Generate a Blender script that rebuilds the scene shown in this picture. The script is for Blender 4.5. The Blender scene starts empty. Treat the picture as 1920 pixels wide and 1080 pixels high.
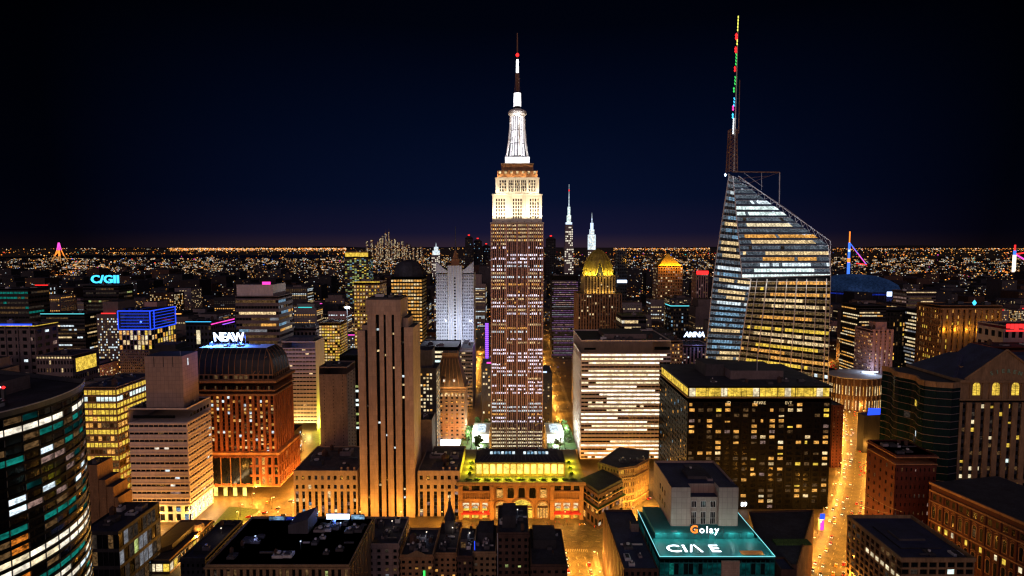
import bpy, bmesh, math, random
from mathutils import Vector
S = bpy.context.scene
COL = S.collection
R = math.radians
# ------------------------------------------------------------------ camera, sky, sun, exposure
CH, FP = 230.0, 1100.0                      # camera height in metres, focal length in photo pixels
PIT = math.atan(78 / FP)
cam_d = bpy.data.cameras.new('camera')
cam_d.sensor_width = 36.0
cam_d.lens = 36.0 * FP / 1920
cam_d.clip_start, cam_d.clip_end = 1.0, 400000.0
cam = bpy.data.objects.new('camera', cam_d)
COL.objects.link(cam)
cam.location = (0, 0, CH)
cam.rotation_euler = (R(90) - PIT, 0, 0)
S.camera = cam

world = bpy.data.worlds.new('World')
S.world = world
world.use_nodes = True
nt = world.node_tree
nt.nodes.clear()
N = nt.nodes.new
def L(a, b): nt.links.new(a, b)
w_out = N('ShaderNodeOutputWorld'); w_bg = N('ShaderNodeBackground')
w_tc = N('ShaderNodeTexCoord'); w_sep = N('ShaderNodeSeparateXYZ')
L(w_tc.outputs['Generated'], w_sep.inputs[0])
w_r = N('ShaderNodeValToRGB')               # light dome of the city: elevation ramp
cr = w_r.color_ramp
cr.elements[0].position = 0.002; cr.elements[0].color = (0.0240, 0.0140, 0.0260, 1)
cr.elements[1].position = 0.62; cr.elements[1].color = (0.0001, 0.0001, 0.0004, 1)
for p, c in ((0.022, (0.0070, 0.0068, 0.0260)), (0.08, (0.0018, 0.0044, 0.0200)), (0.20, (0.0006, 0.0026, 0.0120)), (0.34, (0.0002, 0.0008, 0.0036))):
    e = cr.elements.new(p); e.color = (*c, 1)
L(w_sep.outputs['Z'], w_r.inputs[0])
w_az = N('ShaderNodeMapRange')              # the glow is strongest over the middle of the island
w_az.inputs['From Min'].default_value = 0.78; w_az.inputs['From Max'].default_value = 1.0
w_az.inputs['To Min'].default_value = 0.14; w_az.inputs['To Max'].default_value = 1.15
w_vm = N('ShaderNodeVectorMath'); w_vm.operation = 'DOT_PRODUCT'
L(w_tc.outputs['Generated'], w_vm.inputs[0]); w_vm.inputs[1].default_value = (0.02, 0.985, 0.17)
L(w_vm.outputs['Value'], w_az.inputs['Value'])
w_nz = N('ShaderNodeTexNoise'); w_nz.inputs['Scale'].default_value = 2.2; w_nz.inputs['Detail'].default_value = 3
L(w_tc.outputs['Generated'], w_nz.inputs['Vector'])
w_nm = N('ShaderNodeMapRange'); w_nm.inputs['To Min'].default_value = 0.9; w_nm.inputs['To Max'].default_value = 1.1
L(w_nz.outputs['Fac'], w_nm.inputs['Value'])
w_m = N('ShaderNodeMath'); w_m.operation = 'MULTIPLY'
L(w_az.outputs['Result'], w_m.inputs[0]); L(w_nm.outputs['Result'], w_m.inputs[1])
L(w_r.outputs['Color'], w_bg.inputs['Color']); L(w_m.outputs[0], w_bg.inputs['Strength'])
w_b2 = N('ShaderNodeBackground')             # ambient fill added to the unseen sky behind the viewer, lifts the shadows
w_mb = N('ShaderNodeMapRange'); w_mb.inputs['From Min'].default_value = 0.15; w_mb.inputs['From Max'].default_value = -0.9
w_mb.inputs['To Min'].default_value = 0.0; w_mb.inputs['To Max'].default_value = 0.24; w_mb.interpolation_type = 'SMOOTHSTEP'
L(w_sep.outputs['Y'], w_mb.inputs['Value']); L(w_mb.outputs['Result'], w_b2.inputs['Strength'])
w_b2.inputs['Color'].default_value = (0.80, 0.66, 0.95, 1)
w_add = N('ShaderNodeAddShader'); L(w_bg.outputs[0], w_add.inputs[0]); L(w_b2.outputs[0], w_add.inputs[1])
L(w_add.outputs[0], w_out.inputs[0])

sun_d = bpy.data.lights.new('city_glow', 'SUN')   # warm glow of the city behind the viewer
sun_d.energy = 0.33
sun_d.angle = R(25)
sun_d.color = (1.0, 0.58, 0.38)
sun = bpy.data.objects.new('city_glow', sun_d)
COL.objects.link(sun)
sun.rotation_euler = Vector((0.30, 1.0, -0.13)).to_track_quat('-Z', 'Y').to_euler()

S.view_settings.view_transform = 'Standard'
S.view_settings.look = 'None'
S.view_settings.exposure = 0.0
S.view_settings.gamma = 1.0
cy = S.cycles
cy.use_denoising = True
cy.max_bounces = 5; cy.diffuse_bounces = 2; cy.glossy_bounces = 3; cy.transmission_bounces = 2
cy.sample_clamp_indirect = 1.5
cy.sample_clamp_direct = 0
cy.caustics_reflective = False; cy.caustics_refractive = False
cy.pixel_filter_type = 'BLACKMAN_HARRIS'; cy.filter_width = 1.3

# ------------------------------------------------------------------ placing: where a point of the view stands at depth Y
def at(px, py, Y):
    a, b = (px - 960) / FP, (540 - py) / FP
    c, s = math.cos(PIT), math.sin(PIT)
    t = Y / (c + b * s)
    return Vector((a * t, Y, CH + t * (-s + b * c)))
def ground_at(px, py):
    a, b = (px - 960) / FP, (540 - py) / FP
    c, s = math.cos(PIT), math.sin(PIT)
    t = -CH / (-s + b * c)
    return Vector((a * t, t * (c + b * s), 0))

# ------------------------------------------------------------------ materials
MATS = {}
def new_mat(key):
    m = bpy.data.materials.new(key); m.use_nodes = True
    m.node_tree.nodes.clear(); MATS[key] = m
    return m, m.node_tree, m.node_tree.nodes.new, m.node_tree.links.new
def surf(key, col, rough=0.8, var=0.25, scale=0.15, joints=None, metal=0.0, spec=0.3, joint_dark=0.55, col2=None):
    m, t, n, l = new_mat(key)
    o = n('ShaderNodeOutputMaterial'); b = n('ShaderNodeBsdfPrincipled'); l(b.outputs[0], o.inputs[0])
    g = n('ShaderNodeNewGeometry')
    nz = n('ShaderNodeTexNoise'); nz.inputs['Scale'].default_value = scale; nz.inputs['Detail'].default_value = 6; nz.inputs['Roughness'].default_value = 0.65
    mp = n('ShaderNodeMapping'); mp.inputs['Scale'].default_value = (1, 1, 0.35)
    l(g.outputs['Position'], mp.inputs[0]); l(mp.outputs[0], nz.inputs['Vector'])
    mx = n('ShaderNodeMix'); mx.data_type = 'RGBA'
    rg = n('ShaderNodeMapRange'); rg.inputs['From Min'].default_value = 0.3; rg.inputs['From Max'].default_value = 0.7
    l(nz.outputs['Fac'], rg.inputs['Value']); l(rg.outputs['Result'], mx.inputs['Factor'])
    mx.inputs['A'].default_value = (*[c * (1 - var) for c in col], 1)
    mx.inputs['B'].default_value = (*(col2 or [min(1, c * (1 + var)) for c in col]), 1)
    res = mx.outputs['Result']
    n2 = n('ShaderNodeTexNoise'); n2.inputs['Scale'].default_value = 0.9; n2.inputs['Detail'].default_value = 5; n2.inputs['Roughness'].default_value = 0.7
    mp2 = n('ShaderNodeMapping'); mp2.inputs['Scale'].default_value = (1, 1, 0.22); l(g.outputs['Position'], mp2.inputs[0]); l(mp2.outputs[0], n2.inputs['Vector'])
    r2 = n('ShaderNodeMapRange'); r2.inputs['From Min'].default_value = 0.3; r2.inputs['From Max'].default_value = 0.7; r2.inputs['To Min'].default_value = 1 - var * 1.1; r2.inputs['To Max'].default_value = 1 + var * 0.7
    l(n2.outputs['Fac'], r2.inputs['Value'])
    vm = n('ShaderNodeVectorMath'); vm.operation = 'SCALE'; l(res, vm.inputs[0]); l(r2.outputs['Result'], vm.inputs['Scale']); res = vm.outputs['Vector']
    if joints:
        sp = n('ShaderNodeSeparateXYZ'); l(g.outputs['Position'], sp.inputs[0])
        ad = n('ShaderNodeMath'); l(sp.outputs['X'], ad.inputs[0]); l(sp.outputs['Y'], ad.inputs[1])
        cb = n('ShaderNodeCombineXYZ'); l(ad.outputs[0], cb.inputs['X']); l(sp.outputs['Z'], cb.inputs['Y'])
        br = n('ShaderNodeTexBrick'); l(cb.outputs[0], br.inputs['Vector'])
        br.inputs['Scale'].default_value = 1.0
        br.inputs['Brick Width'].default_value = joints[0]; br.inputs['Row Height'].default_value = joints[1]
        br.inputs['Mortar Size'].default_value = joints[2]; br.offset = joints[3] if len(joints) > 3 else 0.5
        br.inputs['Color1'].default_value = (1, 1, 1, 1); br.inputs['Color2'].default_value = (0.86, 0.86, 0.86, 1)
        br.inputs['Mortar'].default_value = (joint_dark, joint_dark, joint_dark, 1)
        m2 = n('ShaderNodeMix'); m2.data_type = 'RGBA'; m2.blend_type = 'MULTIPLY'; m2.inputs['Factor'].default_value = 1
        l(res, m2.inputs['A']); l(br.outputs['Color'], m2.inputs['B']); res = m2.outputs['Result']
    l(res, b.inputs['Base Color'])
    b.inputs['Roughness'].default_value = rough; b.inputs['Metallic'].default_value = metal
    b.inputs['Specular IOR Level'].default_value = spec
    return m
def glow(key, col, power, detail=True, sample=False, scale=0.55, lo=0.30, hi=1.15):
    m, t, n, l = new_mat(key)
    o = n('ShaderNodeOutputMaterial'); e = n('ShaderNodeEmission'); l(e.outputs[0], o.inputs[0])
    e.inputs['Color'].default_value = (*col, 1); e.inputs['Strength'].default_value = power
    if detail:                               # rooms seen through the glass: uneven ceilings, furniture, blinds
        g = n('ShaderNodeNewGeometry')
        mp = n('ShaderNodeMapping'); mp.inputs['Scale'].default_value = (1, 1, 1.6)
        nz = n('ShaderNodeTexNoise'); nz.inputs['Scale'].default_value = scale; nz.inputs['Detail'].default_value = 3
        l(g.outputs['Position'], mp.inputs[0]); l(mp.outputs[0], nz.inputs['Vector'])
        rg = n('ShaderNodeMapRange'); rg.inputs['From Min'].default_value = 0.34; rg.inputs['From Max'].default_value = 0.62
        rg.inputs['To Min'].default_value = lo * power; rg.inputs['To Max'].default_value = hi * power
        l(nz.outputs['Fac'], rg.inputs['Value'])
        nb_ = n('ShaderNodeTexNoise'); nb_.inputs['Scale'].default_value = 0.17; nb_.inputs['Detail'].default_value = 1; l(g.outputs['Position'], nb_.inputs['Vector'])
        rb_ = n('ShaderNodeMapRange'); rb_.inputs['From Min'].default_value = 0.35; rb_.inputs['From Max'].default_value = 0.65; rb_.inputs['To Min'].default_value = 0.62; rb_.inputs['To Max'].default_value = 1.3; l(nb_.outputs['Fac'], rb_.inputs['Value'])
        mu_ = n('ShaderNodeMath'); mu_.operation = 'MULTIPLY'; l(rg.outputs['Result'], mu_.inputs[0]); l(rb_.outputs['Result'], mu_.inputs[1]); l(mu_.outputs[0], e.inputs['Strength'])
    m.cycles.emission_sampling = 'AUTO' if sample else 'NONE'
    return m
# walls
surf('limestone', (0.52, 0.37, 0.26), joints=(3.4, 4.2, 0.10, 0.0), joint_dark=0.72, var=0.18, scale=0.08)
surf('tan_stone', (0.42, 0.31, 0.22), var=0.2, joints=(2.2, 1.1, 0.05))
surf('tan_tile', (0.38, 0.27, 0.22), var=0.10, joints=(3.2, 3.6, 0.12, 0.0), joint_dark=0.6)
surf('grey_stone', (0.24, 0.20, 0.20), var=0.2)
surf('brown_grey', (0.20, 0.15, 0.14), var=0.2, joints=(2.4, 1.2, 0.06))
surf('white_concrete', (0.60, 0.50, 0.45), var=0.14, scale=0.2)
surf('pale_stone', (0.62, 0.58, 0.52), var=0.10, scale=0.2)
surf('brick_red', (0.30, 0.10, 0.045), var=0.3, joints=(1.6, 0.8, 0.05), scale=0.12)
surf('brick_dark', (0.085, 0.018, 0.013), var=0.3, joints=(1.2, 0.5, 0.05))
surf('brick_brown', (0.085, 0.045, 0.032), var=0.3, joints=(1.2, 0.5, 0.05))
surf('brown_stone', (0.34, 0.18, 0.08), var=0.25, joints=(2.0, 1.0, 0.06))
surf('rust_stone', (0.30, 0.15, 0.07), var=0.3)
surf('ochre_stone', (0.26, 0.16, 0.08), var=0.3)
surf('mauve_stone', (0.46, 0.27, 0.25), var=0.15)
surf('mauve_dark', (0.022, 0.016, 0.017), var=0.2)
surf('dark_wall', (0.030, 0.028, 0.032), var=0.35)
surf('black_panel', (0.0035, 0.0035, 0.004), rough=0.5, var=0.3, spec=0.08)
surf('dark_concrete', (0.065, 0.058, 0.062), var=0.3)
surf('silver_stone', (0.50, 0.53, 0.60), var=0.12, joints=(2.0, 3.2, 0.10, 0.0))
surf('gold_roof', (0.50, 0.36, 0.06), rough=0.45, var=0.35, scale=0.3, metal=0.4)
surf('copper_roof', (0.09, 0.05, 0.03), rough=0.5, var=0.4)
surf('vault_metal', (0.012, 0.014, 0.024), rough=0.5, var=0.4, scale=0.2)
surf('bitumen', (0.034, 0.033, 0.044), rough=0.9, var=0.45, scale=0.10)
surf('bitumen_light', (0.075, 0.068, 0.075), rough=0.9, var=0.4, scale=0.12)
surf('navy_roof', (0.030, 0.036, 0.080), rough=0.75, var=0.4, scale=0.08)
surf('teal_panel', (0.015, 0.17, 0.17), rough=0.55, var=0.12)
surf('teal_glass', (0.003, 0.014, 0.016), rough=0.25, var=0.3, spec=0.3)
surf('metal', (0.10, 0.10, 0.11), rough=0.45, var=0.25, metal=0.5)
surf('steel', (0.55, 0.53, 0.52), rough=0.4, var=0.15, metal=0.0)
surf('rust_steel', (0.25, 0.13, 0.08), rough=0.6, var=0.2, metal=0.2)
surf('glass', (0.005, 0.006, 0.008), rough=0.15, var=0.5, spec=0.14)
surf('glass_blue', (0.035, 0.050, 0.070), rough=0.10, var=0.6, spec=0.6, scale=0.25)
surf('glass_gold', (0.10, 0.065, 0.015), rough=0.2, var=0.5, spec=0.5)
surf('sage', (0.22, 0.36, 0.24), var=0.1)
surf('mauve_pier', (0.58, 0.38, 0.36), var=0.15)
surf('asphalt', (0.105, 0.078, 0.042), rough=0.55, var=0.45, scale=0.09, spec=0.4)
surf('road_asphalt', (0.125, 0.098, 0.052), rough=0.5, var=0.62, scale=0.13, spec=0.4)
surf('paving', (0.20, 0.17, 0.13), var=0.25, joints=(3, 3, 0.12))
surf('paint_white', (0.42, 0.38, 0.30), var=0.3)
surf('river_water', (0.004, 0.005, 0.008), rough=0.3, var=0.2)
surf('leaf', (0.06, 0.11, 0.025), var=0.5, scale=1.2)
surf('bark', (0.07, 0.05, 0.035), var=0.3)
surf('lawn', (0.05, 0.09, 0.02), var=0.4, scale=0.4)
surf('awning_red', (0.5, 0.03, 0.04), var=0.1)
surf('orange_paint', (0.75, 0.16, 0.02), var=0.1)
surf('stripe_white', (0.8, 0.8, 0.8), var=0.05)
surf('tyre', (0.02, 0.02, 0.02), var=0.1)
for k, c in (('car_white', (0.7, 0.7, 0.7)), ('car_black', (0.02, 0.02, 0.025)), ('car_yellow', (0.75, 0.42, 0.03)), ('car_red', (0.4, 0.02, 0.02)), ('car_grey', (0.2, 0.2, 0.22))):
    surf(k, c, rough=0.3, var=0.03, spec=0.5)
surf('skin', (0.45, 0.28, 0.2), var=0.05); surf('cloth_dark', (0.03, 0.03, 0.04), var=0.2)
surf('cloth_blue', (0.05, 0.08, 0.2), var=0.2); surf('cloth_red', (0.3, 0.04, 0.04), var=0.2); surf('hair', (0.02, 0.015, 0.01))
# lit windows (rooms with their lights on), lamps, and the sheen of unlit glass painted as glow
glow('w_amber', (1.0, 0.47, 0.10), 1.0); glow('w_gold', (1.0, 0.66, 0.08), 1.0, lo=0.45)
glow('w_warm', (1.0, 0.72, 0.36), 1.0); glow('w_white', (1.0, 0.90, 0.72), 1.15, lo=0.55); glow('w_cream', (1.0, 0.83, 0.52), 1.0, lo=0.55)
glow('w_cool', (0.78, 0.92, 1.0), 1.15, lo=0.5); glow('w_ice', (0.36, 0.66, 0.95), 0.65, lo=0.15); glow('w_goldsheen', (1.0, 0.62, 0.25), 0.12, lo=0.1, hi=1.8); glow('w_pale', (0.78, 0.97, 0.95), 1.3, lo=0.6)
glow('w_teal', (0.01, 0.30, 0.24), 0.55, lo=0.4); glow('w_tealdim', (0.01, 0.32, 0.32), 0.10, lo=0.3, scale=0.2); glow('w_dim', (0.55, 0.30, 0.12), 0.22, lo=0.1); glow('w_faint', (0.55, 0.40, 0.30), 0.075, lo=0.1)
glow('w_pink', (1.0, 0.62, 0.52), 0.30, lo=0.1); glow('w_lilac', (0.92, 0.84, 1.0), 1.5, lo=.5); glow('w_orange', (1.0, 0.28, 0.03), 0.75, lo=0.1)
glow('w_green', (0.75, 0.9, 0.3), 0.6)
glow('w_mauve', (0.42, 0.20, 0.50), 0.30, lo=0.4); glow('w_sheen', (0.42, 0.53, 0.66), 0.19, lo=0.2, hi=1.7); glow('w_goldpanel', (1.0, 0.80, 0.16), 1.6, lo=.8); glow('w_strip', (1.0, 0.92, 0.70), 1.6, lo=.75); glow('w_strip2', (1.0, 0.86, 0.52), 1.25, lo=.6); glow('w_grey', (0.70, 0.72, 0.80), 0.25, lo=0.5)
glow('w_deep', (1.0, 0.36, 0.05), 0.85)
glow('n_blue', (0.02, 0.07, 1.0), 1.7, False, True); glow('n_blue_dim', (0.02, 0.05, 0.6), 0.5, True, False, lo=0.05, hi=1.2)
glow('n_cyan', (0.05, 0.55, 1.0), 2.2, False, True); glow('n_white', (0.85, 0.93, 1.0), 4.0, False, True)
glow('n_bluewhite', (0.55, 0.70, 1.0), 5.0, False, True); glow('n_red', (1.0, 0.02, 0.02), 2.5, False, True)
glow('n_purple', (0.35, 0.10, 1.0), 1.8, False, True); glow('n_pink', (1.0, 0.05, 0.45), 1.8, False, True)
glow('n_orange', (1.0, 0.22, 0.03), 2.0, False, True); glow('n_teal', (0.12, 0.75, 0.85), 1.4, False, True); glow('n_green', (0.05, 0.75, 0.12), 1.5, False, True)
glow('n_yellow', (0.85, 0.85, 0.12), 2.0, False, False)
glow('n_aqua', (0.25, 0.8, 0.85), 1.2, False, True)
glow('lamp_amber', (1.0, 0.60, 0.18), 14.0, False); glow('lamp_white', (1.0, 0.95, 0.85), 14.0, False)
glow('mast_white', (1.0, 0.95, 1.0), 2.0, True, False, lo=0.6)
glow('c_amber', (1.0, 0.42, 0.08), 2.2, False); glow('c_orange', (1.0, 0.24, 0.03), 1.9, False); glow('c_white', (1.0, 0.86, 0.66), 1.9, False)
glow('c_dim', (0.9, 0.40, 0.12), 0.55, False); glow('c_cool', (0.6, 0.75, 1.0), 1.5, False); glow('c_red', (1.0, 0.03, 0.03), 1.6, False)
glow('c_blue', (0.05, 0.18, 1.0), 1.6, False); glow('c_teal', (0.05, 0.7, 0.7), 1.2, False); glow('c_pink', (1.0, 0.08, 0.6), 1.5, False)
glow('dome_blue', (0.020, 0.045, 0.13), 0.42, True, False, scale=0.01, lo=0.55)
glow('head_white', (1.0, 0.88, 0.66), 6.0, False); glow('tail_red', (1.0, 0.03, 0.01), 6.0, False)

# ------------------------------------------------------------------ mesh helpers
class MB:
    def __init__(s): s.v = []; s.f = []; s.m = []; s.keys = []
    def k(s, key):
        if key not in s.keys: s.keys.append(key)
        return s.keys.index(key)
    def poly(s, pts, key):
        i = len(s.v); s.v += [tuple(p) for p in pts]; s.f.append(tuple(range(i, i + len(pts)))); s.m.append(s.k(key))
    def box(s, x0, x1, y0, y1, z0, z1, key, top=None):
        i = len(s.v)
        s.v += [(x0, y0, z0), (x1, y0, z0), (x1, y1, z0), (x0, y1, z0), (x0, y0, z1), (x1, y0, z1), (x1, y1, z1), (x0, y1, z1)]
        s.f += [(i, i+1, i+5, i+4), (i+1, i+2, i+6, i+5), (i+2, i+3, i+7, i+6), (i+3, i, i+4, i+7), (i+4, i+5, i+6, i+7), (i+3, i+2, i+1, i)]
        s.m += [s.k(key)] * 4 + [s.k(top or key), s.k(key)]
    def prism(s, pts, z0, z1, key, top=None, ztop=None):
        n = len(pts); i = len(s.v)
        s.v += [(p[0], p[1], z0) for p in pts] + [(p[0], p[1], z1 if ztop is None else ztop[q]) for q, p in enumerate(pts)]
        for q in range(n):
            r = (q + 1) % n
            s.f.append((i+q, i+r, i+n+r, i+n+q)); s.m.append(s.k(key))
        s.f.append(tuple(range(i+n, i+2*n))); s.m.append(s.k(top or key))
        s.f.append(tuple(range(i+n-1, i-1, -1))); s.m.append(s.k(key))
    def frustum(s, a, b, key, top=None):         # a, b: (x0,x1,y0,y1,z)
        P = lambda q: [(q[0], q[2], q[4]), (q[1], q[2], q[4]), (q[1], q[3], q[4]), (q[0], q[3], q[4])]
        i = len(s.v); s.v += P(a) + P(b)
        for q in range(4):
            r = (q + 1) % 4
            s.f.append((i+q, i+r, i+4+r, i+4+q)); s.m.append(s.k(key))
        s.f.append((i+4, i+5, i+6, i+7)); s.m.append(s.k(top or key))
        s.f.append((i+3, i+2, i+1, i)); s.m.append(s.k(key))
    def lathe(s, cx, cy, prof, n, key, rot=0.0, sx=1.0, sy=1.0):
        i = len(s.v)
        for r, z in prof:
            for q in range(n):
                a = rot + 2 * math.pi * q / n
                s.v.append((cx + r * math.cos(a) * sx, cy + r * math.sin(a) * sy, z))
        for j in range(len(prof) - 1):
            for q in range(n):
                r2 = (q + 1) % n
                s.f.append((i+j*n+q, i+j*n+r2, i+(j+1)*n+r2, i+(j+1)*n+q)); s.m.append(s.k(key))
        s.f.append(tuple(i+(len(prof)-1)*n+q for q in range(n))); s.m.append(s.k(key))
        s.f.append(tuple(i+n-1-q for q in range(n))); s.m.append(s.k(key))
    def tube(s, a, b, r, key, n=5, r2=None):
        a, b = Vector(a), Vector(b); d = (b - a)
        if d.length < 1e-6: return
        d.normalize(); u = d.orthogonal().normalized(); w = d.cross(u)
        i = len(s.v); r2 = r if r2 is None else r2
        for p, rr in ((a, r), (b, r2)):
            for q in range(n):
                t = 2 * math.pi * q / n
                s.v.append(tuple(p + u * (rr * math.cos(t)) + w * (rr * math.sin(t))))
        for q in range(n):
            t = (q + 1) % n
            s.f.append((i+q, i+t, i+n+t, i+n+q)); s.m.append(s.k(key))
        s.f.append(tuple(i+n-1-q for q in range(n))); s.m.append(s.k(key))
        s.f.append(tuple(i+n+q for q in range(n))); s.m.append(s.k(key))
    def build(s, name, parent=None, smooth=False):
        me = bpy.data.meshes.new(name); me.from_pydata(s.v, [], s.f)
        for k in s.keys: me.materials.append(MATS[k])
        me.polygons.foreach_set('material_index', s.m)
        if smooth: me.polygons.foreach_set('use_smooth', [True] * len(s.f))
        me.update()
        o = bpy.data.objects.new(name, me); COL.objects.link(o)
        if parent: o.parent = parent
        return o
def tag(o, label=None, cat=None, group=None, kind=None):
    if label: o['label'] = label
    if cat: o['category'] = cat
    if group: o['group'] = group
    if kind: o['kind'] = kind
    return o
def empty(name, loc, label, cat, group=None, rz=0.0):
    o = bpy.data.objects.new(name, None); COL.objects.link(o)
    o.location = loc; o.rotation_euler = (0, 0, rz); o.empty_display_size = 2
    return tag(o, label, cat, group)
def copy_thing(o, loc, rz, label, group=None):
    c = o.copy(); COL.objects.link(c); c.location = loc; c.rotation_euler = (0, 0, rz); c['label'] = label
    if group: c['group'] = group
    def kids(a, b):
        for ch in a.children:
            d = ch.copy(); COL.objects.link(d); d.parent = b; kids(ch, d)
    kids(o, c)
    return c
def light(loc, power, color, parent=None, radius=0.6, spot=None, aim=None, blend=0.5):
    d = bpy.data.lights.new('lamp_light', 'SPOT' if spot else 'POINT')
    if color[2] < .22 * color[0] and color[1] < .7: power *= .80; color = (1.0, color[1] * .84, color[2] * .5)
    d.energy = power; d.color = color; d.shadow_soft_size = radius
    o = bpy.data.objects.new('lamp_light', d); COL.objects.link(o); o.location = loc
    if spot: d.spot_size = R(spot); d.spot_blend = blend; o.rotation_euler = (Vector(aim) - Vector(loc)).to_track_quat('-Z', 'Y').to_euler()
    if parent: o.parent = parent
    return o
def text_mesh(name, body, size, key, loc, rot=(math.pi/2, 0, 0), parent=None, extrude=0.3, sx=1.0, bold=0.0, align='CENTER', shear=0.0, space=1.0):
    c = bpy.data.curves.new(name, 'FONT'); c.body = body; c.size = size; c.extrude = extrude; c.offset = bold
    c.align_x = align; c.align_y = 'BOTTOM'; c.resolution_u = 3; c.shear = shear; c.space_character = space
    t = bpy.data.objects.new(name, c); COL.objects.link(t)
    bpy.context.view_layer.update()
    me = bpy.data.meshes.new_from_object(t.evaluated_get(bpy.context.evaluated_depsgraph_get()))
    COL.objects.unlink(t); bpy.data.objects.remove(t); bpy.data.curves.remove(c)
    me.materials.clear(); me.materials.append(MATS[key])
    o = bpy.data.objects.new(name, me); COL.objects.link(o)
    o.location = loc; o.rotation_euler = rot; o.scale = (sx, 1, 1)
    if parent: o.parent = parent
    return o

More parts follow.
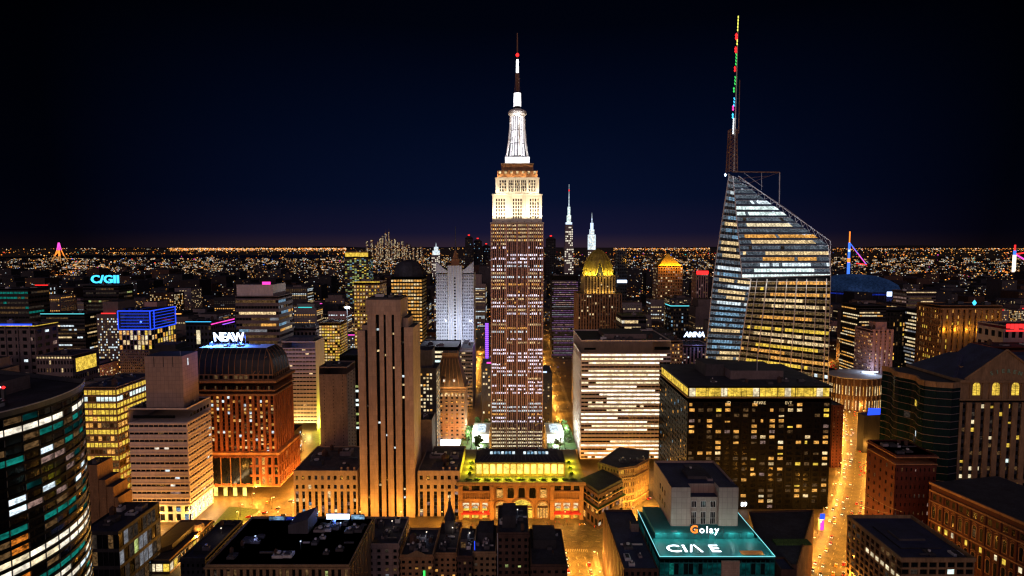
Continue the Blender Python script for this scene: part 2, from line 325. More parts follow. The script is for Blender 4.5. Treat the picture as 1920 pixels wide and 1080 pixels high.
# ------------------------------------------------------------------ building helper
WIN_CACHE = {}
class Bld:
    """One building: an Empty at its foot; local x runs to the right, y away from the viewer, z up; y = 0 is its front."""
    def __init__(s, name, label, cat, xl, xr, yr, Y, D, group=None, lean=0.0):
        a, b = at(xl, yr, Y), at(xr, yr, Y)
        s.Y, s.W, s.H, s.D = Y, b.x - a.x, a.z, D
        s.cx = (a.x + b.x) / 2
        s.root = empty(name, (s.cx, Y, 0), label, cat, group)
        s.parts = {}; s.wins = []; s.foot = [(s.cx - s.W/2, s.cx + s.W/2, Y, Y + D)]
        s.rng = random.Random(label)
        FOOT.append((s.cx - s.W/2, s.cx + s.W/2, Y, Y + D)); NAMED.append((name.replace('_', ' '), s.cx, Y + D/2))
    def lx(s, px, py=600, yl=0.0): return at(px, py, s.Y + yl).x - s.cx
    def lz(s, py, yl=0.0): return at(960, py, s.Y + yl).z
    def p(s, name):
        if name not in s.parts: s.parts[name] = MB()
        return s.parts[name]
    def grid(s, O, u, W, z0, z1, nu, nv, wf=0.6, hf=0.55, rec=0.4, wall='tan_stone', span=None, lit=None, glass='glass', pier=0.0, vs=0.5, part='wall', piers=None, pkey=None):
        ux, uy = u; nx, ny = uy, -ux
        mb = s.p(part); dm = s.p('dark_window')
        P = lambda a, d, z: (O[0] + ux * a + nx * d, O[1] + uy * a + ny * d, z)
        cw, ch = W / nu, (z1 - z0) / nv
        so = -rec * 0.55 if span else 0.0
        sk = span or wall
        pz = z0
        for j in range(nv):
            b0 = z0 + j * ch + ch * (1 - hf) * vs; b1 = b0 + ch * hf
            mb.poly([P(0, so, pz), P(W, so, pz), P(W, so, b0), P(0, so, b0)], sk)          # spandrel
            mb.poly([P(0, so, b0), P(W, so, b0), P(W, -rec, b0), P(0, -rec, b0)], sk)      # sill
            mb.poly([P(0, -rec, b1), P(W, -rec, b1), P(W, so, b1), P(0, so, b1)], sk)      # head
            dm.poly([P(0, -rec - 0.02, b0), P(W, -rec - 0.02, b0), P(W, -rec - 0.02, b1), P(0, -rec - 0.02, b1)], glass)
            for i in range(nu):
                a0 = i * cw + cw * (1 - wf) / 2; a1 = a0 + cw * wf
                k = lit(i, j) if lit else None
                b9 = b1
                if k and hf < .8 and wf < .8:                       # blinds half drawn, rooms half lit
                    q_ = s.rng.random()
                    if q_ < .15: b1 = b0 + (b9 - b0) * s.rng.uniform(.4, .8)
                    elif q_ < .26: a1 = a0 + (a1 - a0) * s.rng.uniform(.45, .8)
                if k: s.wins.append(([P(a0, -rec + 0.03, b0), P(a1, -rec + 0.03, b0), P(a1, -rec + 0.03, b1), P(a0, -rec + 0.03, b1)], k))
                b1 = b9
            if not span and wf < 0.995:
                for i in range(nu + 1):
                    a0 = max(0, i * cw - cw * (1 - wf) / 2); a1 = min(W, i * cw + cw * (1 - wf) / 2)
                    mb.poly([P(a0, 0, b0), P(a1, 0, b0), P(a1, 0, b1), P(a0, 0, b1)], wall)
                    mb.poly([P(a0, -rec, b0), P(a0, 0, b0), P(a0, 0, b1), P(a0, -rec, b1)], wall)
                    mb.poly([P(a1, 0, b0), P(a1, -rec, b0), P(a1, -rec, b1), P(a1, 0, b1)], wall)
            pz = b1
        mb.poly([P(0, so, pz), P(W, so, pz), P(W, so, z1), P(0, so, z1)], sk)
        if span or pier:
            for i in range(nu + 1):
                if piers and i % piers: continue
                pw = cw * (1 - wf) / 2 if span else cw * 0.09
                a0 = max(0, i * cw - pw); a1 = min(W, i * cw + pw)
                s.bar(mb, O, u, a0, a1, -rec - 0.01, pier + 0.02, z0, z1, pkey or wall)
        return s
    def bar(s, mb, O, u, a0, a1, d0, d1, z0, z1, key):
        ux, uy = u; nx, ny = uy, -ux
        P = lambda a, d: (O[0] + ux * a + nx * d, O[1] + uy * a + ny * d)
        mb.prism([P(a0, d1), P(a1, d1), P(a1, d0), P(a0, d0)], z0, z1, key)
    def vol(s, x0, x1, y0, y1, z0, z1, wall='tan_stone', roof='bitumen', front=None, left=None, right=None, parapet=1.2, back=None, part='wall'):
        mb = s.p(part)
        sides = ((front, (x0, y0), (1, 0), x1 - x0), (right, (x1, y0), (0, 1), y1 - y0), (back, (x1, y1), (-1, 0), x1 - x0), (left, (x0, y1), (0, -1), y1 - y0))
        for g, O, u, W in sides:
            if g:
                g = dict(g); g.setdefault('wall', wall); g.setdefault('part', part)
                s.grid(O, u, W, g.pop('z0', z0), g.pop('z1', z1), **g)
                d = s.p(part)
            else:
                mb.poly([(O[0], O[1], z0), (O[0] + u[0] * W, O[1] + u[1] * W, z0), (O[0] + u[0] * W, O[1] + u[1] * W, z1), (O[0], O[1], z1)], wall)
        s.nr = getattr(s, 'nr', 0) + 1; rm = s.p('roof#%d' % s.nr)
        rm.poly([(x0, y0, z1), (x1, y0, z1), (x1, y1, z1), (x0, y1, z1)], roof)
        if parapet:
            t = min(0.6, (x1 - x0) * 0.08)
            for q in ((x0, x1, y0, y0 + t), (x0, x1, y1 - t, y1), (x0, x0 + t, y0 + t, y1 - t), (x1 - t, x1, y0 + t, y1 - t)):
                rm.box(*q, z1 + 0.003, z1 + parapet, wall)
        return s
    def units(s, n, x0, x1, y0, y1, z, key='metal', hmax=4.0, smin=2.0, smax=7.0):
        for q in range(n):
            w, d, h = s.rng.uniform(smin, smax), s.rng.uniform(smin, smax), s.rng.uniform(1.2, hmax)
            if x1 - x0 < w + 1 or y1 - y0 < d + 1: continue
            x, y = s.rng.uniform(x0, x1 - w), s.rng.uniform(y0, y1 - d)
            m = MB(); z1 = z + 0.004
            kd = s.rng.random(); key = s.rng.choice(['metal', 'bitumen_light', 'grey_stone', 'dark_concrete', 'steel'])
            if kd < .18:                                            # a run of ductwork on legs
                y = min(y, y1 - .8); X1 = min(x1, x + w * 2.2); m.box(x, X1, y, y + .8, z1 + .5, z1 + 1.3, key)
                for t in range(4): xx = x + (t + .5) * (X1 - x) / 4; m.box(xx - .1, xx + .1, y + .3, y + .5, z1, z1 + .495, 'metal')
                m.build('duct', s.root); continue
            if kd < .30:                                            # water tank on a stand
                rr_ = min(w, d) * .35; m.lathe(x + w/2, y + d/2, [(rr_, z1 + 1.6), (rr_, z1 + 1.6 + rr_ * 2), (.15, z1 + 1.6 + rr_ * 2.9)], 10, 'brick_brown')
                for cx_, sy_ in ((1, 1), (1, -1), (-1, 1), (-1, -1)): m.tube((x + w/2 + cx_ * rr_ * .6, y + d/2 + sy_ * rr_ * .6, z1), (x + w/2 + cx_ * rr_ * .6, y + d/2 + sy_ * rr_ * .6, z1 + 1.6), .12, 'metal', 4)
                m.build('water_tank', s.root); continue
            m.box(x, x + w, y, y + d, z1, z1 + h, key)
            m.box(x + w*0.2, x + w*0.8, y + d*0.2, y + d*0.8, z1 + h, z1 + h + 0.5, 'dark_wall')
            if q % 2 == 0: m.lathe(x + w*0.5, y + d*0.5, [(w*0.2, z1 + h + 0.5), (w*0.2, z1 + h + 1.4)], 8, 'steel')
            m.build('roof_unit', s.root)
        return s
    def cornice(s, x0, x1, y0, y1, z, h, out, key, part='cornice'):
        s.p(part).box(x0 - out, x1 + out, y0 - out, y1 + out, z, z + h, key)
    def win(s, pts, k): s.wins.append((pts, k))
    def done(s, single=100):
        order = sorted(range(len(s.wins)), key=lambda i: -wsize(s.wins[i][0]))
        keep, rest = order[:single], order[single:]
        for i in keep:
            pts, k = s.wins[i]
            c = sum((Vector(q) for q in pts), Vector()) / len(pts)
            loc = [tuple(Vector(q) - c) for q in pts]
            ck = (k, tuple(tuple(round(t, 3) for t in q) for q in loc))
            me = WIN_CACHE.get(ck)
            if me is None:
                me = bpy.data.meshes.new('window'); me.from_pydata(loc, [], [tuple(range(len(loc)))]); me.materials.append(MATS[k]); WIN_CACHE[ck] = me
            o = bpy.data.objects.new('window', me); COL.objects.link(o); o.parent = s.root; o.location = c
        if rest:
            nm = 'lit_window' if single else 'wall'
            m = s.p(nm)
            for i in rest: m.poly(*s.wins[i])
        dw = s.parts.get('dark_window')
        if dw and not single:
            w = s.p('wall')
            for f, mi in zip(dw.f, dw.m): w.poly([dw.v[q] for q in f], dw.keys[mi])
            del s.parts['dark_window']
        for n_, m in s.parts.items():
            if not m.f: continue
            o = m.build(n_.split('#')[0], s.root)
            if n_ in ('lit_window', 'dark_window'): o['kind'] = 'stuff'
        return s.root
FOOT = []; NAMED = []
def wsize(p): return (Vector(p[1]) - Vector(p[0])).length * (Vector(p[3]) - Vector(p[0])).length * (1.0 if abs(p[1][0] - p[0][0]) > 0.01 else 0.3)
def pick(seed, prob, keys, weights=None):
    r = random.Random(seed)
    def f(i, j): return r.choices(keys, weights)[0] if r.random() < prob else None
    return f
def runs(seed, nu, nv, prow, keys, weights=None, lo=0.25, hi=1.0, nseg=1):
    r = random.Random(seed); T = {}
    for j in range(nv):
        if r.random() > prow: continue
        for _ in range(nseg):
            n = max(1, int(nu * r.uniform(lo, hi))); i0 = r.randint(0, max(0, nu - n)); k = r.choices(keys, weights)[0]
            for i in range(i0, min(nu, i0 + n)):
                if r.random() < 0.93: T[i, j] = k
    return lambda i, j: T.get((i, j))

# ------------------------------------------------------------------ ground, roads, pavements
def sheet(name, key, pts, z):
    m = MB(); m.poly([(p[0], p[1], z) for p in pts], key)
    return tag(m.build(name), kind='structure')
m = MB(); m.poly([(120000 * math.cos(2*math.pi*q/48), 120000 * math.sin(2*math.pi*q/48), 0) for q in range(48)], 'asphalt')
tag(m.build('ground'), kind='structure')
def offset_line(pts, d):
    out = []
    for i, p in enumerate(pts):
        a = Vector(pts[max(0, i-1)][:2]); b = Vector(pts[min(len(pts)-1, i+1)][:2]); t = (b - a).normalized()
        out.append((p[0] + t.y * d, p[1] - t.x * d))
    return out
def ribbon(mb, pts, d0, d1, z, key, z2=None):
    a, b = offset_line(pts, d0), offset_line(pts, d1)
    for i in range(len(pts) - 1):
        mb.poly([(*a[i], z), (*b[i], z), (*b[i+1], z), (*a[i+1], z)], key)
ROADS = []
AVENUE = [ground_at(px, py) for px, py in ((1548, 1120), (1556, 1060), (1575, 1000), (1592, 950), (1602, 900), (1605, 850), (1602, 800), (1594, 760), (1586, 735))]
AVENUE = [(p.x, p.y) for p in AVENUE]
AVENUE = [(AVENUE[0][0] - 40, AVENUE[0][1] - 120)] + AVENUE + [(AVENUE[-1][0] + 120, AVENUE[-1][1] + 300)]
def road(pts, w, z, name='road', dash=True, pave=True):
    m = MB(); ribbon(m, pts, -w/2, w/2, z, 'road_asphalt'); tag(m.build(name), kind='structure')
    k = MB()
    for o in ([-w/4, 0, w/4] if dash else []):
        line = offset_line(pts, o); acc = 0
        for i in range(len(line) - 1):
            a, b = Vector(line[i]), Vector(line[i+1]); n = int((b - a).length // 9); t = (b - a).normalized(); q = Vector((t.y, -t.x)) * 0.22
            for j in range(n):
                s_ = a + t * (j * 9.0); e_ = s_ + t * 3.5
                k.poly([(*(s_ - q), z + 0.02), (*(s_ + q), z + 0.02), (*(e_ + q), z + 0.02), (*(e_ - q), z + 0.02)], 'paint_white')
    if k.f: tag(k.build('road_markings'), kind='structure')
    if pave:
        for d in (-1, 1):
            m = MB(); A = offset_line(pts, d * (w/2)); B2 = offset_line(pts, d * (w/2 + 4))
            for i in range(len(pts) - 1):
                q = [A[i], A[i+1], B2[i+1], B2[i]]
                if d < 0: q.reverse()
                m.prism(q, 0.002, 0.16, 'paving')
            tag(m.build('pavement'), kind='structure')
    ROADS.append((pts, w))
road(AVENUE, 27, 0.03)
road([(48, 120), (48, 432)], 24, 0.03)
road([(-520, 452), (225, 452)], 36, 0.06, pave=False)
road([(-212, 471), (-212, 524)], 52, 0.03, pave=False, dash=False)
road([(-520, 690), (420, 690)], 44, 0.06, pave=False)
road([(-62, 714), (-62, 1800)], 20, 0.03)
road([(70, 714), (70, 1800)], 22, 0.03)
road([(-300, 714), (-300, 1800)], 20, 0.03)
def zebra(cx, cy, w, d, along_x=True):
    m = MB()
    n = int((w if along_x else d) / 1.4)
    for i in range(n):
        if along_x: x = cx - w/2 + i * 1.4; m.poly([(x, cy - d/2, .09), (x + .6, cy - d/2, .09), (x + .6, cy + d/2, .09), (x, cy + d/2, .09)], 'paint_white')
        else: y = cy - d/2 + i * 1.4; m.poly([(cx - w/2, y, .09), (cx + w/2, y, .09), (cx + w/2, y + .6, .09), (cx - w/2, y + .6, .09)], 'paint_white')
    tag(m.build('road_markings'), kind='structure')
sheet('park_ground', 'lawn', [ground_at(398, 985), ground_at(455, 982), ground_at(488, 955), ground_at(430, 950)], .20)
zebra(48, 430, 22, 4); zebra(-212, 474, 40, 4); zebra(30, 452, 4, 30, False)

# ------------------------------------------------------------------ A: curved dark glass tower at the left edge
b = Bld('glass_tower', 'dark curved glass tower at the left edge with rows of white and teal windows', 'office tower', 0, 152, 720, 240, 10)
cx0, cy0, r0 = -248.6, 234.5, 60.0
zt = 230 - (735 - 462) / FP * 245 - 3.2
o_ = b.root.location
seg = [(-75 + i * 3.2) for i in range(36)]
def arc(a, r): return (cx0 + r * math.cos(R(a)) - o_.x, cy0 + r * math.sin(R(a)) - o_.y)
FH = 3.9; nfl = int(zt // FH)
w, dw, sp = b.p('wall'), b.p('dark_window'), b.p('spandrel')
rg = random.Random(5)
def a_rows(j):                                                # lit rows counted from the roof
    if j == 1: return [('w_white', 0.97)]
    if j in (14, 15): return [('w_white', 0.8), ('w_cream', 0.9)]
    if j in (11, 17, 23): return [('w_teal', 0.8)]
    if j in (18, 19, 21, 22, 24, 25): return [('w_cool', 0.35), ('w_white', 0.65)]
    if j in (2, 3, 4): return [('w_teal', 0.22), ('w_cool', 0.08), ('w_dim', 0.2), ('w_tealdim', .35)]
    if j in (8, 9): return [('w_cool', 0.22), ('w_pink', 0.25)]
    if j in (5, 6, 7): return [('w_pink', 0.40), ('w_tealdim', .15)]
    if j in (20,): return [('w_teal', 0.3), ('w_orange', 0.12), ('w_cool', 0.2)]
    return [('w_dim', 0.18), ('w_orange', 0.07), ('w_tealdim', .10)]
for j in range(nfl):
    z1 = zt - j * FH; zs = z1 - FH * 0.30; z0 = z1 - FH
    rows = a_rows(j)
    for i in range(len(seg) - 1):
        a, c = arc(seg[i], r0 + 0.25), arc(seg[i+1], r0 + 0.25)
        sp.poly([(*a, zs), (*c, zs), (*c, z1), (*a, z1)], 'black_panel')
        a2, c2 = arc(seg[i], r0 - 0.3), arc(seg[i+1], r0 - 0.3)
        dw.poly([(*a2, z0), (*c2, z0), (*c2, zs), (*a2, zs)], 'glass')
        sp.poly([(*a2, zs), (*c2, zs), (*c, zs), (*a, zs)], 'black_panel')
        sp.poly([(*a, z0), (*c, z0), (*c2, z0), (*a2, z0)], 'black_panel')
        if i % 2 == 0: sp.tube((*arc(seg[i], r0), z0), (*arc(seg[i], r0), zs), 0.14, 'metal', 4)  # mullion bars, merged into the spandrel mesh
    for i in range(0, len(seg) - 2, 2):
        kk = None
        for key, pr in rows:
            if rg.random() < pr: kk = key; break
        if kk:
            e = 0.25
            a, mth, c = arc(seg[i] + e, r0 - 0.2), arc(seg[i+1], r0 - 0.2), arc(seg[i+2] - e, r0 - 0.2)
            b.win([(*a, z0 + .25), (*c, z0 + .25), (*c, zs - .15), (*a, zs - .15)], kk)
top = [arc(a, r0 + 0.25) for a in seg] + [(-120, 60), (-120, -60)]
e_, s0_ = arc(seg[-1], r0 - .4), arc(seg[0], r0 - .4)
back = [(e_[0] - 70, e_[1] + 26), (s0_[0] - 70, s0_[1])]
b.p('roof').poly([(*p, zt - 0.2) for p in [arc(a, r0 - 0.4) for a in seg] + back], 'bitumen')
pm = b.p('parapet')
for i in range(len(seg) - 1):
    q = [arc(seg[i], r0 + 0.7), arc(seg[i+1], r0 + 0.7), arc(seg[i+1], r0 - 0.4), arc(seg[i], r0 - 0.4)]
    pm.prism(q, zt - 0.1, zt + 2.0, 'white_concrete' if False else 'metal')
    if i > 2: pm.prism([arc(seg[i], r0 + 0.9), arc(seg[i+1], r0 + 0.9), arc(seg[i+1], r0 + 0.5), arc(seg[i], r0 + 0.5)], zt + 2.003, zt + 2.4, 'steel')
a, c = arc(seg[0], r0 + .25), arc(seg[-1], r0 + .25)
for p_, q_ in ((c, back[0]), (back[0], back[1]), (back[1], a)): w.poly([(*p_, 0), (*q_, 0), (*q_, zt), (*p_, zt)], 'black_panel')
b.bar(pm, c, ((back[0][0] - c[0]) / 74.7, (back[0][1] - c[1]) / 74.7), 0, 70, -.4, .4, zt + .004, zt + 2.0, 'metal')
b.p('rooftop_block').box(-34 + (cx0 - o_.x), 30 + (cx0 - o_.x), 6 + (cy0 - o_.y), 28 + (cy0 - o_.y), zt - 0.1, zt + 6, 'brown_grey', 'bitumen')
b.units(5, cx0 - o_.x + 32, cx0 - o_.x + 44, -20 + cy0 - o_.y, 25 + cy0 - o_.y, zt - .2, hmax=3)
for dx, key in ((31, 'n_red'), (33, 'n_bluewhite'), (35, 'n_red')):
    q = MB(); q.box(cx0 - o_.x + dx, cx0 - o_.x + dx + 1.2, 8 + cy0 - o_.y - 1, 8 + cy0 - o_.y + .2, zt, zt + 4.5, 'metal'); q.lathe(cx0 - o_.x + dx + .6, 8 + cy0 - o_.y - .4, [(.2, zt + 4.5), (.8, zt + 5.1), (.2, zt + 5.7)], 8, key); q.build('beacon', b.root)
b.done(100)

# ------------------------------------------------------------------ B: golden glass office
b = Bld('golden_office', 'golden yellow lit glass office behind the curved dark tower', 'office building', 148, 218, 728, 518, 62)
z1 = b.H
rr = random.Random(31)
gold_rows = {}
for j in range(17):
    gold_rows[j] = ('w_gold' if rr.random() < 0.7 else None)
for j in (2, 5, 11): gold_rows[j] = None
def glit(i, j):
    if j == 0: return 'w_cool' if random.Random(i).random() < .7 else None
    if j == 15: return 'w_pale' if random.Random(i * 7 + 1).random() < .9 else None
    k = gold_rows.get(j)
    if k: return k if random.Random(i * 31 + j * 7).random() < .93 else 'w_amber'
    return 'w_amber' if random.Random(i * 17 + j * 5).random() < .25 else ('w_dim' if random.Random(i * 5 + j).random() < .5 else None)
fr = dict(nu=9, nv=17, wf=0.86, hf=0.66, rec=0.3, lit=glit, glass='glass_gold', z0=0, z1=z1 - 1)
b.vol(-b.W/2, b.W/2, 0, b.D, 0, z1, wall='ochre_stone', roof='bitumen', front=fr, right=dict(fr, nu=14))
for x in (-b.W/2, b.W/2 - .8): b.bar(b.p('pier'), (0, 0), (1, 0), x, x + .8, 0, .5, 0, z1, 'ochre_stone')
b.units(9, -b.W/2 + 2, b.W/2 - 2, 4, 55, z1, hmax=3)
b.done(100)

# ------------------------------------------------------------------ C: banded hotel with a windowless block on its roof
b = Bld('banded_hotel', 'pale banded hotel with a tall blank block on its roof and a white lit colonnade', 'hotel', 240, 350, 768, 475, 38)
zb, zt = b.lz(945), b.lz(792)
few = pick(41, 0.10, ['w_cool', 'w_white', 'w_dim', 'w_pink'], [2, 2, 5, 3])
bf = dict(nu=12, nv=11, wf=0.985, hf=0.30, rec=0.9, lit=few, z0=zb, z1=zt)
b.vol(-b.W/2, b.W/2, 0, b.D, zb, b.H, wall='white_concrete', roof='bitumen', front=bf, right=dict(bf, nu=9, lit=pick(42, .3, ['w_dim', 'w_cool', 'w_pink', 'w_faint'], [4, 1, 3, 3])))
bw = b.p('wall')
for q in ((-b.W/2, b.W/2, -.003, 0.2), (b.W/2 - .2, b.W/2 + .003, 0, b.D)):   # top storey: blank wall with one dark strip
    pass
b.p('dark_window').poly([(-b.W*.42, -.03, zt + 3.4), (b.W*.30, -.03, zt + 3.4), (b.W*.30, -.03, zt + 6), (-b.W*.42, -.03, zt + 6)], 'glass')
for i in range(6):
    y = 4 + i * 5.4; b.p('dark_window').poly([(b.W/2 + .03, y, zt + 3.4), (b.W/2 + .03, y + 4, zt + 3.4), (b.W/2 + .03, y + 4, zt + 6.2), (b.W/2 + .03, y, zt + 6.2)], 'glass')
for i in range(11):                                            # balcony slabs standing proud of each band
    z = zb + (i + .84) * (zt - zb) / 11
    b.p('ledge').box(-b.W/2 - .5, b.W/2 + .5, -.5, b.D, z, z + .55, 'white_concrete')
cl = lambda i, j: ('w_white' if j == 1 and i < 2 else random.Random(i + j * 9).choice(['w_ice', None, None, 'w_dim']))
b.vol(-b.W/2 + .6, b.W/2 - .6, .6, b.D, 0, zb, wall='pale_stone', parapet=0, front=dict(nu=7, nv=2, wf=.62, hf=.78, rec=1.2, lit=cl), right=dict(nu=6, nv=2, wf=.7, hf=.8, rec=.8, lit=lambda i, j: 'w_white' if j == 1 or i > 2 else 'w_cool'))
b.cornice(-b.W/2, b.W/2, 0, b.D, zb - 1.6, 1.4, .7, 'pale_stone')
x0, x1 = b.lx(275, 768, 6), b.lx(345, 768, 6)
zp = b.lz(668, 6)
pm = b.p('rooftop_block')
pm.box(x0, x1, 6, 30, b.H + .01, zp, 'tan_tile', 'bitumen')
for i in range(3): b.bar(pm, (0, 6), (1, 0), x0 + (i + 1) * (x1 - x0) / 4 - .25, x0 + (i + 1) * (x1 - x0) / 4 + .25, 0, .12, zp - 9, zp - .3, 'dark_wall')
b.p('rooftop_block').tube((x1 - 3, 9, zp), (x1 - 3, 9, zp + 4), .15, 'steel'); 
q = MB(); q.box(x1 - .1, x1 + .3, 14, 14.8, zp - 9, zp - 3, 'w_cool'); q.build('light_strip', b.root)
b.units(6, -b.W/2 + 2, x0 - 1, 4, 32, b.H, hmax=2.5); b.units(4, x1 + 1, b.W/2 - 1, 4, 34, b.H, hmax=2.5)
for i in range(5): light((b.W/2 + 6, 5 + i * 7, 7), 3500, (1, .66, .30), b.root, 1.0)
for i in range(4): light((-b.W/2 + 7 + i * 11, -7, 6), 1900, (1, .62, .26), b.root, 1.0)
b.done(100)

# ------------------------------------------------------------------ D: red brick palace with a ribbed vaulted roof
b = Bld('brick_palace', 'red brick block with a dark ribbed vaulted roof and amber lit base', 'office building', 340, 514, 716, 529, 44)
zb = b.lz(850); hw = b.W/2
sh = dict(nu=17, nv=15, wf=.52, hf=.66, rec=.8, span='brick_dark', wall='brick_red', pier=.5, z0=zb, z1=b.lz(742), lit=pick(51, .50, ['w_amber', 'w_warm', 'w_orange', 'w_cool', 'w_dim'], [5, 3, 2, 1, 3]))
b.vol(-hw, hw, 0, b.D, zb, b.H, wall='brick_red', roof='bitumen', parapet=0, front=sh, right=dict(sh, nu=9))
for z, h, o in ((b.lz(742), 1.6, .9), (b.lz(733), 1.2, 1.3), (b.H - .6, 2.2, 2.4), (zb - .3, 2.4, 4.5)): b.cornice(-hw, hw, 0, b.D, z, h, o, 'rust_stone')
dwm = b.p('dark_window')
for i in range(26):
    x = -hw + (i + .3) * b.W / 26
    dwm.poly([(x, -.04, b.lz(731)), (x + b.W/60, -.04, b.lz(731)), (x + b.W/60, -.04, b.lz(724)), (x, -.04, b.lz(724))], 'glass')
    if i % 3 == 0: b.win([(x, -.07, b.lz(731)), (x + b.W/60, -.07, b.lz(731)), (x + b.W/60, -.07, b.lz(724)), (x, -.07, b.lz(724))], 'w_dim')
vz0 = b.H + 1.7; at_h = 4.6                                       # low attic storey, then the vault
b.vol(-hw + 1.5, hw - 1.5, 1.5, b.D - 1.5, vz0 - .1, vz0 + at_h, wall='rust_stone', parapet=.4, part='attic', front=dict(nu=18, nv=1, wf=.7, hf=.7, rec=.5, lit=pick(52, .2, ['w_dim'])), right=dict(nu=9, nv=1, wf=.7, hf=.7, rec=.5, lit=pick(53, .2, ['w_dim'])))
z0 = vz0 + at_h; zt = b.lz(655, 10)
rm = b.p('vaulted_roof'); prof = [(0, 0), (.6, .30), (2.0, .58), (4.6, .82), (8.5, 1.0)]
prof = [(d, z0 + .4 + t * (zt - z0)) for d, t in prof]
for (d0, a0), (d1, a1) in zip(prof, prof[1:]):
    rm.frustum((-hw + 2 + d0, hw - 2 - d0, 2 + d0, b.D - 2 - d0, a0), (-hw + 2 + d1, hw - 2 - d1, 2 + d1, b.D - 2 - d1, a1 - .003), 'vault_metal')
for i in range(15):
    rb = b.p('roof_rib#%d' % i)
    x = -hw + 2 + (i + .5) * (b.W - 4) / 15
    for (d0, a0), (d1, a1) in zip(prof, prof[1:]): 
        cl_ = lambda d: max(-hw + 2 + d, min(hw - 2 - d, x))
        rb.tube((cl_(d0), 2 + d0 - .15, a0), (cl_(d1), 2 + d1 - .15, a1), .26, 'rust_stone', 4)
for i in range(6):
    rb = b.p('roof_rib#s%d' % i)
    y = 2 + (i + .5) * (b.D - 4) / 6
    for (d0, a0), (d1, a1) in zip(prof, prof[1:]):
        cl_ = lambda d: max(2 + d, min(b.D - 2 - d, y))
        rb.tube((hw - 2 - d0 + .15, cl_(d0), a0), (hw - 2 - d1 + .15, cl_(d1), a1), .26, 'rust_stone', 4)
rb = b.p('roof_rib#c')
for (d0, a0), (d1, a1) in zip(prof, prof[1:]): rb.tube((hw - 2 - d0, 2 + d0, a0), (hw - 2 - d1, 2 + d1, a1), .5, 'rust_stone', 4)
for off in (6, 11):                                             # pointed arches by the corner
    b.p('roof_rib#a%d' % off).tube((hw - 3 - off - 6, 1.9, z0 + .5), (hw - 8.5, 5.5, z0 + .5 + .72 * (zt - z0)), .4, 'rust_stone', 4)
b.p('roof').box(-hw + 11, hw - 11, 11, b.D - 11, zt + .01, zt + 1.2, 'bitumen', 'pale_stone')
b.units(5, -hw + 14, hw - 14, 14, b.D - 16, zt + 1.2, hmax=2.5)
e = 4.0                                                           # wide base
cl = lambda i, j: 'w_deep' if (j == 0 and random.Random(i * 3 + 7).random() < .3) else pick(54 + i, .16, ['w_dim', 'w_amber'])(i, j)
b.vol(-hw - e, hw + e, -e, b.D + e, 0, zb - .35, wall='brick_red', roof='bitumen', parapet=0, part='base', front=dict(nu=16, nv=3, wf=.5, hf=.78, rec=.8, lit=cl, pier=.4, z0=11, z1=zb - 1.5), right=dict(nu=9, nv=3, wf=.5, hf=.78, rec=.8, lit=pick(55, .2, ['w_amber', 'w_dim']), pier=.4, z0=11, z1=zb - 1.5))
xg0, xg1 = b.lx(398, 900, -e), b.lx(470, 900, -e)                 # the tall dark glazed bays and the lit doors below
gm = b.p('glazed_bay')
for i in range(4):
    x = xg0 + i * (xg1 - xg0) / 4
    gm.box(x + .5, x + (xg1 - xg0) / 4 - .5, -e - .62, -e - .3, 13, zb - 3, 'glass')
    gm.box(x - .3, x + .3, -e - 1.1, -e - .3, 11, zb - 2, 'rust_stone')
    b.win([(x + 1.4, -e - .34, 1), (x + 5.0, -e - .34, 1), (x + 5.0, -e - .34, 9.2), (x + 1.4, -e - .34, 9.2)], 'w_goldpanel')
    light((x + 3, -e - 4, 5), 7000, (1, .55, .15), b.root, 1.0)
b.cornice(-hw - e, hw + e, -e, b.D + e, 9.8, 1.1, .5, 'rust_stone')
for i in range(5): light((hw + e + 7, 3 + i * 10, 8), 16000, (1, .48, .12), b.root, 1.0)
for i in range(6): light((-hw + 20 + i * 14, -e - 8, 8), 11000, (1, .48, .12), b.root, 1.0)
for i in range(7): light((-hw + 12 + i * 13, -8.5, zb + 3.5), 3600, (1, .40, .10), b.root, 1.0)   # uplights on the ledge
for i in range(3): light((hw + 8.5, 4 + i * 16, zb + 3.5), 2600, (1, .40, .10), b.root, 1.0)
D_ROOT, D_TOP, D_HW = b.root, zt + 1.2, hw
b.done(100)
def sign(name, body, size, key, label, loc, rz=0.0, sx=1.0, bold=0.04, posts=True, wid=20, lift=2.0, shear=0.0, group=None, space=1.0, extrude=.4):
    r = empty(name, loc, label, 'sign', group, rz)
    t = text_mesh('lettering', body, size, key, (0, 0, lift), parent=r, sx=sx, bold=bold, shear=shear, space=space, extrude=extrude)
    if posts:
        f = MB()
        for q in range(5): x = -wid/2 + q * wid/4; f.tube((x, .9, 0), (x, .9, lift + size * .8), .16, 'metal', 4); f.tube((x, .9, lift * .5), (x, 3.5, 0), .12, 'metal', 4)
        for z in (lift, lift + size * .5): f.tube((-wid/2, .9, z), (wid/2, .9, z), .14, 'metal', 4)
        f.build('support_frame', r)
    return r
p = at(430, 640, 556)
sign('rooftop_sign', 'NEAW', 11.5, 'n_bluewhite', 'white glowing NEAW letters with blue halo on the vaulted brick roof', (p.x, 556, D_TOP + .02), sx=.92, bold=.25, wid=30, lift=1.6, shear=-.12, space=.86)
for i in range(3): light((p.x - 14 + i * 14, 549, D_TOP + 5), 42000, (.05, .18, 1), None, 1.0)

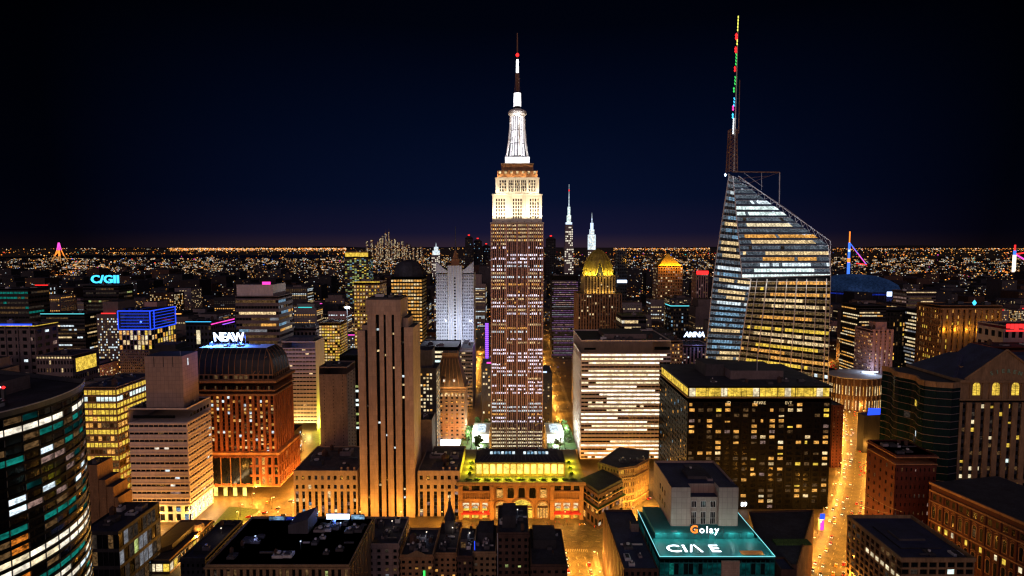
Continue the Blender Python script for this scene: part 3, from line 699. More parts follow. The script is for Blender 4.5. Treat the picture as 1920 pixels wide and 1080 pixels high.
# ------------------------------------------------------------------ E: striped block, yellow-green side
b = Bld('striped_block', 'pale striped block with a yellow green floodlit side right of the brick palace', 'office building', 528, 591, 642, 720, 34)
st = dict(nu=10, nv=19, wf=.985, hf=.34, rec=.8, lit=pick(61, .12, ['w_dim', 'w_faint', 'w_warm']), z0=10, z1=b.H - 7)
b.vol(-b.W/2, b.W/2, 0, b.D, 0, b.H, wall='white_concrete', roof='navy_roof', front=st, right=None)
b.p('rooftop_block').box(-b.W/2 + 6, b.W/2 - 5, 7, 27, b.H + .01, b.H + 5, 'dark_concrete', 'navy_roof')
for i in range(19):
    z = 10 + (i + .84) * (b.H - 17) / 19; b.p('ledge').box(-b.W/2 - .4, b.W/2 + .3, -.5, -.004, z, z + .6, 'white_concrete')
for i in range(4): light((b.W/2 + 8, 2 + i * 10, 9 + i), 42000, (.75, .85, .06), b.root, 1.5)
for i in range(3): light((-b.W/2 + 10 + i * 12, -10, 8), 16000, (1, .75, .25), b.root, 1.5)
b.done(60)

# ------------------------------------------------------------------ G: limestone slab tower
b = Bld('slab_tower', 'tall brown limestone slab tower with dark vertical window slots', 'skyscraper', 673, 776, 612, 484, 46)
lim = 'limestone'
X = lambda px: b.lx(px, 780)
pil = [(673, 686.5, 620), (692, 707, 590), (713.5, 721.5, 590), (726, 736.5, 590), (741.5, 753.5, 590), (759.5, 776, 614)]
for x0, x1, yt in pil: pm = b.p('pilaster#%d' % x0); pm.box(X(x0), X(x1), 0, 2.6, 0, b.lz(yt), lim)
gm = b.p('dark_window')
for (x0, x1, yt), (x2, x3, yu) in zip(pil, pil[1:]):
    zt = b.lz(max(yt, yu)); gm.poly([(X(x1), 1.9, 0), (X(x2), 1.9, 0), (X(x2), 1.9, zt), (X(x1), 1.9, zt)], 'glass')
    for q in range(46):
        z = 4 + q * 3.6
        if z > zt - 3: break
        pm.box(X(x1), X(x2), 1.75, 1.88, z, z + 1.0, 'black_panel')
        if random.Random(q * 5 + int(x1)).random() < .10: b.win([(X(x1) + .5, 1.86, z + 1.3), (X(x2) - .5, 1.86, z + 1.3), (X(x2) - .5, 1.86, z + 3), (X(x1) + .5, 1.86, z + 3)], random.Random(q).choice(['w_cool', 'w_faint', 'w_warm']))
wl = b.p('wall')
wl.box(X(673) + .1, X(690), 2.602, 40, 0, b.lz(620) - .5, lim, 'bitumen')
wl.box(X(690) + .004, X(753.5), 2.602, 32, 0, b.lz(590) - .01, lim, 'bitumen')
wl.box(X(753.5) + .004, X(776) - .1, 2.602, 38, 0, b.lz(614) - .5, lim, 'bitumen')
x0, x1 = X(690.5), X(753.5)
zt = b.lz(562)
tp = b.p('crown'); tp.box(x0 - .3, x1 + .3, -.3, 32.5, b.lz(590) + .01, zt, lim, 'bitumen')
for q in range(9):
    x = x0 + (q + .5) * (x1 - x0) / 9; tp.box(x - .35, x + .35, -.55, -.31, b.lz(590) + .3, zt - 3, lim)
tp.box(x0 + .6, x1 - .6, 1, 31, zt + .01, zt + 1.6, 'dark_concrete', 'bitumen')
b.p('setback').box(x1 + .32, X(765), 7, 30, b.lz(614) - .45, b.lz(598), lim, 'bitumen')
b.p('setback').box(X(676), x0 - .32, 8, 30, b.lz(620) - .45, b.lz(612), lim, 'bitumen')
b.units(4, x0 + 2, x1 - 2, 4, 26, zt + 1.6, hmax=2.5)
b.done(60)
# low wings of the slab
def wing(label, xl, xr, D, n, seed):
    b = Bld('low_wing', label, 'low building', xl, xr, 885, 486, D, group='low stone wings beside the slab tower')
    z1 = b.H
    b.vol(-b.W/2, b.W/2, 0, D, 0, z1, wall='tan_stone', roof='bitumen_light', parapet=1.1, front=None, right=None)
    # front: two rows of square windows over tall slots
    f = [f for f in b.parts['wall'].f]
    b.parts['wall'] = MB(); P_ = b.parts['wall']
    for (O, u, W) in (((b.W/2, 0), (0, 1), D), ((b.W/2, D), (-1, 0), b.W), ((-b.W/2, D), (0, -1), D)):
        P_.poly([(O[0], O[1], 0), (O[0]+u[0]*W, O[1]+u[1]*W, 0), (O[0]+u[0]*W, O[1]+u[1]*W, z1), (O[0], O[1], z1)], 'tan_stone')
    b.grid((-b.W/2, 0), (1, 0), b.W, z1 - 17, z1 - 1, n, 2, .46, .45, .8, 'tan_stone', lit=pick(seed, .22, ['w_faint', 'w_dim', 'w_warm'], [4, 3, 1]), vs=.5)
    P_.poly([(-b.W/2, 0, z1 - 1), (b.W/2, 0, z1 - 1), (b.W/2, 0, z1), (-b.W/2, 0, z1)], 'tan_stone')
    b.grid((-b.W/2, 0), (1, 0), b.W, 0, z1 - 17, n, 7, .46, .92, .9, 'tan_stone', span='dark_wall', lit=pick(seed + 1, .45, ['w_faint', 'w_pink', 'w_dim', 'w_ice', 'w_warm', 'w_amber'], [5, 3, 3, 2, 2, 1]), glass='glass')
    b.units(12, -b.W/2 + 2, b.W/2 - 2, 5, D - 3, z1, 'dark_concrete', 4.5, 3, 12)
    t = b.p('chimney')
    for q in range(3): t.box(b.W/2 - 4 - q * 5.5, b.W/2 - 2.6 - q * 5.5, 2, 3.4, z1 + .003, z1 + 3.2, 'tan_stone')
    b.done(100)
wing('low stone wing with tall narrow windows left of the slab tower', 550, 670, 62, 10, 71)
wing('low stone wing with tall narrow windows right of the slab tower', 783, 862, 62, 6, 81)
b = Bld('plain_tower', 'grey brown plain tower with one column of small windows left of the slab tower', 'tower block', 598, 650, 690, 552, 30)
b.vol(-b.W/2, b.W/2, 0, b.D, 0, b.H, wall='brown_grey', roof='bitumen', front=dict(nu=3, nv=26, wf=.07, hf=.4, rec=.4, z0=20, z1=b.H - 6, lit=pick(91, .06, ['w_dim'])), right=dict(nu=3, nv=26, wf=.3, hf=.4, rec=.3, z0=20, z1=b.H - 6))
b.units(4, -b.W/2 + 2, b.W/2 - 2, 3, 25, b.H); b.done(20)
b = Bld('banded_office', 'dark office with pale green lit bands between plain tower and slab tower', 'office building', 636, 686, 668, 600, 40)
b.vol(-b.W/2, b.W/2, 0, b.D, 0, b.H, wall='black_panel', roof='bitumen', front=dict(nu=8, nv=24, wf=.98, hf=.5, rec=.3, lit=lambda i, j: ('w_pale' if random.Random(j).random() < .45 else 'w_green') if j in (8, 9, 11, 13, 14, 16, 17) else None))
b.done(30)
b = Bld('blank_tower', 'small blank grey tower block right of the slab tower', 'tower block', 782, 810, 790, 535, 24)
b.vol(-b.W/2, b.W/2, 0, b.D, 0, b.H, wall='brown_grey', roof='bitumen', parapet=1.5); b.units(3, -b.W/2 + 1, b.W/2 - 1, 2, 20, b.H, smax=4); b.done(0)

# ------------------------------------------------------------------ ornate brown tower
b = Bld('ornate_tower', 'ornate brown tower with a steep copper mansard crown beside the central skyscraper', 'tower block', 812, 872, 728, 640, 34)
sh = dict(nu=6, nv=15, wf=.42, hf=.5, rec=.5, lit=pick(101, .5, ['w_amber', 'w_warm', 'w_dim', 'w_deep'], [4, 1, 3, 2]), z1=b.H - 4)
b.vol(-b.W/2, b.W/2, 0, b.D, 0, b.H, wall='rust_stone', parapet=0, front=sh, right=sh)
for z, h, o in ((b.H - 3, 1.2, .8), (b.H, 1.6, 1.6), (b.lz(800), 1.2, .6)): b.cornice(-b.W/2, b.W/2, 0, b.D, z, h, o, 'rust_stone')
hw = b.W/2; mz = b.H + 1.6; zt = b.lz(672, 8)
b.p('mansard_roof').frustum((-hw + .5, hw - .5, .5, b.D - .5, mz), (-hw + 6, hw - 6, 6, b.D - 6, mz + (zt - mz) * .6), 'copper_roof')
b.p('mansard_roof').frustum((-hw + 6, hw - 6, 6, b.D - 6, mz + (zt - mz) * .6 + .002), (-hw + 8, hw - 8, 8, b.D - 8, zt), 'copper_roof')
for i in range(7):
    x = -hw + 1 + i * (b.W - 2) / 6; x2 = x * (hw - 8) / hw
    b.p('roof_rib#%d' % i).tube((x, .4, mz), (x2, 7.8, zt), .35, 'rust_stone', 4)
ln = b.p('lantern'); ln.box(-hw + 9, hw - 9, 9, b.D - 9, zt + .01, zt + 6, 'rust_stone', 'copper_roof')
for i in range(8): 
    x = -hw + 9 + i * (b.W - 18) / 7; ln.tube((x, 9, zt + 6), (x, 9, zt + 8 + (i % 2)), .5, 'rust_stone', 5, .15)
for x in (-5.5, 5.5):
    q = MB(); q.box(x - 1.4, x + 1.4, .6, 5, mz + 5, mz + 9, 'rust_stone'); q.poly([(x - 1.0, .55, mz + 5.4), (x + 1.0, .55, mz + 5.4), (x + 1.0, .55, mz + 8), (x - 1.0, .55, mz + 8)], 'w_white'); q.build('dormer', b.root)
for i in range(9): 
    x = -hw + (i + .25) * b.W / 9; b.win([(x, -.05, b.H - 9), (x + 1.7, -.05, b.H - 9), (x + 1.7, -.05, b.H - 6), (x, -.05, b.H - 6)], 'w_warm')
z = b.lz(830); q = MB(); q.box(-hw + 2, hw - 1, -2.2, -1.6, z - 2.5, z + 4, 'n_white'); q.build('light_panel', b.root)
for i in range(3): light((-hw + 6 + i * 12, -9, mz + 2), 7000, (1, .66, .26), b.root, 1.0)
for i in range(3): light((-hw + 6 + i * 12, -14, b.lz(800)), 16000, (1, .52, .2), b.root, 1.5)
b.done(80)

# ------------------------------------------------------------------ I: the central floodlit skyscraper, with its podium
YT = 566.0
b = Bld('floodlit_skyscraper', 'tallest central skyscraper with a floodlit white stepped crown and needle mast', 'skyscraper', 920, 1019, 419, YT, 56)
hw = b.W/2
zlow = b.lz(840)
nu, nv = 27, 62
rr = random.Random(8); T = {}
for j in range(nv):
    if j < 5:
        for i in range(nu): T[i, j] = 'w_cream'
        continue
    if j >= nv - 5:
        for i in range(nu): T[i, j] = 'w_warm' if rr.random() < .8 else 'w_amber'
        continue
    if rr.random() < .86:
        kk = rr.choices(['w_lilac', 'w_cool', 'w_amber', 'w_warm'], [5, 2, 1.5, 1.5])[0]
        for seg_ in ((0, 8), (8, 19), (19, 27)):
            if rr.random() < .72:
                for i in range(*seg_):
                    if rr.random() < .85: T[i, j] = kk
    for i in range(nu):
        if rr.random() < .03: T[i, j] = rr.choice(['w_dim', 'w_amber', 'w_faint', 'w_faint'])
lit = lambda i, j: T.get((i, j))
b.grid((-hw, 0), (1, 0), b.W, zlow, b.H, nu, nv, .60, .50, .7, 'mauve_stone', span='mauve_dark', lit=lit, pier=.15)
for i in (0, 3, 5, 8, 11, 13.5, 16, 19, 22, 24, 27):
    pw_ = .85 if i in (0, 8, 19, 27) else .5
    b.bar(b.p('pier#%d' % (i * 2)), (-hw, 0), (1, 0), max(0, i * b.W/nu - pw_), min(b.W, i * b.W/nu + pw_), .18, .75, zlow, b.H, 'mauve_pier')
side = dict(nu=16, nv=62, wf=.5, hf=.46, rec=.7, span='mauve_dark', wall='mauve_stone', lit=lambda i, j: T.get((i + 5, j)))
b.grid((hw, 0), (0, 1), b.D, zlow, b.H, **side); b.grid((-hw, b.D), (0, -1), b.D, zlow, b.H, **side)
w = b.p('wall'); w.poly([(hw, b.D, zlow), (-hw, b.D, zlow), (-hw, b.D, b.H), (hw, b.D, b.H)], 'mauve_stone')
w.box(-hw + .9, hw - .9, .9, b.D - .9, 0, zlow + .5, 'mauve_stone')
w.poly([(-hw, 0, b.H), (hw, 0, b.H), (hw, b.D, b.H), (-hw, b.D, b.H)], 'pale_stone')
b.cornice(-hw, hw, 0, b.D, b.H + .01, 1.0, .6, 'pale_stone')
def crown_tier(xl, xr, yt, yb, inset, name, nwin, wins=True):
    x0, x1 = b.lx(xl, yt, inset), b.lx(xr, yt, inset); z0, z1 = b.lz(yb, inset), b.lz(yt, inset)
    d0, d1 = inset, b.D - inset
    m = b.p(name); m.box(x0, x1, d0, d1, z0, z1, 'pale_stone', 'bitumen_light')
    m.box(x0 - .4, x1 + .4, d0 - .4, d1 + .4, z1 - 1.3, z1 + .2, 'pale_stone', 'bitumen_light')
    for i in range(nwin + 1):
        x = x0 + i * (x1 - x0) / nwin; 
        if wins: m.box(x - .55, x + .55, d0 - .8, d0 - .002, z0, z1 - 1.35, 'pale_stone')
    return x0, x1, z0, z1
def holes(x0, x1, z0, z1, inset, groups, rows, dark='mauve_dark'):
    dm = b.p('dark_window')
    for g0, g1, n in groups:
        for i in range(n):
            for j in range(rows):
                x = x0 + (g0 + (g1 - g0) * (i + .22) / n) * (x1 - x0); xx = x + (g1 - g0) / n * .66 * (x1 - x0)
                z = z0 + (.10 + .74 * (j + .2) / rows) * (z1 - z0); zz = z + .74 / rows * .78 * (z1 - z0)
                dm.poly([(x, inset - .06, z), (xx, inset - .06, z), (xx, inset - .06, zz), (x, inset - .06, zz)], dark)
                if random.Random(i * 91 + j * 7 + int(g0 * 100)).random() < .12: b.win([(x + .1, inset - .09, z + .1), (xx - .1, inset - .09, z + .1), (xx - .1, inset - .09, zz - .1), (x + .1, inset - .09, zz - .1)], 'w_warm')
t1 = crown_tier(923, 1016.5, 364, 416.5, 3, 'lower_crown', 3, False); holes(*t1, 3, ((.06, .26, 4), (.40, .60, 4), (.74, .94, 4)), 6)
t2 = crown_tier(929, 1011, 333, 363, 7, 'upper_crown', 3, False); holes(*t2, 7, ((.08, .25, 3), (.30, .42, 3), (.44, .56, 3), (.58, .70, 3), (.75, .92, 3)), 4)
for t, ins, xs in ((t1, 3, (.02, .32, .36, .64, .68, .98)), (t2, 7, (.02, .27, .43, .57, .73, .98))):
    for f in xs:
        x = t[0] + f * (t[1] - t[0]); b.p('crown_pier#%d' % int(x * 10 + ins)).box(x - .7, x + .7, ins - 1.3, ins - .45, t[2] + .1, t[3] - .2, 'pale_stone')
x0, x1 = b.lx(932, 325, 12), b.lx(1008, 325, 12)
cp = b.p('dark_tier'); cp.box(x0, x1, 12, b.D - 12, b.lz(333, 12) - 1, b.lz(320, 12), 'rust_stone', 'bitumen')
for i in range(7):
    x = x0 + (i + .5) * (x1 - x0) / 7; z = b.lz(323, 12); b.win([(x - 1.1, 11.7, z - 1.2), (x + 1.1, 11.7, z - 1.2), (x + 1.1, 11.7, z + 1.1), (x - 1.1, 11.7, z + 1.1)], 'w_warm')
x0, x1 = b.lx(940, 310, 15), b.lx(1000, 310, 15)
cp.box(x0, x1, 15, b.D - 15, b.lz(320, 15) - .5, b.lz(308, 15), 'rust_stone', 'bitumen'); cp.box(x0 - .6, x1 + .6, 14.4, b.D - 14.4, b.lz(308, 15) + .01, b.lz(306, 15), 'ochre_stone')
yc = b.D / 2
mm = b.p('mast_base'); x0, x1 = b.lx(947, 300, 18), b.lx(993, 300, 18)
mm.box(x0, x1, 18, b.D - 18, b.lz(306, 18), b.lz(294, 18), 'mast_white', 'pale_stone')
Mz = lambda py: b.lz(py, yc); Mr = lambda px: b.lx(px, 250, yc)
def mr(half): return half * (YT + yc) / FP
mst = b.p('mast'); prof = [(mr(14), Mz(294)), (mr(12), Mz(270)), (mr(10.5), Mz(245)), (mr(10), Mz(218))]
mst.lathe(Mr(970), yc, prof, 16, 'metal')
for q in range(16):                                                # the tall glazed slots of the mast, lit from inside
    a = 2 * math.pi * (q + .5) / 16; c_, s_ = math.cos(a), math.sin(a)
    for (ra, za), (rb_, zb_) in zip(prof, prof[1:]):
        ta = (-s_, c_); wd = .40
        pts = [(Mr(970) + ra * 1.01 * c_ - ta[0] * wd * ra * .3, yc + ra * 1.01 * s_ - ta[1] * wd * ra * .3, za + .3), (Mr(970) + ra * 1.01 * c_ + ta[0] * wd * ra * .3, yc + ra * 1.01 * s_ + ta[1] * wd * ra * .3, za + .3),
               (Mr(970) + rb_ * 1.01 * c_ + ta[0] * wd * rb_ * .3, yc + rb_ * 1.01 * s_ + ta[1] * wd * rb_ * .3, zb_ - .3), (Mr(970) + rb_ * 1.01 * c_ - ta[0] * wd * rb_ * .3, yc + rb_ * 1.01 * s_ - ta[1] * wd * rb_ * .3, zb_ - .3)]
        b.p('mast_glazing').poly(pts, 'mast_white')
for a in range(4):
    bt = b.p('buttress#%d' % a)
    c_, s_ = math.cos(.25 + a * math.pi/2), math.sin(.25 + a * math.pi/2)
    P3 = lambda r, z: (Mr(970) + r * c_, yc + r * s_, z)
    for (ra, za), (rb_, zb_) in zip([(mr(20), Mz(294)), (mr(16), Mz(268)), (mr(13.5), Mz(240))], [(mr(16), Mz(268)), (mr(13.5), Mz(240)), (mr(12.5), Mz(216))]):
        bt.tube(P3(ra, za), P3(rb_, zb_), 1.15, 'pale_stone', 6)
cap = b.p('mast_cap'); cap.lathe(Mr(970), yc, [(mr(13), Mz(219)), (mr(17), Mz(215)), (mr(17), Mz(211)), (mr(15), Mz(208)), (mr(8), Mz(205))], 16, 'pale_stone')
cap.lathe(Mr(970), yc, [(mr(5), Mz(205)), (mr(6), Mz(202)), (mr(6), Mz(200))], 12, 'mauve_dark')
an = b.p('antenna')
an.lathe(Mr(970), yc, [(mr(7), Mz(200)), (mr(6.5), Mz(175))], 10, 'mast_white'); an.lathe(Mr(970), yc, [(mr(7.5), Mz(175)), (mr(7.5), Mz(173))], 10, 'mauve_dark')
for q in range(6):
    a = q * math.pi/3; an.tube((Mr(970) + mr(4.6) * math.cos(a), yc + mr(4.6) * math.sin(a), Mz(173)), (Mr(970) + mr(3) * math.cos(a), yc + mr(3) * math.sin(a), Mz(137)), .32, 'rust_steel', 4)
an.lathe(Mr(970), yc, [(mr(2.6), Mz(173)), (mr(2), Mz(137))], 8, 'rust_steel')
an.lathe(Mr(970), yc, [(mr(2.4), Mz(136)), (mr(2.0), Mz(112))], 8, 'n_white'); an.lathe(Mr(970), yc, [(mr(1.6), Mz(112)), (mr(1.0), Mz(62))], 6, 'rust_steel')
for q in range(3): an.tube((Mr(970), yc, Mz(150 + q * 6)), (Mr(970 + 5 - q), yc - 1, Mz(148 + q * 6)), .22, 'steel', 4)
q = MB(); q.lathe(Mr(970), yc, [(.4, Mz(107)), (mr(3), Mz(104.5)), (mr(3), Mz(102)), (.4, Mz(99))], 10, 'n_red'); q.build('beacon', b.root)
# floodlights on the setbacks
def flood(x, y, z, power, col, aim, spot=75):
    m_ = MB(); m_.box(x - .5, x + .5, y - .4, y + .4, z, z + .7, 'metal'); m_.build('floodlight', b.root)
    light((x, y, z + 1.2), power, col, b.root, .5, spot, aim)
for i in range(7):
    x = t1[0] + (i + .5) * (t1[1] - t1[0]) / 7
    light((x, -7.5, t1[2] + 1), 38000 if i in (0, 1, 5, 6) else 16000, (1, .82, .52), b.root, .5, 100, (x, 2.5, t1[2] + 17), .6)
    light((x * .9, 1.2, t2[2] + 2.5), 3000 if i in (0, 1, 5, 6) else 1200, (1, .84, .55), b.root, .8)
for i in range(4): light((-18 + i * 12, 8, b.lz(330, 12)), 2200, (1, .7, .35), b.root, .6)
for x in (-8, 8): light((x + Mr(970), yc - 15, Mz(285)), 9000, (.92, .93, 1), b.root, .8)
light((Mr(970), yc - 14, Mz(225)), 5000, (.92, .93, 1), b.root, .8)
b.done(100)
fa = MB()
for i in range(7):
    x = t1[0] + (i + .5) * (t1[1] - t1[0]) / 7
    fa.tube((x, 0, b.H + .6), (x, -7.0, t1[2] + .2), .12, 'metal', 4); fa.box(x - .5, x + .5, -7.6, -6.8, t1[2] - .2, t1[2] + .25, 'metal')
fa.build('floodlight', b.root)

# podium of the skyscraper: classical front with arches, lit attic, dark upper hall
b = Bld('arched_hall', 'classical arched hall with yellow lit roof terrace at the foot of the tallest skyscraper', 'building', 862, 1092, 905, 482, 78)
hw, zc = b.W/2, b.H
X = lambda px: b.lx(px, 930); Z = lambda py: b.lz(py)
w = b.p('wall')
def front_panel(x0, x1, z0, z1, y=0, key='brown_stone'): w.poly([(x0, y, z0), (x1, y, z0), (x1, y, z1), (x0, y, z1)], key)
for q in ((hw, 0, 0, 1, b.D), (hw, b.D, -1, 0, b.W), (-hw, b.D, 0, -1, b.D)):
    if q[3]: b.grid((q[0], q[1]), (q[2], q[3]), q[4], 0, zc, 9, 3, .5, .6, .6, 'brown_stone', lit=pick(111, .4, ['w_amber', 'w_warm']))
    else: w.poly([(q[0], q[1], 0), (q[0] + q[2]*q[4], q[1], 0), (q[0] + q[2]*q[4], q[1], zc), (q[0], q[1], zc)], 'brown_stone')
def arch(mbk, x0, x1, z0, zs, y, key, n=10):
    c, r = (x0 + x1)/2, (x1 - x0)/2
    pts = [(x0, y, z0), (x1, y, z0)] + [(c + r * math.cos(math.pi * q / n), y, zs + r * math.sin(math.pi * q / n)) for q in range(n + 1)]
    b.p(mbk).poly(pts, key)
def arch_ring(x0, x1, z0, zs, y, key, t=.7, n=10):
    c, r = (x0 + x1)/2, (x1 - x0)/2; m_ = b.p('arch#%d' % int(x0 * 10))
    P = [(x1, y, z0)] + [(c + r * math.cos(math.pi * q / n), y, zs + r * math.sin(math.pi * q / n)) for q in range(n + 1)] + [(x0, y, z0)]
    for a_, c_ in zip(P, P[1:]): m_.tube(a_, c_, t, key, 5)
front_panel(-hw, hw, 0, zc)                                            # the wall behind everything on the front
zmid = Z(940)
m_ = b.p('front_bay')
for x0, x1 in ((-hw, X(922)), (X(1035), hw)):                        # side bays: loggia with balusters, lit opening, awning, shop
    m_ = b.p('front_bay#%d' % int(x0))
    m_.box(x0, x1, -2.2, -.004, Z(937), Z(933), 'brown_stone')
    for i in range(14): 
        x = x0 + (i + .5) * (x1 - x0) / 14; m_.box(x - .35, x + .35, -2.0, -1.4, Z(932.9), Z(922), 'brown_stone')
    m_.box(x0, x1, -2.3, -1.2, Z(921.9), Z(919), 'brown_stone')
    b.p('dark_window').poly([(x0 + 2, -.05, Z(919)), (x1 - 2, -.05, Z(919)), (x1 - 2, -.05, Z(910)), (x0 + 2, -.05, Z(910))], 'glass')
    for i in range(3):
        q0 = x0 + 2.5 + i * (x1 - x0 - 5) / 3; q1 = q0 + (x1 - x0 - 5) / 3 - 1
        b.win([(q0, -.05, Z(953)), (q1, -.05, Z(953)), (q1, -.05, Z(943)), (q0, -.05, Z(943))], 'w_cream')
        arch('dark_window', q0, q1, .5, 8.5, -.05, 'glass')
        b.win([(q0 + .4, -.10, .8), (q1 - .4, -.10, .8), (q1 - .4, -.10, 9), (q0 + .4, -.10, 9)], 'w_gold')
        arch_ring(q0, q1, .5, 8.8, -.2, 'brown_stone', .5)
    aw = b.p('awning#%d' % int(x0)); aw.prism([(x0 + 1.5, -3.4), (x1 - 1.5, -3.4), (x1 - 1.5, -.01), (x0 + 1.5, -.01)], Z(962), Z(960), 'awning_red', ztop=[Z(960), Z(960), Z(957), Z(957)])
    for i in range(4): 
        x = x0 + i * (x1 - x0) / 3; m_.box(x - (1.1 if 0 < i < 3 else .01 if x in (x0,) else 1.1), min(x + 1.1, hw), -1.0, -.006, 0, Z(911), 'brown_stone') if 0 < i < 3 else None
for x in (X(864), X(922), X(1035), X(1090)):
    m_ = b.p('front_pier#%d' % int(x)); m_.box(x - 1.6, x + 1.6, -2.6, -.008, 0, zc - 2.2, 'brown_stone')
    for z in (Z(957), Z(938), Z(911)): m_.box(x - 2.0, x + 2.0, -3.0, -.009, z, z + .8, 'ochre_stone')
for x0, x1, z0, zs, k in ((X(957), X(1000), 0.5, Z(955), 'w_gold'), (X(928), X(951), 0.5, Z(950), 'w_amber'), (X(1006), X(1029), .5, Z(950), 'w_amber')):
    arch('great_window', x0, x1, z0, zs, -.06, k); arch_ring(x0, x1, z0, zs, -.3, 'ochre_stone', .9)
    for i in range(1, 4): x = x0 + i * (x1 - x0)/4; b.p('mullion').box(x - .25, x + .25, -.4, -.07, z0, zs + 1, 'brick_brown')
    b.p('mullion').box(x0, x1, -.42, -.08, zs - .6, zs + .2, 'brick_brown'); b.p('mullion').box(x0, x1, -.42, -.08, 9.5, 11.3, 'brick_brown')
for i in range(5):                                                   # the row of windows under the cornice
    x0 = X(930 + i * 20.5); x1 = X(944 + i * 20.5)
    b.p('dark_window').poly([(x0, -.05, Z(934)), (x1, -.05, Z(934)), (x1, -.05, Z(915)), (x0, -.05, Z(915))], 'glass')
    arch_ring(x0, x1, Z(934), Z(919), -.2, 'ochre_stone', .45)
    if i in (0, 4): b.win([(x0 + .6, -.09, Z(933)), (x1 - .6, -.09, Z(933)), (x1 - .6, -.09, Z(918)), (x0 + .6, -.09, Z(918))], 'w_amber')
for z0, z1, o in ((zc - 2.2, zc - 1.4, 1.4), (zc - 1.39, zc, 2.8)): b.cornice(-hw, hw, 0, b.D, z0, z1 - z0, o, 'ochre_stone')
rf = b.p('roof'); rf.poly([(-hw, -.5, zc + .01), (hw, -.5, zc + .01), (hw, b.D, zc + .01), (-hw, b.D, zc + .01)], 'paving')
b.p('parapet').box(-hw - 2.2, hw + 2.2, -2.4, -1.9, zc + .004, zc + 1.2, 'ochre_stone')
ay = 14                                                              # lit attic
xa0, xa1 = b.lx(892, 880, ay), b.lx(1058, 880, ay); za0, za1 = zc, b.lz(868, ay)
at_ = b.p('attic')
at_.box(xa0, xa1, ay, 42, zc + .015, za1, 'ochre_stone', 'bitumen')
for i in range(13):
    x0 = xa0 + (i + .12) * (xa1 - xa0)/13; x1 = x0 + (xa1 - xa0)/13 * .76
    b.win([(x0, ay - .05, zc + 2.2), (x1, ay - .05, zc + 2.2), (x1, ay - .05, za1 - 1.2), (x0, ay - .05, za1 - 1.2)], 'w_goldpanel')
    at_.box(x1 + .15, x1 + (xa1 - xa0)/13 * .24 - .15, ay - .9, ay - .004, zc + .02, za1 - .4, 'brown_stone')
at_.box(xa0 - .8, xa1 + .8, ay - .8, 42.5, za1 + .003, za1 + .8, 'dark_concrete', 'bitumen')
uh = b.p('upper_hall'); uz = za1 + 2.8
uh.frustum((xa0 + 1, xa1 - 1, ay + 3, 42, za1 + .81), (xa0 + 5, xa1 - 5, ay + 12, 42, uz), 'bitumen', 'bitumen')
for i in range(22): 
    x = xa0 + 2 + i * (xa1 - xa0 - 4)/21; xx = x * (xa1 - 5)/(xa1 - 1); uh.tube((x, ay + 2.8, za1 + .9), (xx, ay + 11.8, uz), .18, 'metal', 4)
sk = b.p('skylight')
for i in range(16):
    x = xa0 + 12 + i * (xa1 - xa0 - 24)/16
    if 6 < i < 9: continue
    sk.box(x, x + 2.2, ay + 14, ay + 17, uz + .004, uz + 1.4, 'w_ice' if i % 3 else 'w_cool')
b.units(12, xa0 + 6, xa1 - 6, ay + 19, 41, uz, 'metal', 1.5, 1, 3)
b.units(22, xa0 + 2, xa1 - 2, 46, 74, zc + .02, 'steel', 4, 2, 6)
for i in range(9): light((xa0 + 4 + i * (xa1 - xa0 - 8)/8, 6, zc + 3), 5200, (.95, .85, .03), b.root, .7)
for y in (22, 36, 50):
    for s_ in (-1, 1): light((s_ * (hw - 6), y, zc + 3.2), 6500, (.95, .85, .03), b.root, .7)
for i in range(8): light((-hw + 6 + i * (b.W - 12)/7, -7, 5), 3000, (1, .55, .14), b.root, 1)
ARCH_ROOF = zc
b.done(100)
TERR = []
for s_ in (-1, 1):                                                    # white lit pavilions on both sides of the tower foot
    px = 901 if s_ < 0 else 1041
    q = at(px, 815, 628)
    side = 'left' if s_ < 0 else 'right'
    r = empty('lit_pavilion', (q.x, 628, 0), 'white lit glass roofed pavilion at the foot of the skyscraper on its %s side' % side, 'pavilion', 'pavilions beside the skyscraper')
    m_ = MB(); zz = at(px, 815, 628).z
    m_.box(-9, 9, 0, 40, 0, zz, 'pale_stone', 'pale_stone'); 
    for i in range(5): m_.box(-9 + i * 4.5 - .4, -9 + i * 4.5 + .4, -.6, -.004, 0, zz, 'pale_stone') if i not in (0, 4) else None
    m_.box(-9.6, 9.6, -.8, 40.5, zz + .003, zz + .8, 'pale_stone'); m_.build('wall', r)
    g_ = MB(); g_.frustum((-5, 5, 6, 32, zz + .81), (-2.5, 2.5, 10, 28, zz + 3.5), 'w_cool'); g_.build('skylight', r)
    for y in (-8, 8, 24): light((s_ * 12, y, zz + 5), 22000, (.85, 1, .90), r, .8)
    light((0, -9, zz - 8), 26000, (.9, 1, .95), r, .8)
    TERR.append((q.x, zz))

# ------------------------------------------------------------------ J: striped white lit office
b = Bld('lit_band_office', 'pale office slab with long white lit window bands right of the tallest skyscraper', 'office building', 1090, 1258, 640, 600, 78)
nv = 27; zb, zt = 8, b.lz(662)
nu = 24
fr = dict(nu=nu, nv=nv, wf=.97, hf=.46, rec=.5, z0=zb, z1=zt, lit=runs(121, nu, nv, .94, ['w_strip', 'w_strip2', 'w_cool'], [6, 3, .3], .4, .95, 2))
b.vol(-b.W/2, b.W/2, 0, b.D, 0, b.H, wall='white_concrete', roof='bitumen', front=fr, left=dict(fr, nu=16, lit=runs(122, 16, nv, .9, ['w_strip', 'w_strip2'], None, .4, 1, 2)))
b.p('dark_window').poly([(b.W/2 - 17, -.04, b.lz(656)), (b.W/2 - 1, -.04, b.lz(656)), (b.W/2 - 1, -.04, b.lz(650)), (b.W/2 - 17, -.04, b.lz(650))], 'glass')
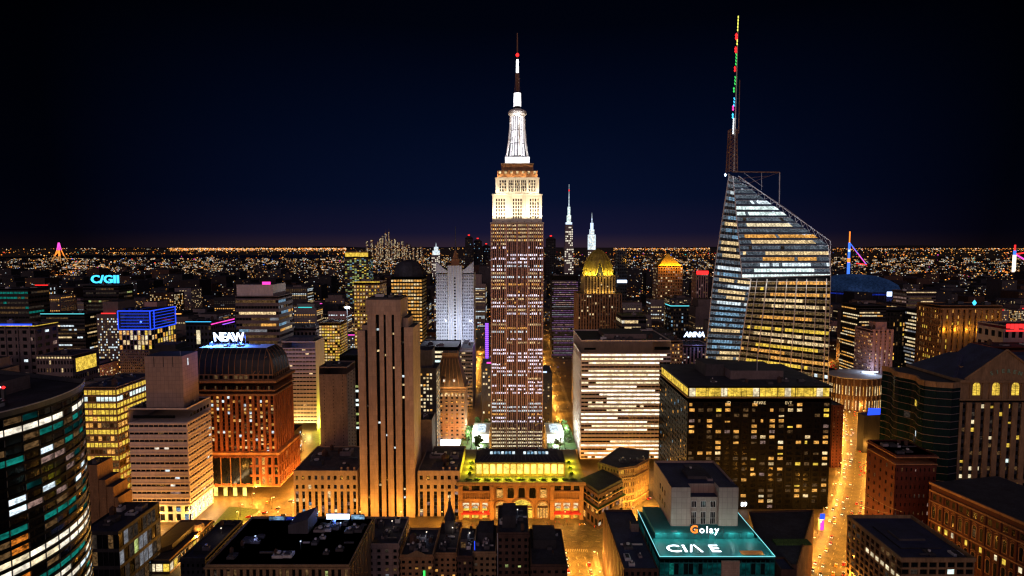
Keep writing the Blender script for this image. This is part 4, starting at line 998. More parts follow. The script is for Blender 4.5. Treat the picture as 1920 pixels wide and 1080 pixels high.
b.p('dark_window').poly([(-b.W/2 + 3, -.04, b.lz(656)), (-b.W/2 + 15, -.04, b.lz(656)), (-b.W/2 + 15, -.04, b.lz(652)), (-b.W/2 + 3, -.04, b.lz(652))], 'glass')
for i in range(nv):
    z = zb + (i + .80) * (zt - zb)/nv; b.p('ledge').box(-b.W/2 - .35, b.W/2 + .35, -.35, -.004, z, z + .4, 'white_concrete'); b.p('ledge').box(-b.W/2 - .35, -b.W/2 - .004, .01, b.D, z, z + .4, 'white_concrete')
b.p('rooftop_block').box(-20, 25, 18, 60, b.H + .01, b.H + 5, 'brown_grey', 'bitumen'); b.units(10, -b.W/2 + 3, b.W/2 - 3, 3, 16, b.H)
b.done(100)

# ------------------------------------------------------------------ K: black office with amber windows and a gold lit crown
b = Bld('black_office', 'black office block with scattered amber windows and a gold lit top storey', 'office building', 1290, 1560, 724, 500, 96)
zg = b.lz(745); hw = b.W/2
rr = random.Random(77); T = {}
for j in range(20):
    p_ = rr.choice([.6, .42, .16, .55, .4])
    for i in range(16):
        if rr.random() < p_: T[i, j] = rr.choices(['w_amber', 'w_gold', 'w_warm', 'w_dim', 'w_pink', 'w_cream'], [7, 1, 1.2, 5, .8, .4])[0]
fr = dict(nu=16, nv=20, wf=.58, hf=.58, rec=.35, lit=lambda i, j: T.get((i, j)), z0=0, z1=zg - 4, wall='black_panel')
ls = pick(131, .22, ['w_amber', 'w_dim', 'w_faint', 'w_ice'], [2, 3, 3, 1])
b.vol(-hw, hw, 0, b.D, 0, zg, wall='black_panel', roof='bitumen', parapet=0, front=fr, left=dict(fr, nu=18, lit=ls))
for i in range(17): b.bar(b.p('mullion'), (-hw, 0), (1, 0), max(0, i * b.W/16 - .15), min(b.W, i * b.W/16 + .15), .02, .3, 0, zg - 4, 'black_panel')
cw = b.p('crown_storey')
cw.box(-hw + 1.2, hw - 1.2, 1.2, b.D - 1.2, zg + .005, b.H - 1.5, 'ochre_stone')
for i in range(22): b.win([(-hw + 1.5 + i * (b.W - 3)/22 + .15, 1.1, zg + .6), (-hw + 1.5 + (i + 1) * (b.W - 3)/22 - .15, 1.1, zg + .6), (-hw + 1.5 + (i + 1) * (b.W - 3)/22 - .15, 1.1, b.H - 2), (-hw + 1.5 + i * (b.W - 3)/22 + .15, 1.1, b.H - 2)], 'w_gold' if i % 5 else 'w_cream')
for i in range(12): b.win([(-hw + 1.1, 2 + (i + 1) * (b.D - 4)/12 - .3, zg + .6), (-hw + 1.1, 2 + i * (b.D - 4)/12 + .3, zg + .6), (-hw + 1.1, 2 + i * (b.D - 4)/12 + .3, b.H - 2), (-hw + 1.1, 2 + (i + 1) * (b.D - 4)/12 - .3, b.H - 2)], 'w_gold')
for i in range(9): cw.box(-hw + .2 + i * (b.W - .8)/8, -hw + .6 + i * (b.W - .8)/8, .2, .6, zg + .006, b.H - 1.5, 'black_panel')
b.p('ledge').box(-hw - .5, hw + .5, -.5, b.D + .5, zg - .6, zg + .002, 'ochre_stone')
b.p('roof').box(-hw - .6, hw + .6, -.6, b.D + .6, b.H - 1.49, b.H, 'black_panel', 'bitumen')
b.p('rooftop_block').box(-16, 32, 26, 70, b.H + .01, b.H + 8, 'brown_grey', 'bitumen'); b.p('rooftop_block#b').box(-34, -17, 40, 70, b.H + .01, b.H + 11, 'dark_concrete', 'bitumen')
b.p('rooftop_block').tube((8, 26, b.H + 8), (8, 26, b.H + 22), .3, 'steel')
b.units(12, -hw + 4, hw - 4, 4, 24, b.H, hmax=3)
for i, (tx, px) in enumerate((('ID', 1366), ('EAVRE', 1424), ('EVT', 1478))):
    text_mesh('lettering', tx, 3.6, 'w_warm', (b.lx(px, 757), -.45, b.lz(759)), parent=b.root, extrude=.1)
text_mesh('lettering', '89', 5.5, 'n_white', (b.lx(1394, 950), -.75, b.lz(951)), parent=b.root, extrude=.2)
b.done(100)

# ------------------------------------------------------------------ L: faceted glass skyscraper with a slanted top and lattice spire
YL = 760.0
pL = at(1445, 600, YL)
b = Bld('faceted_glass_tower', 'faceted glass skyscraper with slanted open top and a tall coloured spire', 'skyscraper', 1330, 1557, 516, YL, 60)
ox = b.root.location.x
def q3(px, py, Y): v = at(px, py, Y); return Vector((v.x - ox, v.y - YL, v.z))
def face_patch(l0, l1, r0, r1, rows, cell, lit, glass, hf=.55, zmax=None, out=None):
    """rows of windows on the face between the left edge l0-l1 and the right edge r0-r1 (bottom, top)"""
    dm, w = b.p('glazing'), b.p('wall')
    n = (r0 - l0).cross(l1 - l0).normalized()
    if n.y > 0: n = -n
    for j in range(rows):
        f0, f1 = j / rows, (j + hf) / rows; f2 = (j + 1) / rows
        A, B = l0.lerp(l1, f0), r0.lerp(r1, f0); C, D_ = r0.lerp(r1, f1), l0.lerp(l1, f1); E, F = r0.lerp(r1, f2), l0.lerp(l1, f2)
        dm.poly([A, B, C, D_], glass); w.poly([D_, C, E, F], glass if glass == 'glass_blue' else 'black_panel')
        b.p('mullion').tube(D_ + n * .12, C + n * .12, .22, 'steel', 4)
        nc = max(1, int((B - A).length / cell))
        for i in range(nc):
            k = lit(i, j, nc) or ('w_sheen' if glass == 'glass_blue' else 'w_goldsheen')  # unlit panes get a faint glow: the glass reflection painted in
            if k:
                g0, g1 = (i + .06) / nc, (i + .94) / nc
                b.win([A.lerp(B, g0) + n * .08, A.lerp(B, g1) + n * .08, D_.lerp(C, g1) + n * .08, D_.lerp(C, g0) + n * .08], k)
def rowlit(seed, prow, keys, wts, lo=.3, hi=1.0):
    rr = random.Random(seed); rows = {}
    def f(i, j, nc):
        if j not in rows: rows[j] = (rr.random() < prow, rr.choices(keys, wts)[0], rr.uniform(0, .38), rr.uniform(lo, hi))
        on, k, s0, ln = rows[j]
        if on and s0 <= i / nc <= s0 + ln and rr.random() < .94: return k
        return k if rr.random() < .05 else None
    return f
TL = q3(1367, 326, 790); TC = q3(1374, 330, 786)
ML = q3(1338, 515, 800); MC = q3(1391, 521, 762); MR = q3(1557, 516, 770)
LL = q3(1318, 715, 800); LC2 = q3(1408, 523, 758); LB = q3(1379, 715, 758); RB = q3(1551, 745, 764)
UR = q3(1553, 460, 776)
face_patch(ML, TL, MC, TC, 16, 4.5, rowlit(141, .75, ['w_ice', 'w_warm', 'w_cool', 'w_pale'], [3, 3, 2, 1], .5, 1), 'glass_blue')
# upper front: rows cut by the slanted top edge TC-UR
nrow = 18; n_up = Vector((0, -1, .12)).normalized()
kk = {0: 'w_pale', 1: 'w_pale', 2: 'w_cool', 3: 'w_amber', 4: 'w_warm', 5: None, 6: 'w_warm', 7: 'w_amber', 8: None, 9: 'w_cream', 10: None, 11: 'w_pale', 12: 'w_pale', 13: 'w_cool'}
rr = random.Random(9)
def slant_x(z):                                                       # right edge of the upper face at height z
    if z <= UR.z: t = (z - MR.z) / (UR.z - MR.z); return MR.lerp(UR, t)
    t = (z - UR.z) / (TC.z - UR.z); return UR.lerp(TC, t)
z0u = MC.z
for j in range(nrow):
    za = z0u + (TC.z - z0u) * j / nrow; zb_ = z0u + (TC.z - z0u) * (j + .6) / nrow; zc_ = z0u + (TC.z - z0u) * (j + .998) / nrow
    e = lambda z: (MC.lerp(TC, (z - MC.z) / (TC.z - MC.z)), slant_x(max(z, MR.z)))
    A, B = e(za); D_, C = e(zb_); F, E = e(zc_)
    b.p('glazing').poly([A, B, C, D_], 'glass_blue'); b.p('wall').poly([D_, C, E, F], 'glass_blue')
    b.p('mullion').tube(D_ + n_up * .15, C + n_up * .15, .24, 'steel', 4)
    wdt = (B - A).length; nc = max(1, int(wdt / 4.2)); k = kk.get(j); s0, s1 = (0, 1) if j in (0, 11, 12) else (rr.uniform(0, .3), rr.uniform(.75, 1))
    if j == 13: s0, s1 = .55, 1
    for i in range(nc):
        if k and s0 <= i / nc <= s1 and rr.random() < .95 or rr.random() < .04:
            g0, g1 = (i + .04) / nc, (i + .96) / nc
            b.win([A.lerp(B, g0) + n_up * .1, A.lerp(B, g1) + n_up * .1, D_.lerp(C, g1) + n_up * .1, D_.lerp(C, g0) + n_up * .1], k or 'w_faint')
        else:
            g0, g1 = (i + .04) / nc, (i + .96) / nc; b.win([A.lerp(B, g0) + n_up * .1, A.lerp(B, g1) + n_up * .1, D_.lerp(C, g1) + n_up * .1, D_.lerp(C, g0) + n_up * .1], 'w_sheen')  # dark panes: reflection on the glass put in as weak emission
face_patch(LL, ML, LB, LC2, 19, 4.2, rowlit(143, .9, ['w_ice', 'w_cool', 'w_warm', 'w_amber'], [5, 1.5, 2.5, 1], .5, 1), 'glass_blue')
face_patch(LB, LC2, RB, q3(1557, 522, 766), 19, 4.6, rowlit(144, .85, ['w_amber', 'w_gold', 'w_cool', 'w_warm'], [5, 2, 1.2, 2], .35, 1), 'glass')
w = b.p('wall')
w.poly([ML, LC2, MC], 'glass_blue'); w.poly([MC, LC2, q3(1557, 522, 766), MR], 'black_panel')
bk = [Vector((p_.x + s_, 60, p_.z)) for p_, s_ in ((LL, 14), (ML, 14), (TL, 10), (TC, 10), (UR, 0), (MR, 0), (RB, 0))]
fr_ = [LL, ML, TL, TC, UR, MR, RB]
for i in range(6): w.poly([fr_[i], fr_[i+1], bk[i+1], bk[i]], 'glass_blue')
w.poly(bk[::-1], 'black_panel')
for a_, c_ in ((LB, RB),):                                            # shaft down to the ground
    for p0, p1 in ((LL, LB), (LB, RB), (RB, Vector((RB.x, 60, RB.z))), (Vector((LL.x, 60, LL.z)), LL)):
        w.poly([(p0.x, p0.y, 0), (p1.x, p1.y, 0), p1, p0], 'black_panel')
fm = b.p('steel_edge')
for a_, c_ in ((LL, ML), (ML, TL), (MC, TC), (LC2, LB), (ML, LC2), (MR, RB), (MR, UR), (MC, MR)): fm.tube(a_ - Vector((0, .4, 0)), c_ - Vector((0, .4, 0)), .7, 'steel', 5)
for i in range(8):                                                    # vertical fins on the lower front
    t = (i + .6) / 8; top_ = LC2.lerp(q3(1557, 522, 766), t); bot = LB.lerp(RB, t); fm.tube(top_ - Vector((0, .5, 0)), bot - Vector((0, .5, 0)), .7 if i % 3 == 1 else .42, 'steel', 4)
for i in range(6):
    t = (i + .5) / 6; 
    for s0_, s1_ in ((ML, MC), ): fm.tube(s0_.lerp(s1_, t) - Vector((0, .3, 0)), TL.lerp(TC, t) - Vector((0, .3, 0)), .1, 'steel', 4)
tr = b.p('open_frame')                                                # open steel screen above the slanted roof
U2 = q3(1557, 452, 782); U0 = q3(1384, 330, 788)
tr.tube(U0, U2, .65, 'steel', 5); tr.tube(U2, MR, .65, 'steel', 5)
for i in range(15):
    t = i / 15; a_ = TC.lerp(UR, t); c_ = U0.lerp(U2, (i + .7) / 15.5) + Vector((0, 6, 4 * math.sin(t * 3.1)))
    tr.tube(a_, c_, .36, 'steel', 4); tr.tube(c_, TC.lerp(UR, (i + 1) / 15), .36, 'steel', 4)
    if i: tr.tube(pc, c_, .26, 'steel', 4)
    pc = c_
F0, F1, F2 = q3(1372, 322, 800), q3(1462, 323, 800), q3(1461, 388, 800)
tr.tube(F0, F1, .8, 'rust_steel', 5); tr.tube(F1, F2, .7, 'steel', 5); tr.tube(q3(1428, 324, 800), q3(1428, 356, 800), .3, 'steel', 4)
tr.tube(q3(1374, 336, 800), q3(1440, 330, 800), .25, 'rust_steel', 4); tr.tube(F1, q3(1400, 345, 800), .25, 'rust_steel', 4); tr.tube(q3(1395, 324, 800), q3(1430, 350, 800), .25, 'steel', 4)
sp_ = b.p('spire')
pts = [(1367, 1383, 322), (1370, 1382, 242)]
YS = 800
cn = []
for (xl_, xr_, y_) in pts:
    l_, r_ = q3(xl_, y_, YS), q3(xr_, y_, YS); wd = r_.x - l_.x
    cn.append([l_, r_, r_ + Vector((0, wd, 0)), l_ + Vector((0, wd, 0))])
for i in range(4): sp_.tube(cn[0][i], cn[1][i], .55, 'rust_steel', 5)
for k_ in range(10):
    t0_, t1_ = k_ / 10, (k_ + 1) / 10
    for i in range(4):
        r_ = (i + 1) % 4
        sp_.tube(cn[0][i].lerp(cn[1][i], t0_), cn[0][r_].lerp(cn[1][r_], t1_), .26, 'rust_steel', 4); sp_.tube(cn[0][r_].lerp(cn[1][r_], t0_), cn[0][i].lerp(cn[1][i], t1_), .26, 'rust_steel', 4); sp_.tube(cn[0][i].lerp(cn[1][i], t1_), cn[0][r_].lerp(cn[1][r_], t1_), .22, 'rust_steel', 4)
tip = q3(1384.5, 29, YS + 3); base = q3(1376, 322, YS + 3)
sp_.tube(base, q3(1381, 150, YS + 3), .9, 'steel', 6, .8); sp_.tube(q3(1381, 150, YS + 3), tip, .7, 'steel', 6, .35)
sp_.tube(q3(1385, 250, YS + 3), q3(1387, 150, YS + 3), .6, 'rust_steel', 5)
cols = [('n_yellow', 30, 60, 1), ('n_red', 63, 73, 2.4), ('n_yellow', 74, 84, 1), ('n_red', 88, 97, 2.2), ('n_green', 100, 120, 1.2), ('n_red', 124, 140, 1.6), ('n_green', 143, 160, 1.2), ('n_green', 163, 178, 1.5), ('n_cyan', 183, 196, 1.2), ('n_pink', 197, 209, 1.6), ('n_cyan', 212, 226, 1.7), ('n_white', 222, 252, .9)]
lm = MB()
for k_, y0_, y1_, wd in cols:
    x_ = 1384.3 - (y0_ - 30) * .045
    if wd >= 1.5:
        for e_ in range(2): c_ = q3(x_ - 2.2, y0_ + 3 + e_ * 5, YS + 1); lm.lathe(c_.x, c_.y, [(.3, c_.z - 1.2 * wd), (1.25 * wd * .6, c_.z), (.3, c_.z + 1.2 * wd)], 7, k_)
    else:
        st_ = 6 if k_ != 'n_white' else 3
        yy = y0_
        while yy < y1_: c_ = q3(x_ - (yy - y0_) * .045 - (1.2 if k_ in ('n_green', 'n_cyan') else 0), yy, YS + 1.6); d_ = q3(x_ - (yy - y0_) * .045, yy + st_ * .7, YS + 1.6); lm.tube(c_, d_, .62, k_, 5); yy += st_
lm.build('spire_light', b.root)
q = MB(); c_ = q3(1360, 328, 795); q.tube(c_, TL, .3, 'steel', 4); q.lathe(c_.x, c_.y, [(.4, c_.z - 2), (1.6, c_.z), (.4, c_.z + 2)], 10, 'n_bluewhite'); q.build('beacon', b.root)
for i in range(7):
    t = i / 6; c_ = TC.lerp(UR, t); light((c_.x - 3, c_.y - 12, c_.z + 3), 3200, (.75, .85, 1), b.root, .6)
for i in range(5): t = (i + .5) / 5; c_ = MC.lerp(MR, t); light((c_.x, c_.y - 14, c_.z - 8), 5200, (.9, .85, .8), b.root, .6)
b.done(100)

# ------------------------------------------------------------------ M: teal roofed store with a tan block behind its sign
b = Bld('teal_store', 'teal glass store with glowing cyan roof edge and white letters on its roof', 'store', 1237, 1453, 1047, 328, 60)
hw = b.W/2; H = b.H
fr = dict(nu=24, nv=6, wf=.92, hf=.86, rec=.3, lit=pick(151, .8, ['w_tealdim', 'w_tealdim', 'w_tealdim', 'w_teal', 'w_faint'], [8, 8, 8, 1, 1]), glass='teal_glass', z0=0, z1=H - 2.5)
b.vol(-hw, hw, 0, b.D, 0, H, wall='teal_panel', roof='teal_panel', parapet=0, front=fr, left=dict(fr, nu=22), right=None)
for i in range(25): b.bar(b.p('mullion'), (-hw, 0), (1, 0), max(0, i * b.W/24 - .12), min(b.W, i * b.W/24 + .12), .02, .35, 0, H - 1, 'teal_panel')
b.p('pier').box(b.lx(1352, 1060), b.lx(1386, 1060), -.9, -.004, 0, H - 1.2, 'tan_stone')
t = .5
for q in ((-hw, hw, 0, t), (-hw, -hw + t, t, b.D), (hw - t, hw, t, b.D)): b.p('parapet').box(*q, H + .004, H + 1.1, 'teal_panel')
ed = b.p('neon_edge')
for p0, p1 in (((-hw, -.1), (hw, -.1)), ((-hw - .1, 0), (-hw - .1, b.D)), ((hw + .1, 0), (hw + .1, b.D))): ed.tube((*p0, H + 1.2), (*p1, H + 1.2), .2, 'n_aqua', 6)
ys = 23
b.p('upper_terrace').box(-hw + 3, hw - 3, ys, b.D - .6, H + .006, H + 3.6, 'teal_panel', 'teal_panel')
for i in range(16): x = -hw + 3 + i * (b.W - 6)/15; b.p('upper_terrace').box(x - .12, x + .12, ys - .2, ys - .003, H + .01, H + 3.6, 'teal_panel')
text_mesh('roof_lettering', 'CI/\\ E', 11.5, 'n_white', (b.lx(1300, 1030, 10), 5.0, H + .05), rot=(0, 0, 0), parent=b.root, extrude=.04, sx=1.12, bold=.12, space=1.08)
b.p('orange_panel').box(b.lx(1390, 1034, 5), b.lx(1432, 1034, 5), 3.8, 8.2, H + .006, H + .3, 'orange_paint')
for i in range(6): light((-hw + 6 + i * (b.W - 12)/5, ys - 2.0, H + 5.2), 1500, (.62, 1, .95), b.root, .5)
for i in range(5): light((-hw + 4 + i * (b.W - 8)/4, 2.2, H + 3), 800, (.5, .95, 1), b.root, .4)
for i in range(3): light((-hw + 4, 20 + i * 15, H + 3.2), 300, (.3, .9, .85), b.root, .4)
TEAL = (b.root.location.x, H, hw)
b.done(60)
p = at(1324, 1012, 328 + 23.5)
r = sign('rooftop_sign', 'olay', 6.0, 'n_white', 'white letters with an orange initial glowing on the teal roof step', (p.x + 1.0, 328 + 21.5, H + .02), sx=1.0, bold=0, wid=18, lift=3.2, extrude=.15, space=1.25)
text_mesh('lettering', 'G', 6.8, 'n_orange', (-9.2, -.1, 3.1), parent=r, bold=.06, extrude=.3)
p = at(1262, 995, 352 + 4); text_mesh('lettering', 'EL20', 1.9, 'w_grey', (p.x - b.root.location.x, 24 + .2, H + 3.66), rot=(0, 0, 0), parent=b.root, extrude=.02)
b = Bld('tan_block', 'tan tiled block with two corner pylons and six windows behind the teal roof sign', 'office building', 1259, 1385, 914, 360, 46)
H = b.H; hw = b.W/2; z0 = TEAL[1] + 3.63
xa, xb = b.lx(1295, 914), b.lx(1349, 914); zc = b.lz(935)
w = b.p('wall')
w.box(-hw, xa, 0, 9, z0, H, 'tan_tile', 'navy_roof'); w.box(xb, hw, 0, 9, z0, H, 'tan_tile', 'navy_roof')
w.box(-hw, hw, 9.004, b.D, z0, H - 1.2, 'tan_tile', 'navy_roof')
w.box(xa + .004, xb - .004, 2.6, 9, z0, zc, 'tan_tile', 'navy_roof')
for q in ((-hw, -hw + .6, 9.01, b.D), (hw - .6, hw, 9.01, b.D), (-hw + .61, hw - .61, b.D - .6, b.D)): b.p('parapet').box(*q, H - 1.19, H + .2, 'tan_tile')
wd = b.p('window_frame')
for i in range(3):
    for j in range(3):
        x = xa + (i + .5) * (xb - xa)/3; z = zc - 6.6 - j * 7
        if z < z0 + .4: z = z0 + .2
        wd.box(x - 1.75, x + 1.75, 2.45, 2.598, z - .25, z + 4.1, 'white_concrete')
        b.p('dark_window').poly([(x - 1.5, 2.44, z), (x + 1.5, 2.44, z), (x + 1.5, 2.44, z + 3.8), (x - 1.5, 2.44, z + 3.8)], 'glass')
        for f in (-.5, .5): wd.box(x + f - .08, x + f + .08, 2.36, 2.43, z, z + 3.8, 'white_concrete')
        if (i, j) in ((1, 1), (0, 1)): b.win([(x - 1.4, 2.42, z + .1), (x - .1, 2.42, z + .1), (x - .1, 2.42, z + 3.7), (x - 1.4, 2.42, z + 3.7)], 'w_faint')
for i in range(3):
    for j in range(3):
        y = 14 + i * 6 ; z = H - 12 - j * 8
        if z > z0: b.p('dark_window').poly([(-hw - .03, y + 2.4, z), (-hw - .03, y, z), (-hw - .03, y, z + 3.6), (-hw - .03, y + 2.4, z + 3.6)], 'glass')
b.p('rooftop_block').box(-6, 9, 16, 30, H - 1.19, H + .8, 'dark_concrete', 'bitumen'); b.units(4, -hw + 3, hw - 3, 11, 40, H - 1.2, hmax=1.6)
b.p('roof').box(-2, 9, 30.5, 40, H - 1.19, H - .2, 'bitumen_light')
b.done(30)

# brown building with a dark flat roof, left of the teal store
b = Bld('flat_roof_block', 'brown block with flat dark roof and small chimney left of the teal store', 'building', 1170, 1238, 1070, 326, 76)
sd = dict(nu=16, nv=11, wf=.55, hf=.7, rec=.5, span='brick_brown', pier=.3, lit=pick(161, .06, ['w_dim']))
b.vol(-b.W/2, b.W/2 - 1.0, 0, b.D, 0, b.H, wall='brick_brown', roof='navy_roof', left=sd, front=dict(nu=6, nv=11, wf=.5, hf=.6, rec=.4, lit=pick(162, .1, ['w_dim'])))
b.p('chimney').box(3, 8, 46, 51, b.H + .01, b.H + 5.5, 'brown_grey', 'bitumen'); b.units(5, -b.W/2 + 2, b.W/2 - 4, 4, 40, b.H, 'dark_concrete', 1.8); b.done(20)

def rot_block(name, label, cat, world, z, wall, roof, grids, parapet=1.0, single=60):
    """a block on a free outline: world corners in order seen from the left, grids: {edge index: grid settings}"""
    b = Bld.__new__(Bld); ys = [p[1] for p in world]; xs = [p[0] for p in world]
    b.Y, b.H, b.cx = min(ys), z, sum(xs)/len(xs); b.W = max(xs) - min(xs); b.D = max(ys) - min(ys)
    b.root = empty(name, (b.cx, b.Y, 0), label, cat); b.parts = {}; b.wins = []; b.rng = random.Random(label); FOOT.append((min(xs), max(xs), min(ys), max(ys)))
    P = [(x - b.cx, y - b.Y) for x, y in world]
    for i, p in enumerate(P):
        q = P[(i + 1) % len(P)]; d = Vector((q[0] - p[0], q[1] - p[1])); W = d.length; d.normalize()
        if i in grids: b.grid(p, (d.x, d.y), W, 0, z, **dict(dict(wall=wall), **grids[i]))
        else: b.p('wall').poly([(*p, 0), (*q, 0), (*q, z), (*p, z)], wall)
        if parapet: b.bar(b.p('parapet'), p, (d.x, d.y), 0, W, -.6, .12, z + .004 + i * .003, z + parapet + i * .01, wall)
    b.p('roof').poly([(*p, z) for p in P], roof)
    b.P = P
    return b
w_ = lambda px, py, z: (lambda v: (v.x, v.y))((lambda a, Y: at(px, py, Y))(None, (CH - z) / math.tan(math.atan((py - 540) / FP) + PIT)))
pts = [w_(1404, 962, 44), w_(1432, 1060, 44), w_(1494, 1062, 44), w_(1525, 958, 44)]
b = rot_block('wedge_block', 'dark flat roofed wedge block with slatted side wall beside the bright avenue', 'building', pts, 44, 'brick_brown', 'bitumen', {2: dict(nu=16, nv=9, wf=.62, hf=.6, rec=.6, span='dark_wall', wall='rust_stone', pier=.5, lit=pick(171, .12, ['w_dim', 'w_amber']))})
q = MB(); q.box(-8, 14, 24, 30, 44.01, 45.2, 'leaf'); q.build('roof_planting', b.root)
b.done(30)
b = Bld('step_block', 'low dark block at the foot of the wedge block and teal store', 'building', 1465, 1492, 1072, 322, 14)
b.vol(-b.W/2, b.W/2, 0, b.D, 0, b.H, wall='brick_brown', roof='navy_roof', front=None); b.done(0)

# ------------------------------------------------------------------ right side: framed office, red block, classical hotel, arched brick hall
b = Bld('framed_office', 'tan framed office with flat navy roof at the bottom right corner', 'office building', 1690, 1828, 1046, 330, 55)
fr = dict(nu=8, nv=11, wf=.80, hf=.74, rec=.7, lit=pick(181, .12, ['w_dim', 'w_faint', 'w_pale']), wall='ochre_stone')
rr = random.Random(3)
b.vol(-b.W/2, b.W/2, 0, b.D, 0, b.H - 2.2, wall='ochre_stone', roof='navy_roof', parapet=0, front=fr, left=dict(fr, nu=11, lit=lambda i, j: 'w_cream' if j == 8 and 3 < i else (rr.choice(['w_dim', 'w_faint', None, None, None, None, None]))))
b.p('parapet').box(-b.W/2 - .5, b.W/2 + .5, -.5, .6, b.H - 2.19, b.H, 'ochre_stone'); b.p('parapet').box(-b.W/2 - .5, -b.W/2 + .6, .61, b.D, b.H - 2.19, b.H - .01, 'ochre_stone'); b.p('parapet').box(b.W/2 - .6, b.W/2 + .5, .61, b.D, b.H - 2.19, b.H - .01, 'ochre_stone'); b.p('parapet').box(-b.W/2 + .61, b.W/2 - .61, b.D - .6, b.D, b.H - 2.19, b.H - .02, 'ochre_stone')
b.p('rooftop_block').box(-b.W/2 + 9, b.W/2 - 9, 14, 42, b.H - 2.19, b.H - 1.2, 'bitumen', 'navy_roof'); b.p('rooftop_block').box(-8, 8, 22, 34, b.H - 1.19, b.H + .2, 'dark_concrete', 'navy_roof'); b.units(4, -b.W/2 + 2, b.W/2 - 2, 3, 12, b.H - 2.2, hmax=1.2)
b.done(100)

b = Bld('red_block', 'dark red brick block with carved cornice right of the bright avenue', 'building', 1680, 1757, 856, 440, 36)
fr = dict(nu=9, nv=9, wf=.28, hf=.42, rec=.4, lit=pick(191, .34, ['w_dim', 'w_faint', 'w_pink', 'w_warm'], [3, 3, 2, 1]), wall='brick_dark', z1=b.H - 7)
b.vol(-b.W/2, b.W/2, 0, b.D, 0, b.H, wall='brick_dark', roof='bitumen_light', front=fr, left=dict(fr, nu=5, lit=pick(192, .2, ['w_faint', 'w_dim'])))
for z, h, o in ((b.H - 6.5, .8, .5), (b.H - .9, .9, .9)): b.cornice(-b.W/2, b.W/2, 0, b.D, z, h, o, 'rust_stone')
b.units(9, -b.W/2 + 2, b.W/2 - 2, 2, b.D - 2, b.H, 'metal', 2.5); b.done(60)

b = Bld('classical_hotel', 'large classical block with lettered pediment, arched gold windows and dark slate roof', 'hotel', 1802, 2010, 712, 500, 66)
H = b.H; hw = b.W/2
fr = dict(nu=12, nv=10, wf=.42, hf=.5, rec=.7, span='dark_wall', wall='ochre_stone', pier=.6, z0=26, z1=H - 20, lit=pick(201, .34, ['w_gold', 'w_cream', 'w_pale', 'w_dim', 'w_faint'], [3, 2, 1.5, 3, 3]))
b.vol(-hw, hw, 0, b.D, 26, H - 18, wall='ochre_stone', roof='bitumen', parapet=0, front=fr, left=None)
b.vol(-hw, hw, -1.2, b.D, 0, 25.6, wall='ochre_stone', parapet=0, part='base', front=dict(nu=12, nv=2, wf=.5, hf=.75, rec=.8, lit=pick(202, .5, ['w_amber', 'w_cream', 'w_dim'])))
b.cornice(-hw, hw, 0, b.D, 25.61, 1.0, 1.6, 'ochre_stone'); b.cornice(-hw, hw, 0, b.D, H - 17.99, 1.2, 1.2, 'ochre_stone')
w = b.p('arcade'); w.box(-hw, hw, .1, b.D, H - 16.78, H - 2.2, 'ochre_stone')
for i in range(9):
    x0 = b.lx(1824 + i * 36.5, 728); x1 = b.lx(1838 + i * 36.5, 728); z0, zs = b.lz(741), b.lz(724)
    c, r_ = (x0 + x1)/2, (x1 - x0)/2
    m_ = MB(); m_.poly([(x0, .02, z0), (x1, .02, z0)] + [(c + r_ * math.cos(math.pi * q/8), .02, zs + r_ * math.sin(math.pi * q/8)) for q in range(9)], 'w_gold'); 
    o = m_.build('arched_window', b.root); f_ = MB(); f_.box(c - .12, c + .12, -.15, .0, z0, zs + r_, 'brick_brown'); f_.box(x0, x1, -.15, -.001, zs - .1, zs + .1, 'brick_brown'); f_.box(x0, x1, -.15, -.001, (z0 + zs)/2 - .1, (z0 + zs)/2 + .1, 'brick_brown'); f_.build('frame', o)
    for xx in (x0 - 2.2, x1 + 2.2): b.p('column#%d' % int(xx * 10)).box(xx - .6, xx + .6, -.7, .096, H - 16.7, H - 3, 'ochre_stone')
b.cornice(-hw, hw, 0, b.D, H - 2.19, 2.2, 2.0, 'ochre_stone')
pa = b.lx(1808, 706); pc_ = b.lx(1884, 706); pz = b.lz(657)
for (mk, x0, x1, xc) in (('pediment', pa, 2 * pc_ - pa, pc_),):
    m_ = b.p(mk); m_.poly([(x0, -.6, H + .01), (x1, -.6, H + .01), (xc, -.6, pz)], 'ochre_stone')
    for a_, c_ in (((x0, -1, H + .6), (xc, -1, pz + .6)), ((x1, -1, H + .6), (xc, -1, pz + .6))): m_.tube(a_, c_, .9, 'ochre_stone', 5)
    rm = b.p('roof'); rm.poly([(x0, -.5, H + .01), (xc, -.5, pz), (xc, 40, pz), (x0, 40, H + .01)], 'navy_roof'); rm.poly([(xc, -.5, pz), (x1, -.5, H + .01), (x1, 40, H + .01), (xc, 40, pz)], 'navy_roof')
b.p('roof').frustum((-hw - 1, hw, 8, b.D, H + .02), (-hw + 22, hw, 30, b.D - 20, H + (pz - H) * .62), 'navy_roof')
for i in range(26): 
    x = -hw + 2 + i * 3.2; b.p('roof_seam').tube((x, 7.8, H + .1), (-hw + 22 + max(0, x + hw - 2) * .75, 29.8, H + (pz - H) * .62 + .05), .14, 'metal', 4)
for i in range(5): q = MB(); x = -hw + 12 + i * 9; q.box(x, x + 3, 16, 22, H + 2, H + 8.5, 'ochre_stone', 'navy_roof'); q.poly([(x + .4, 15.9, H + 4.5), (x + 2.6, 15.9, H + 4.5), (x + 2.6, 15.9, H + 7.6), (x + .4, 15.9, H + 7.6)], 'glass'); q.build('dormer', b.root)
for i, ch in enumerate('SIEREN'):
    t_ = (i - 2.5) / 2.5; text_mesh('lettering', ch, 4.6, 'sage', (pc_ + t_ * 11.5, -.9, H + 4.4 - 2.0 * t_ * t_ + 1.0), rot=(math.pi/2, t_ * .35, 0), parent=b.root, bold=.12, extrude=.25)
gw = b.p('glass_wing')                                                # dark glazed wing with pale wavy bands on its left
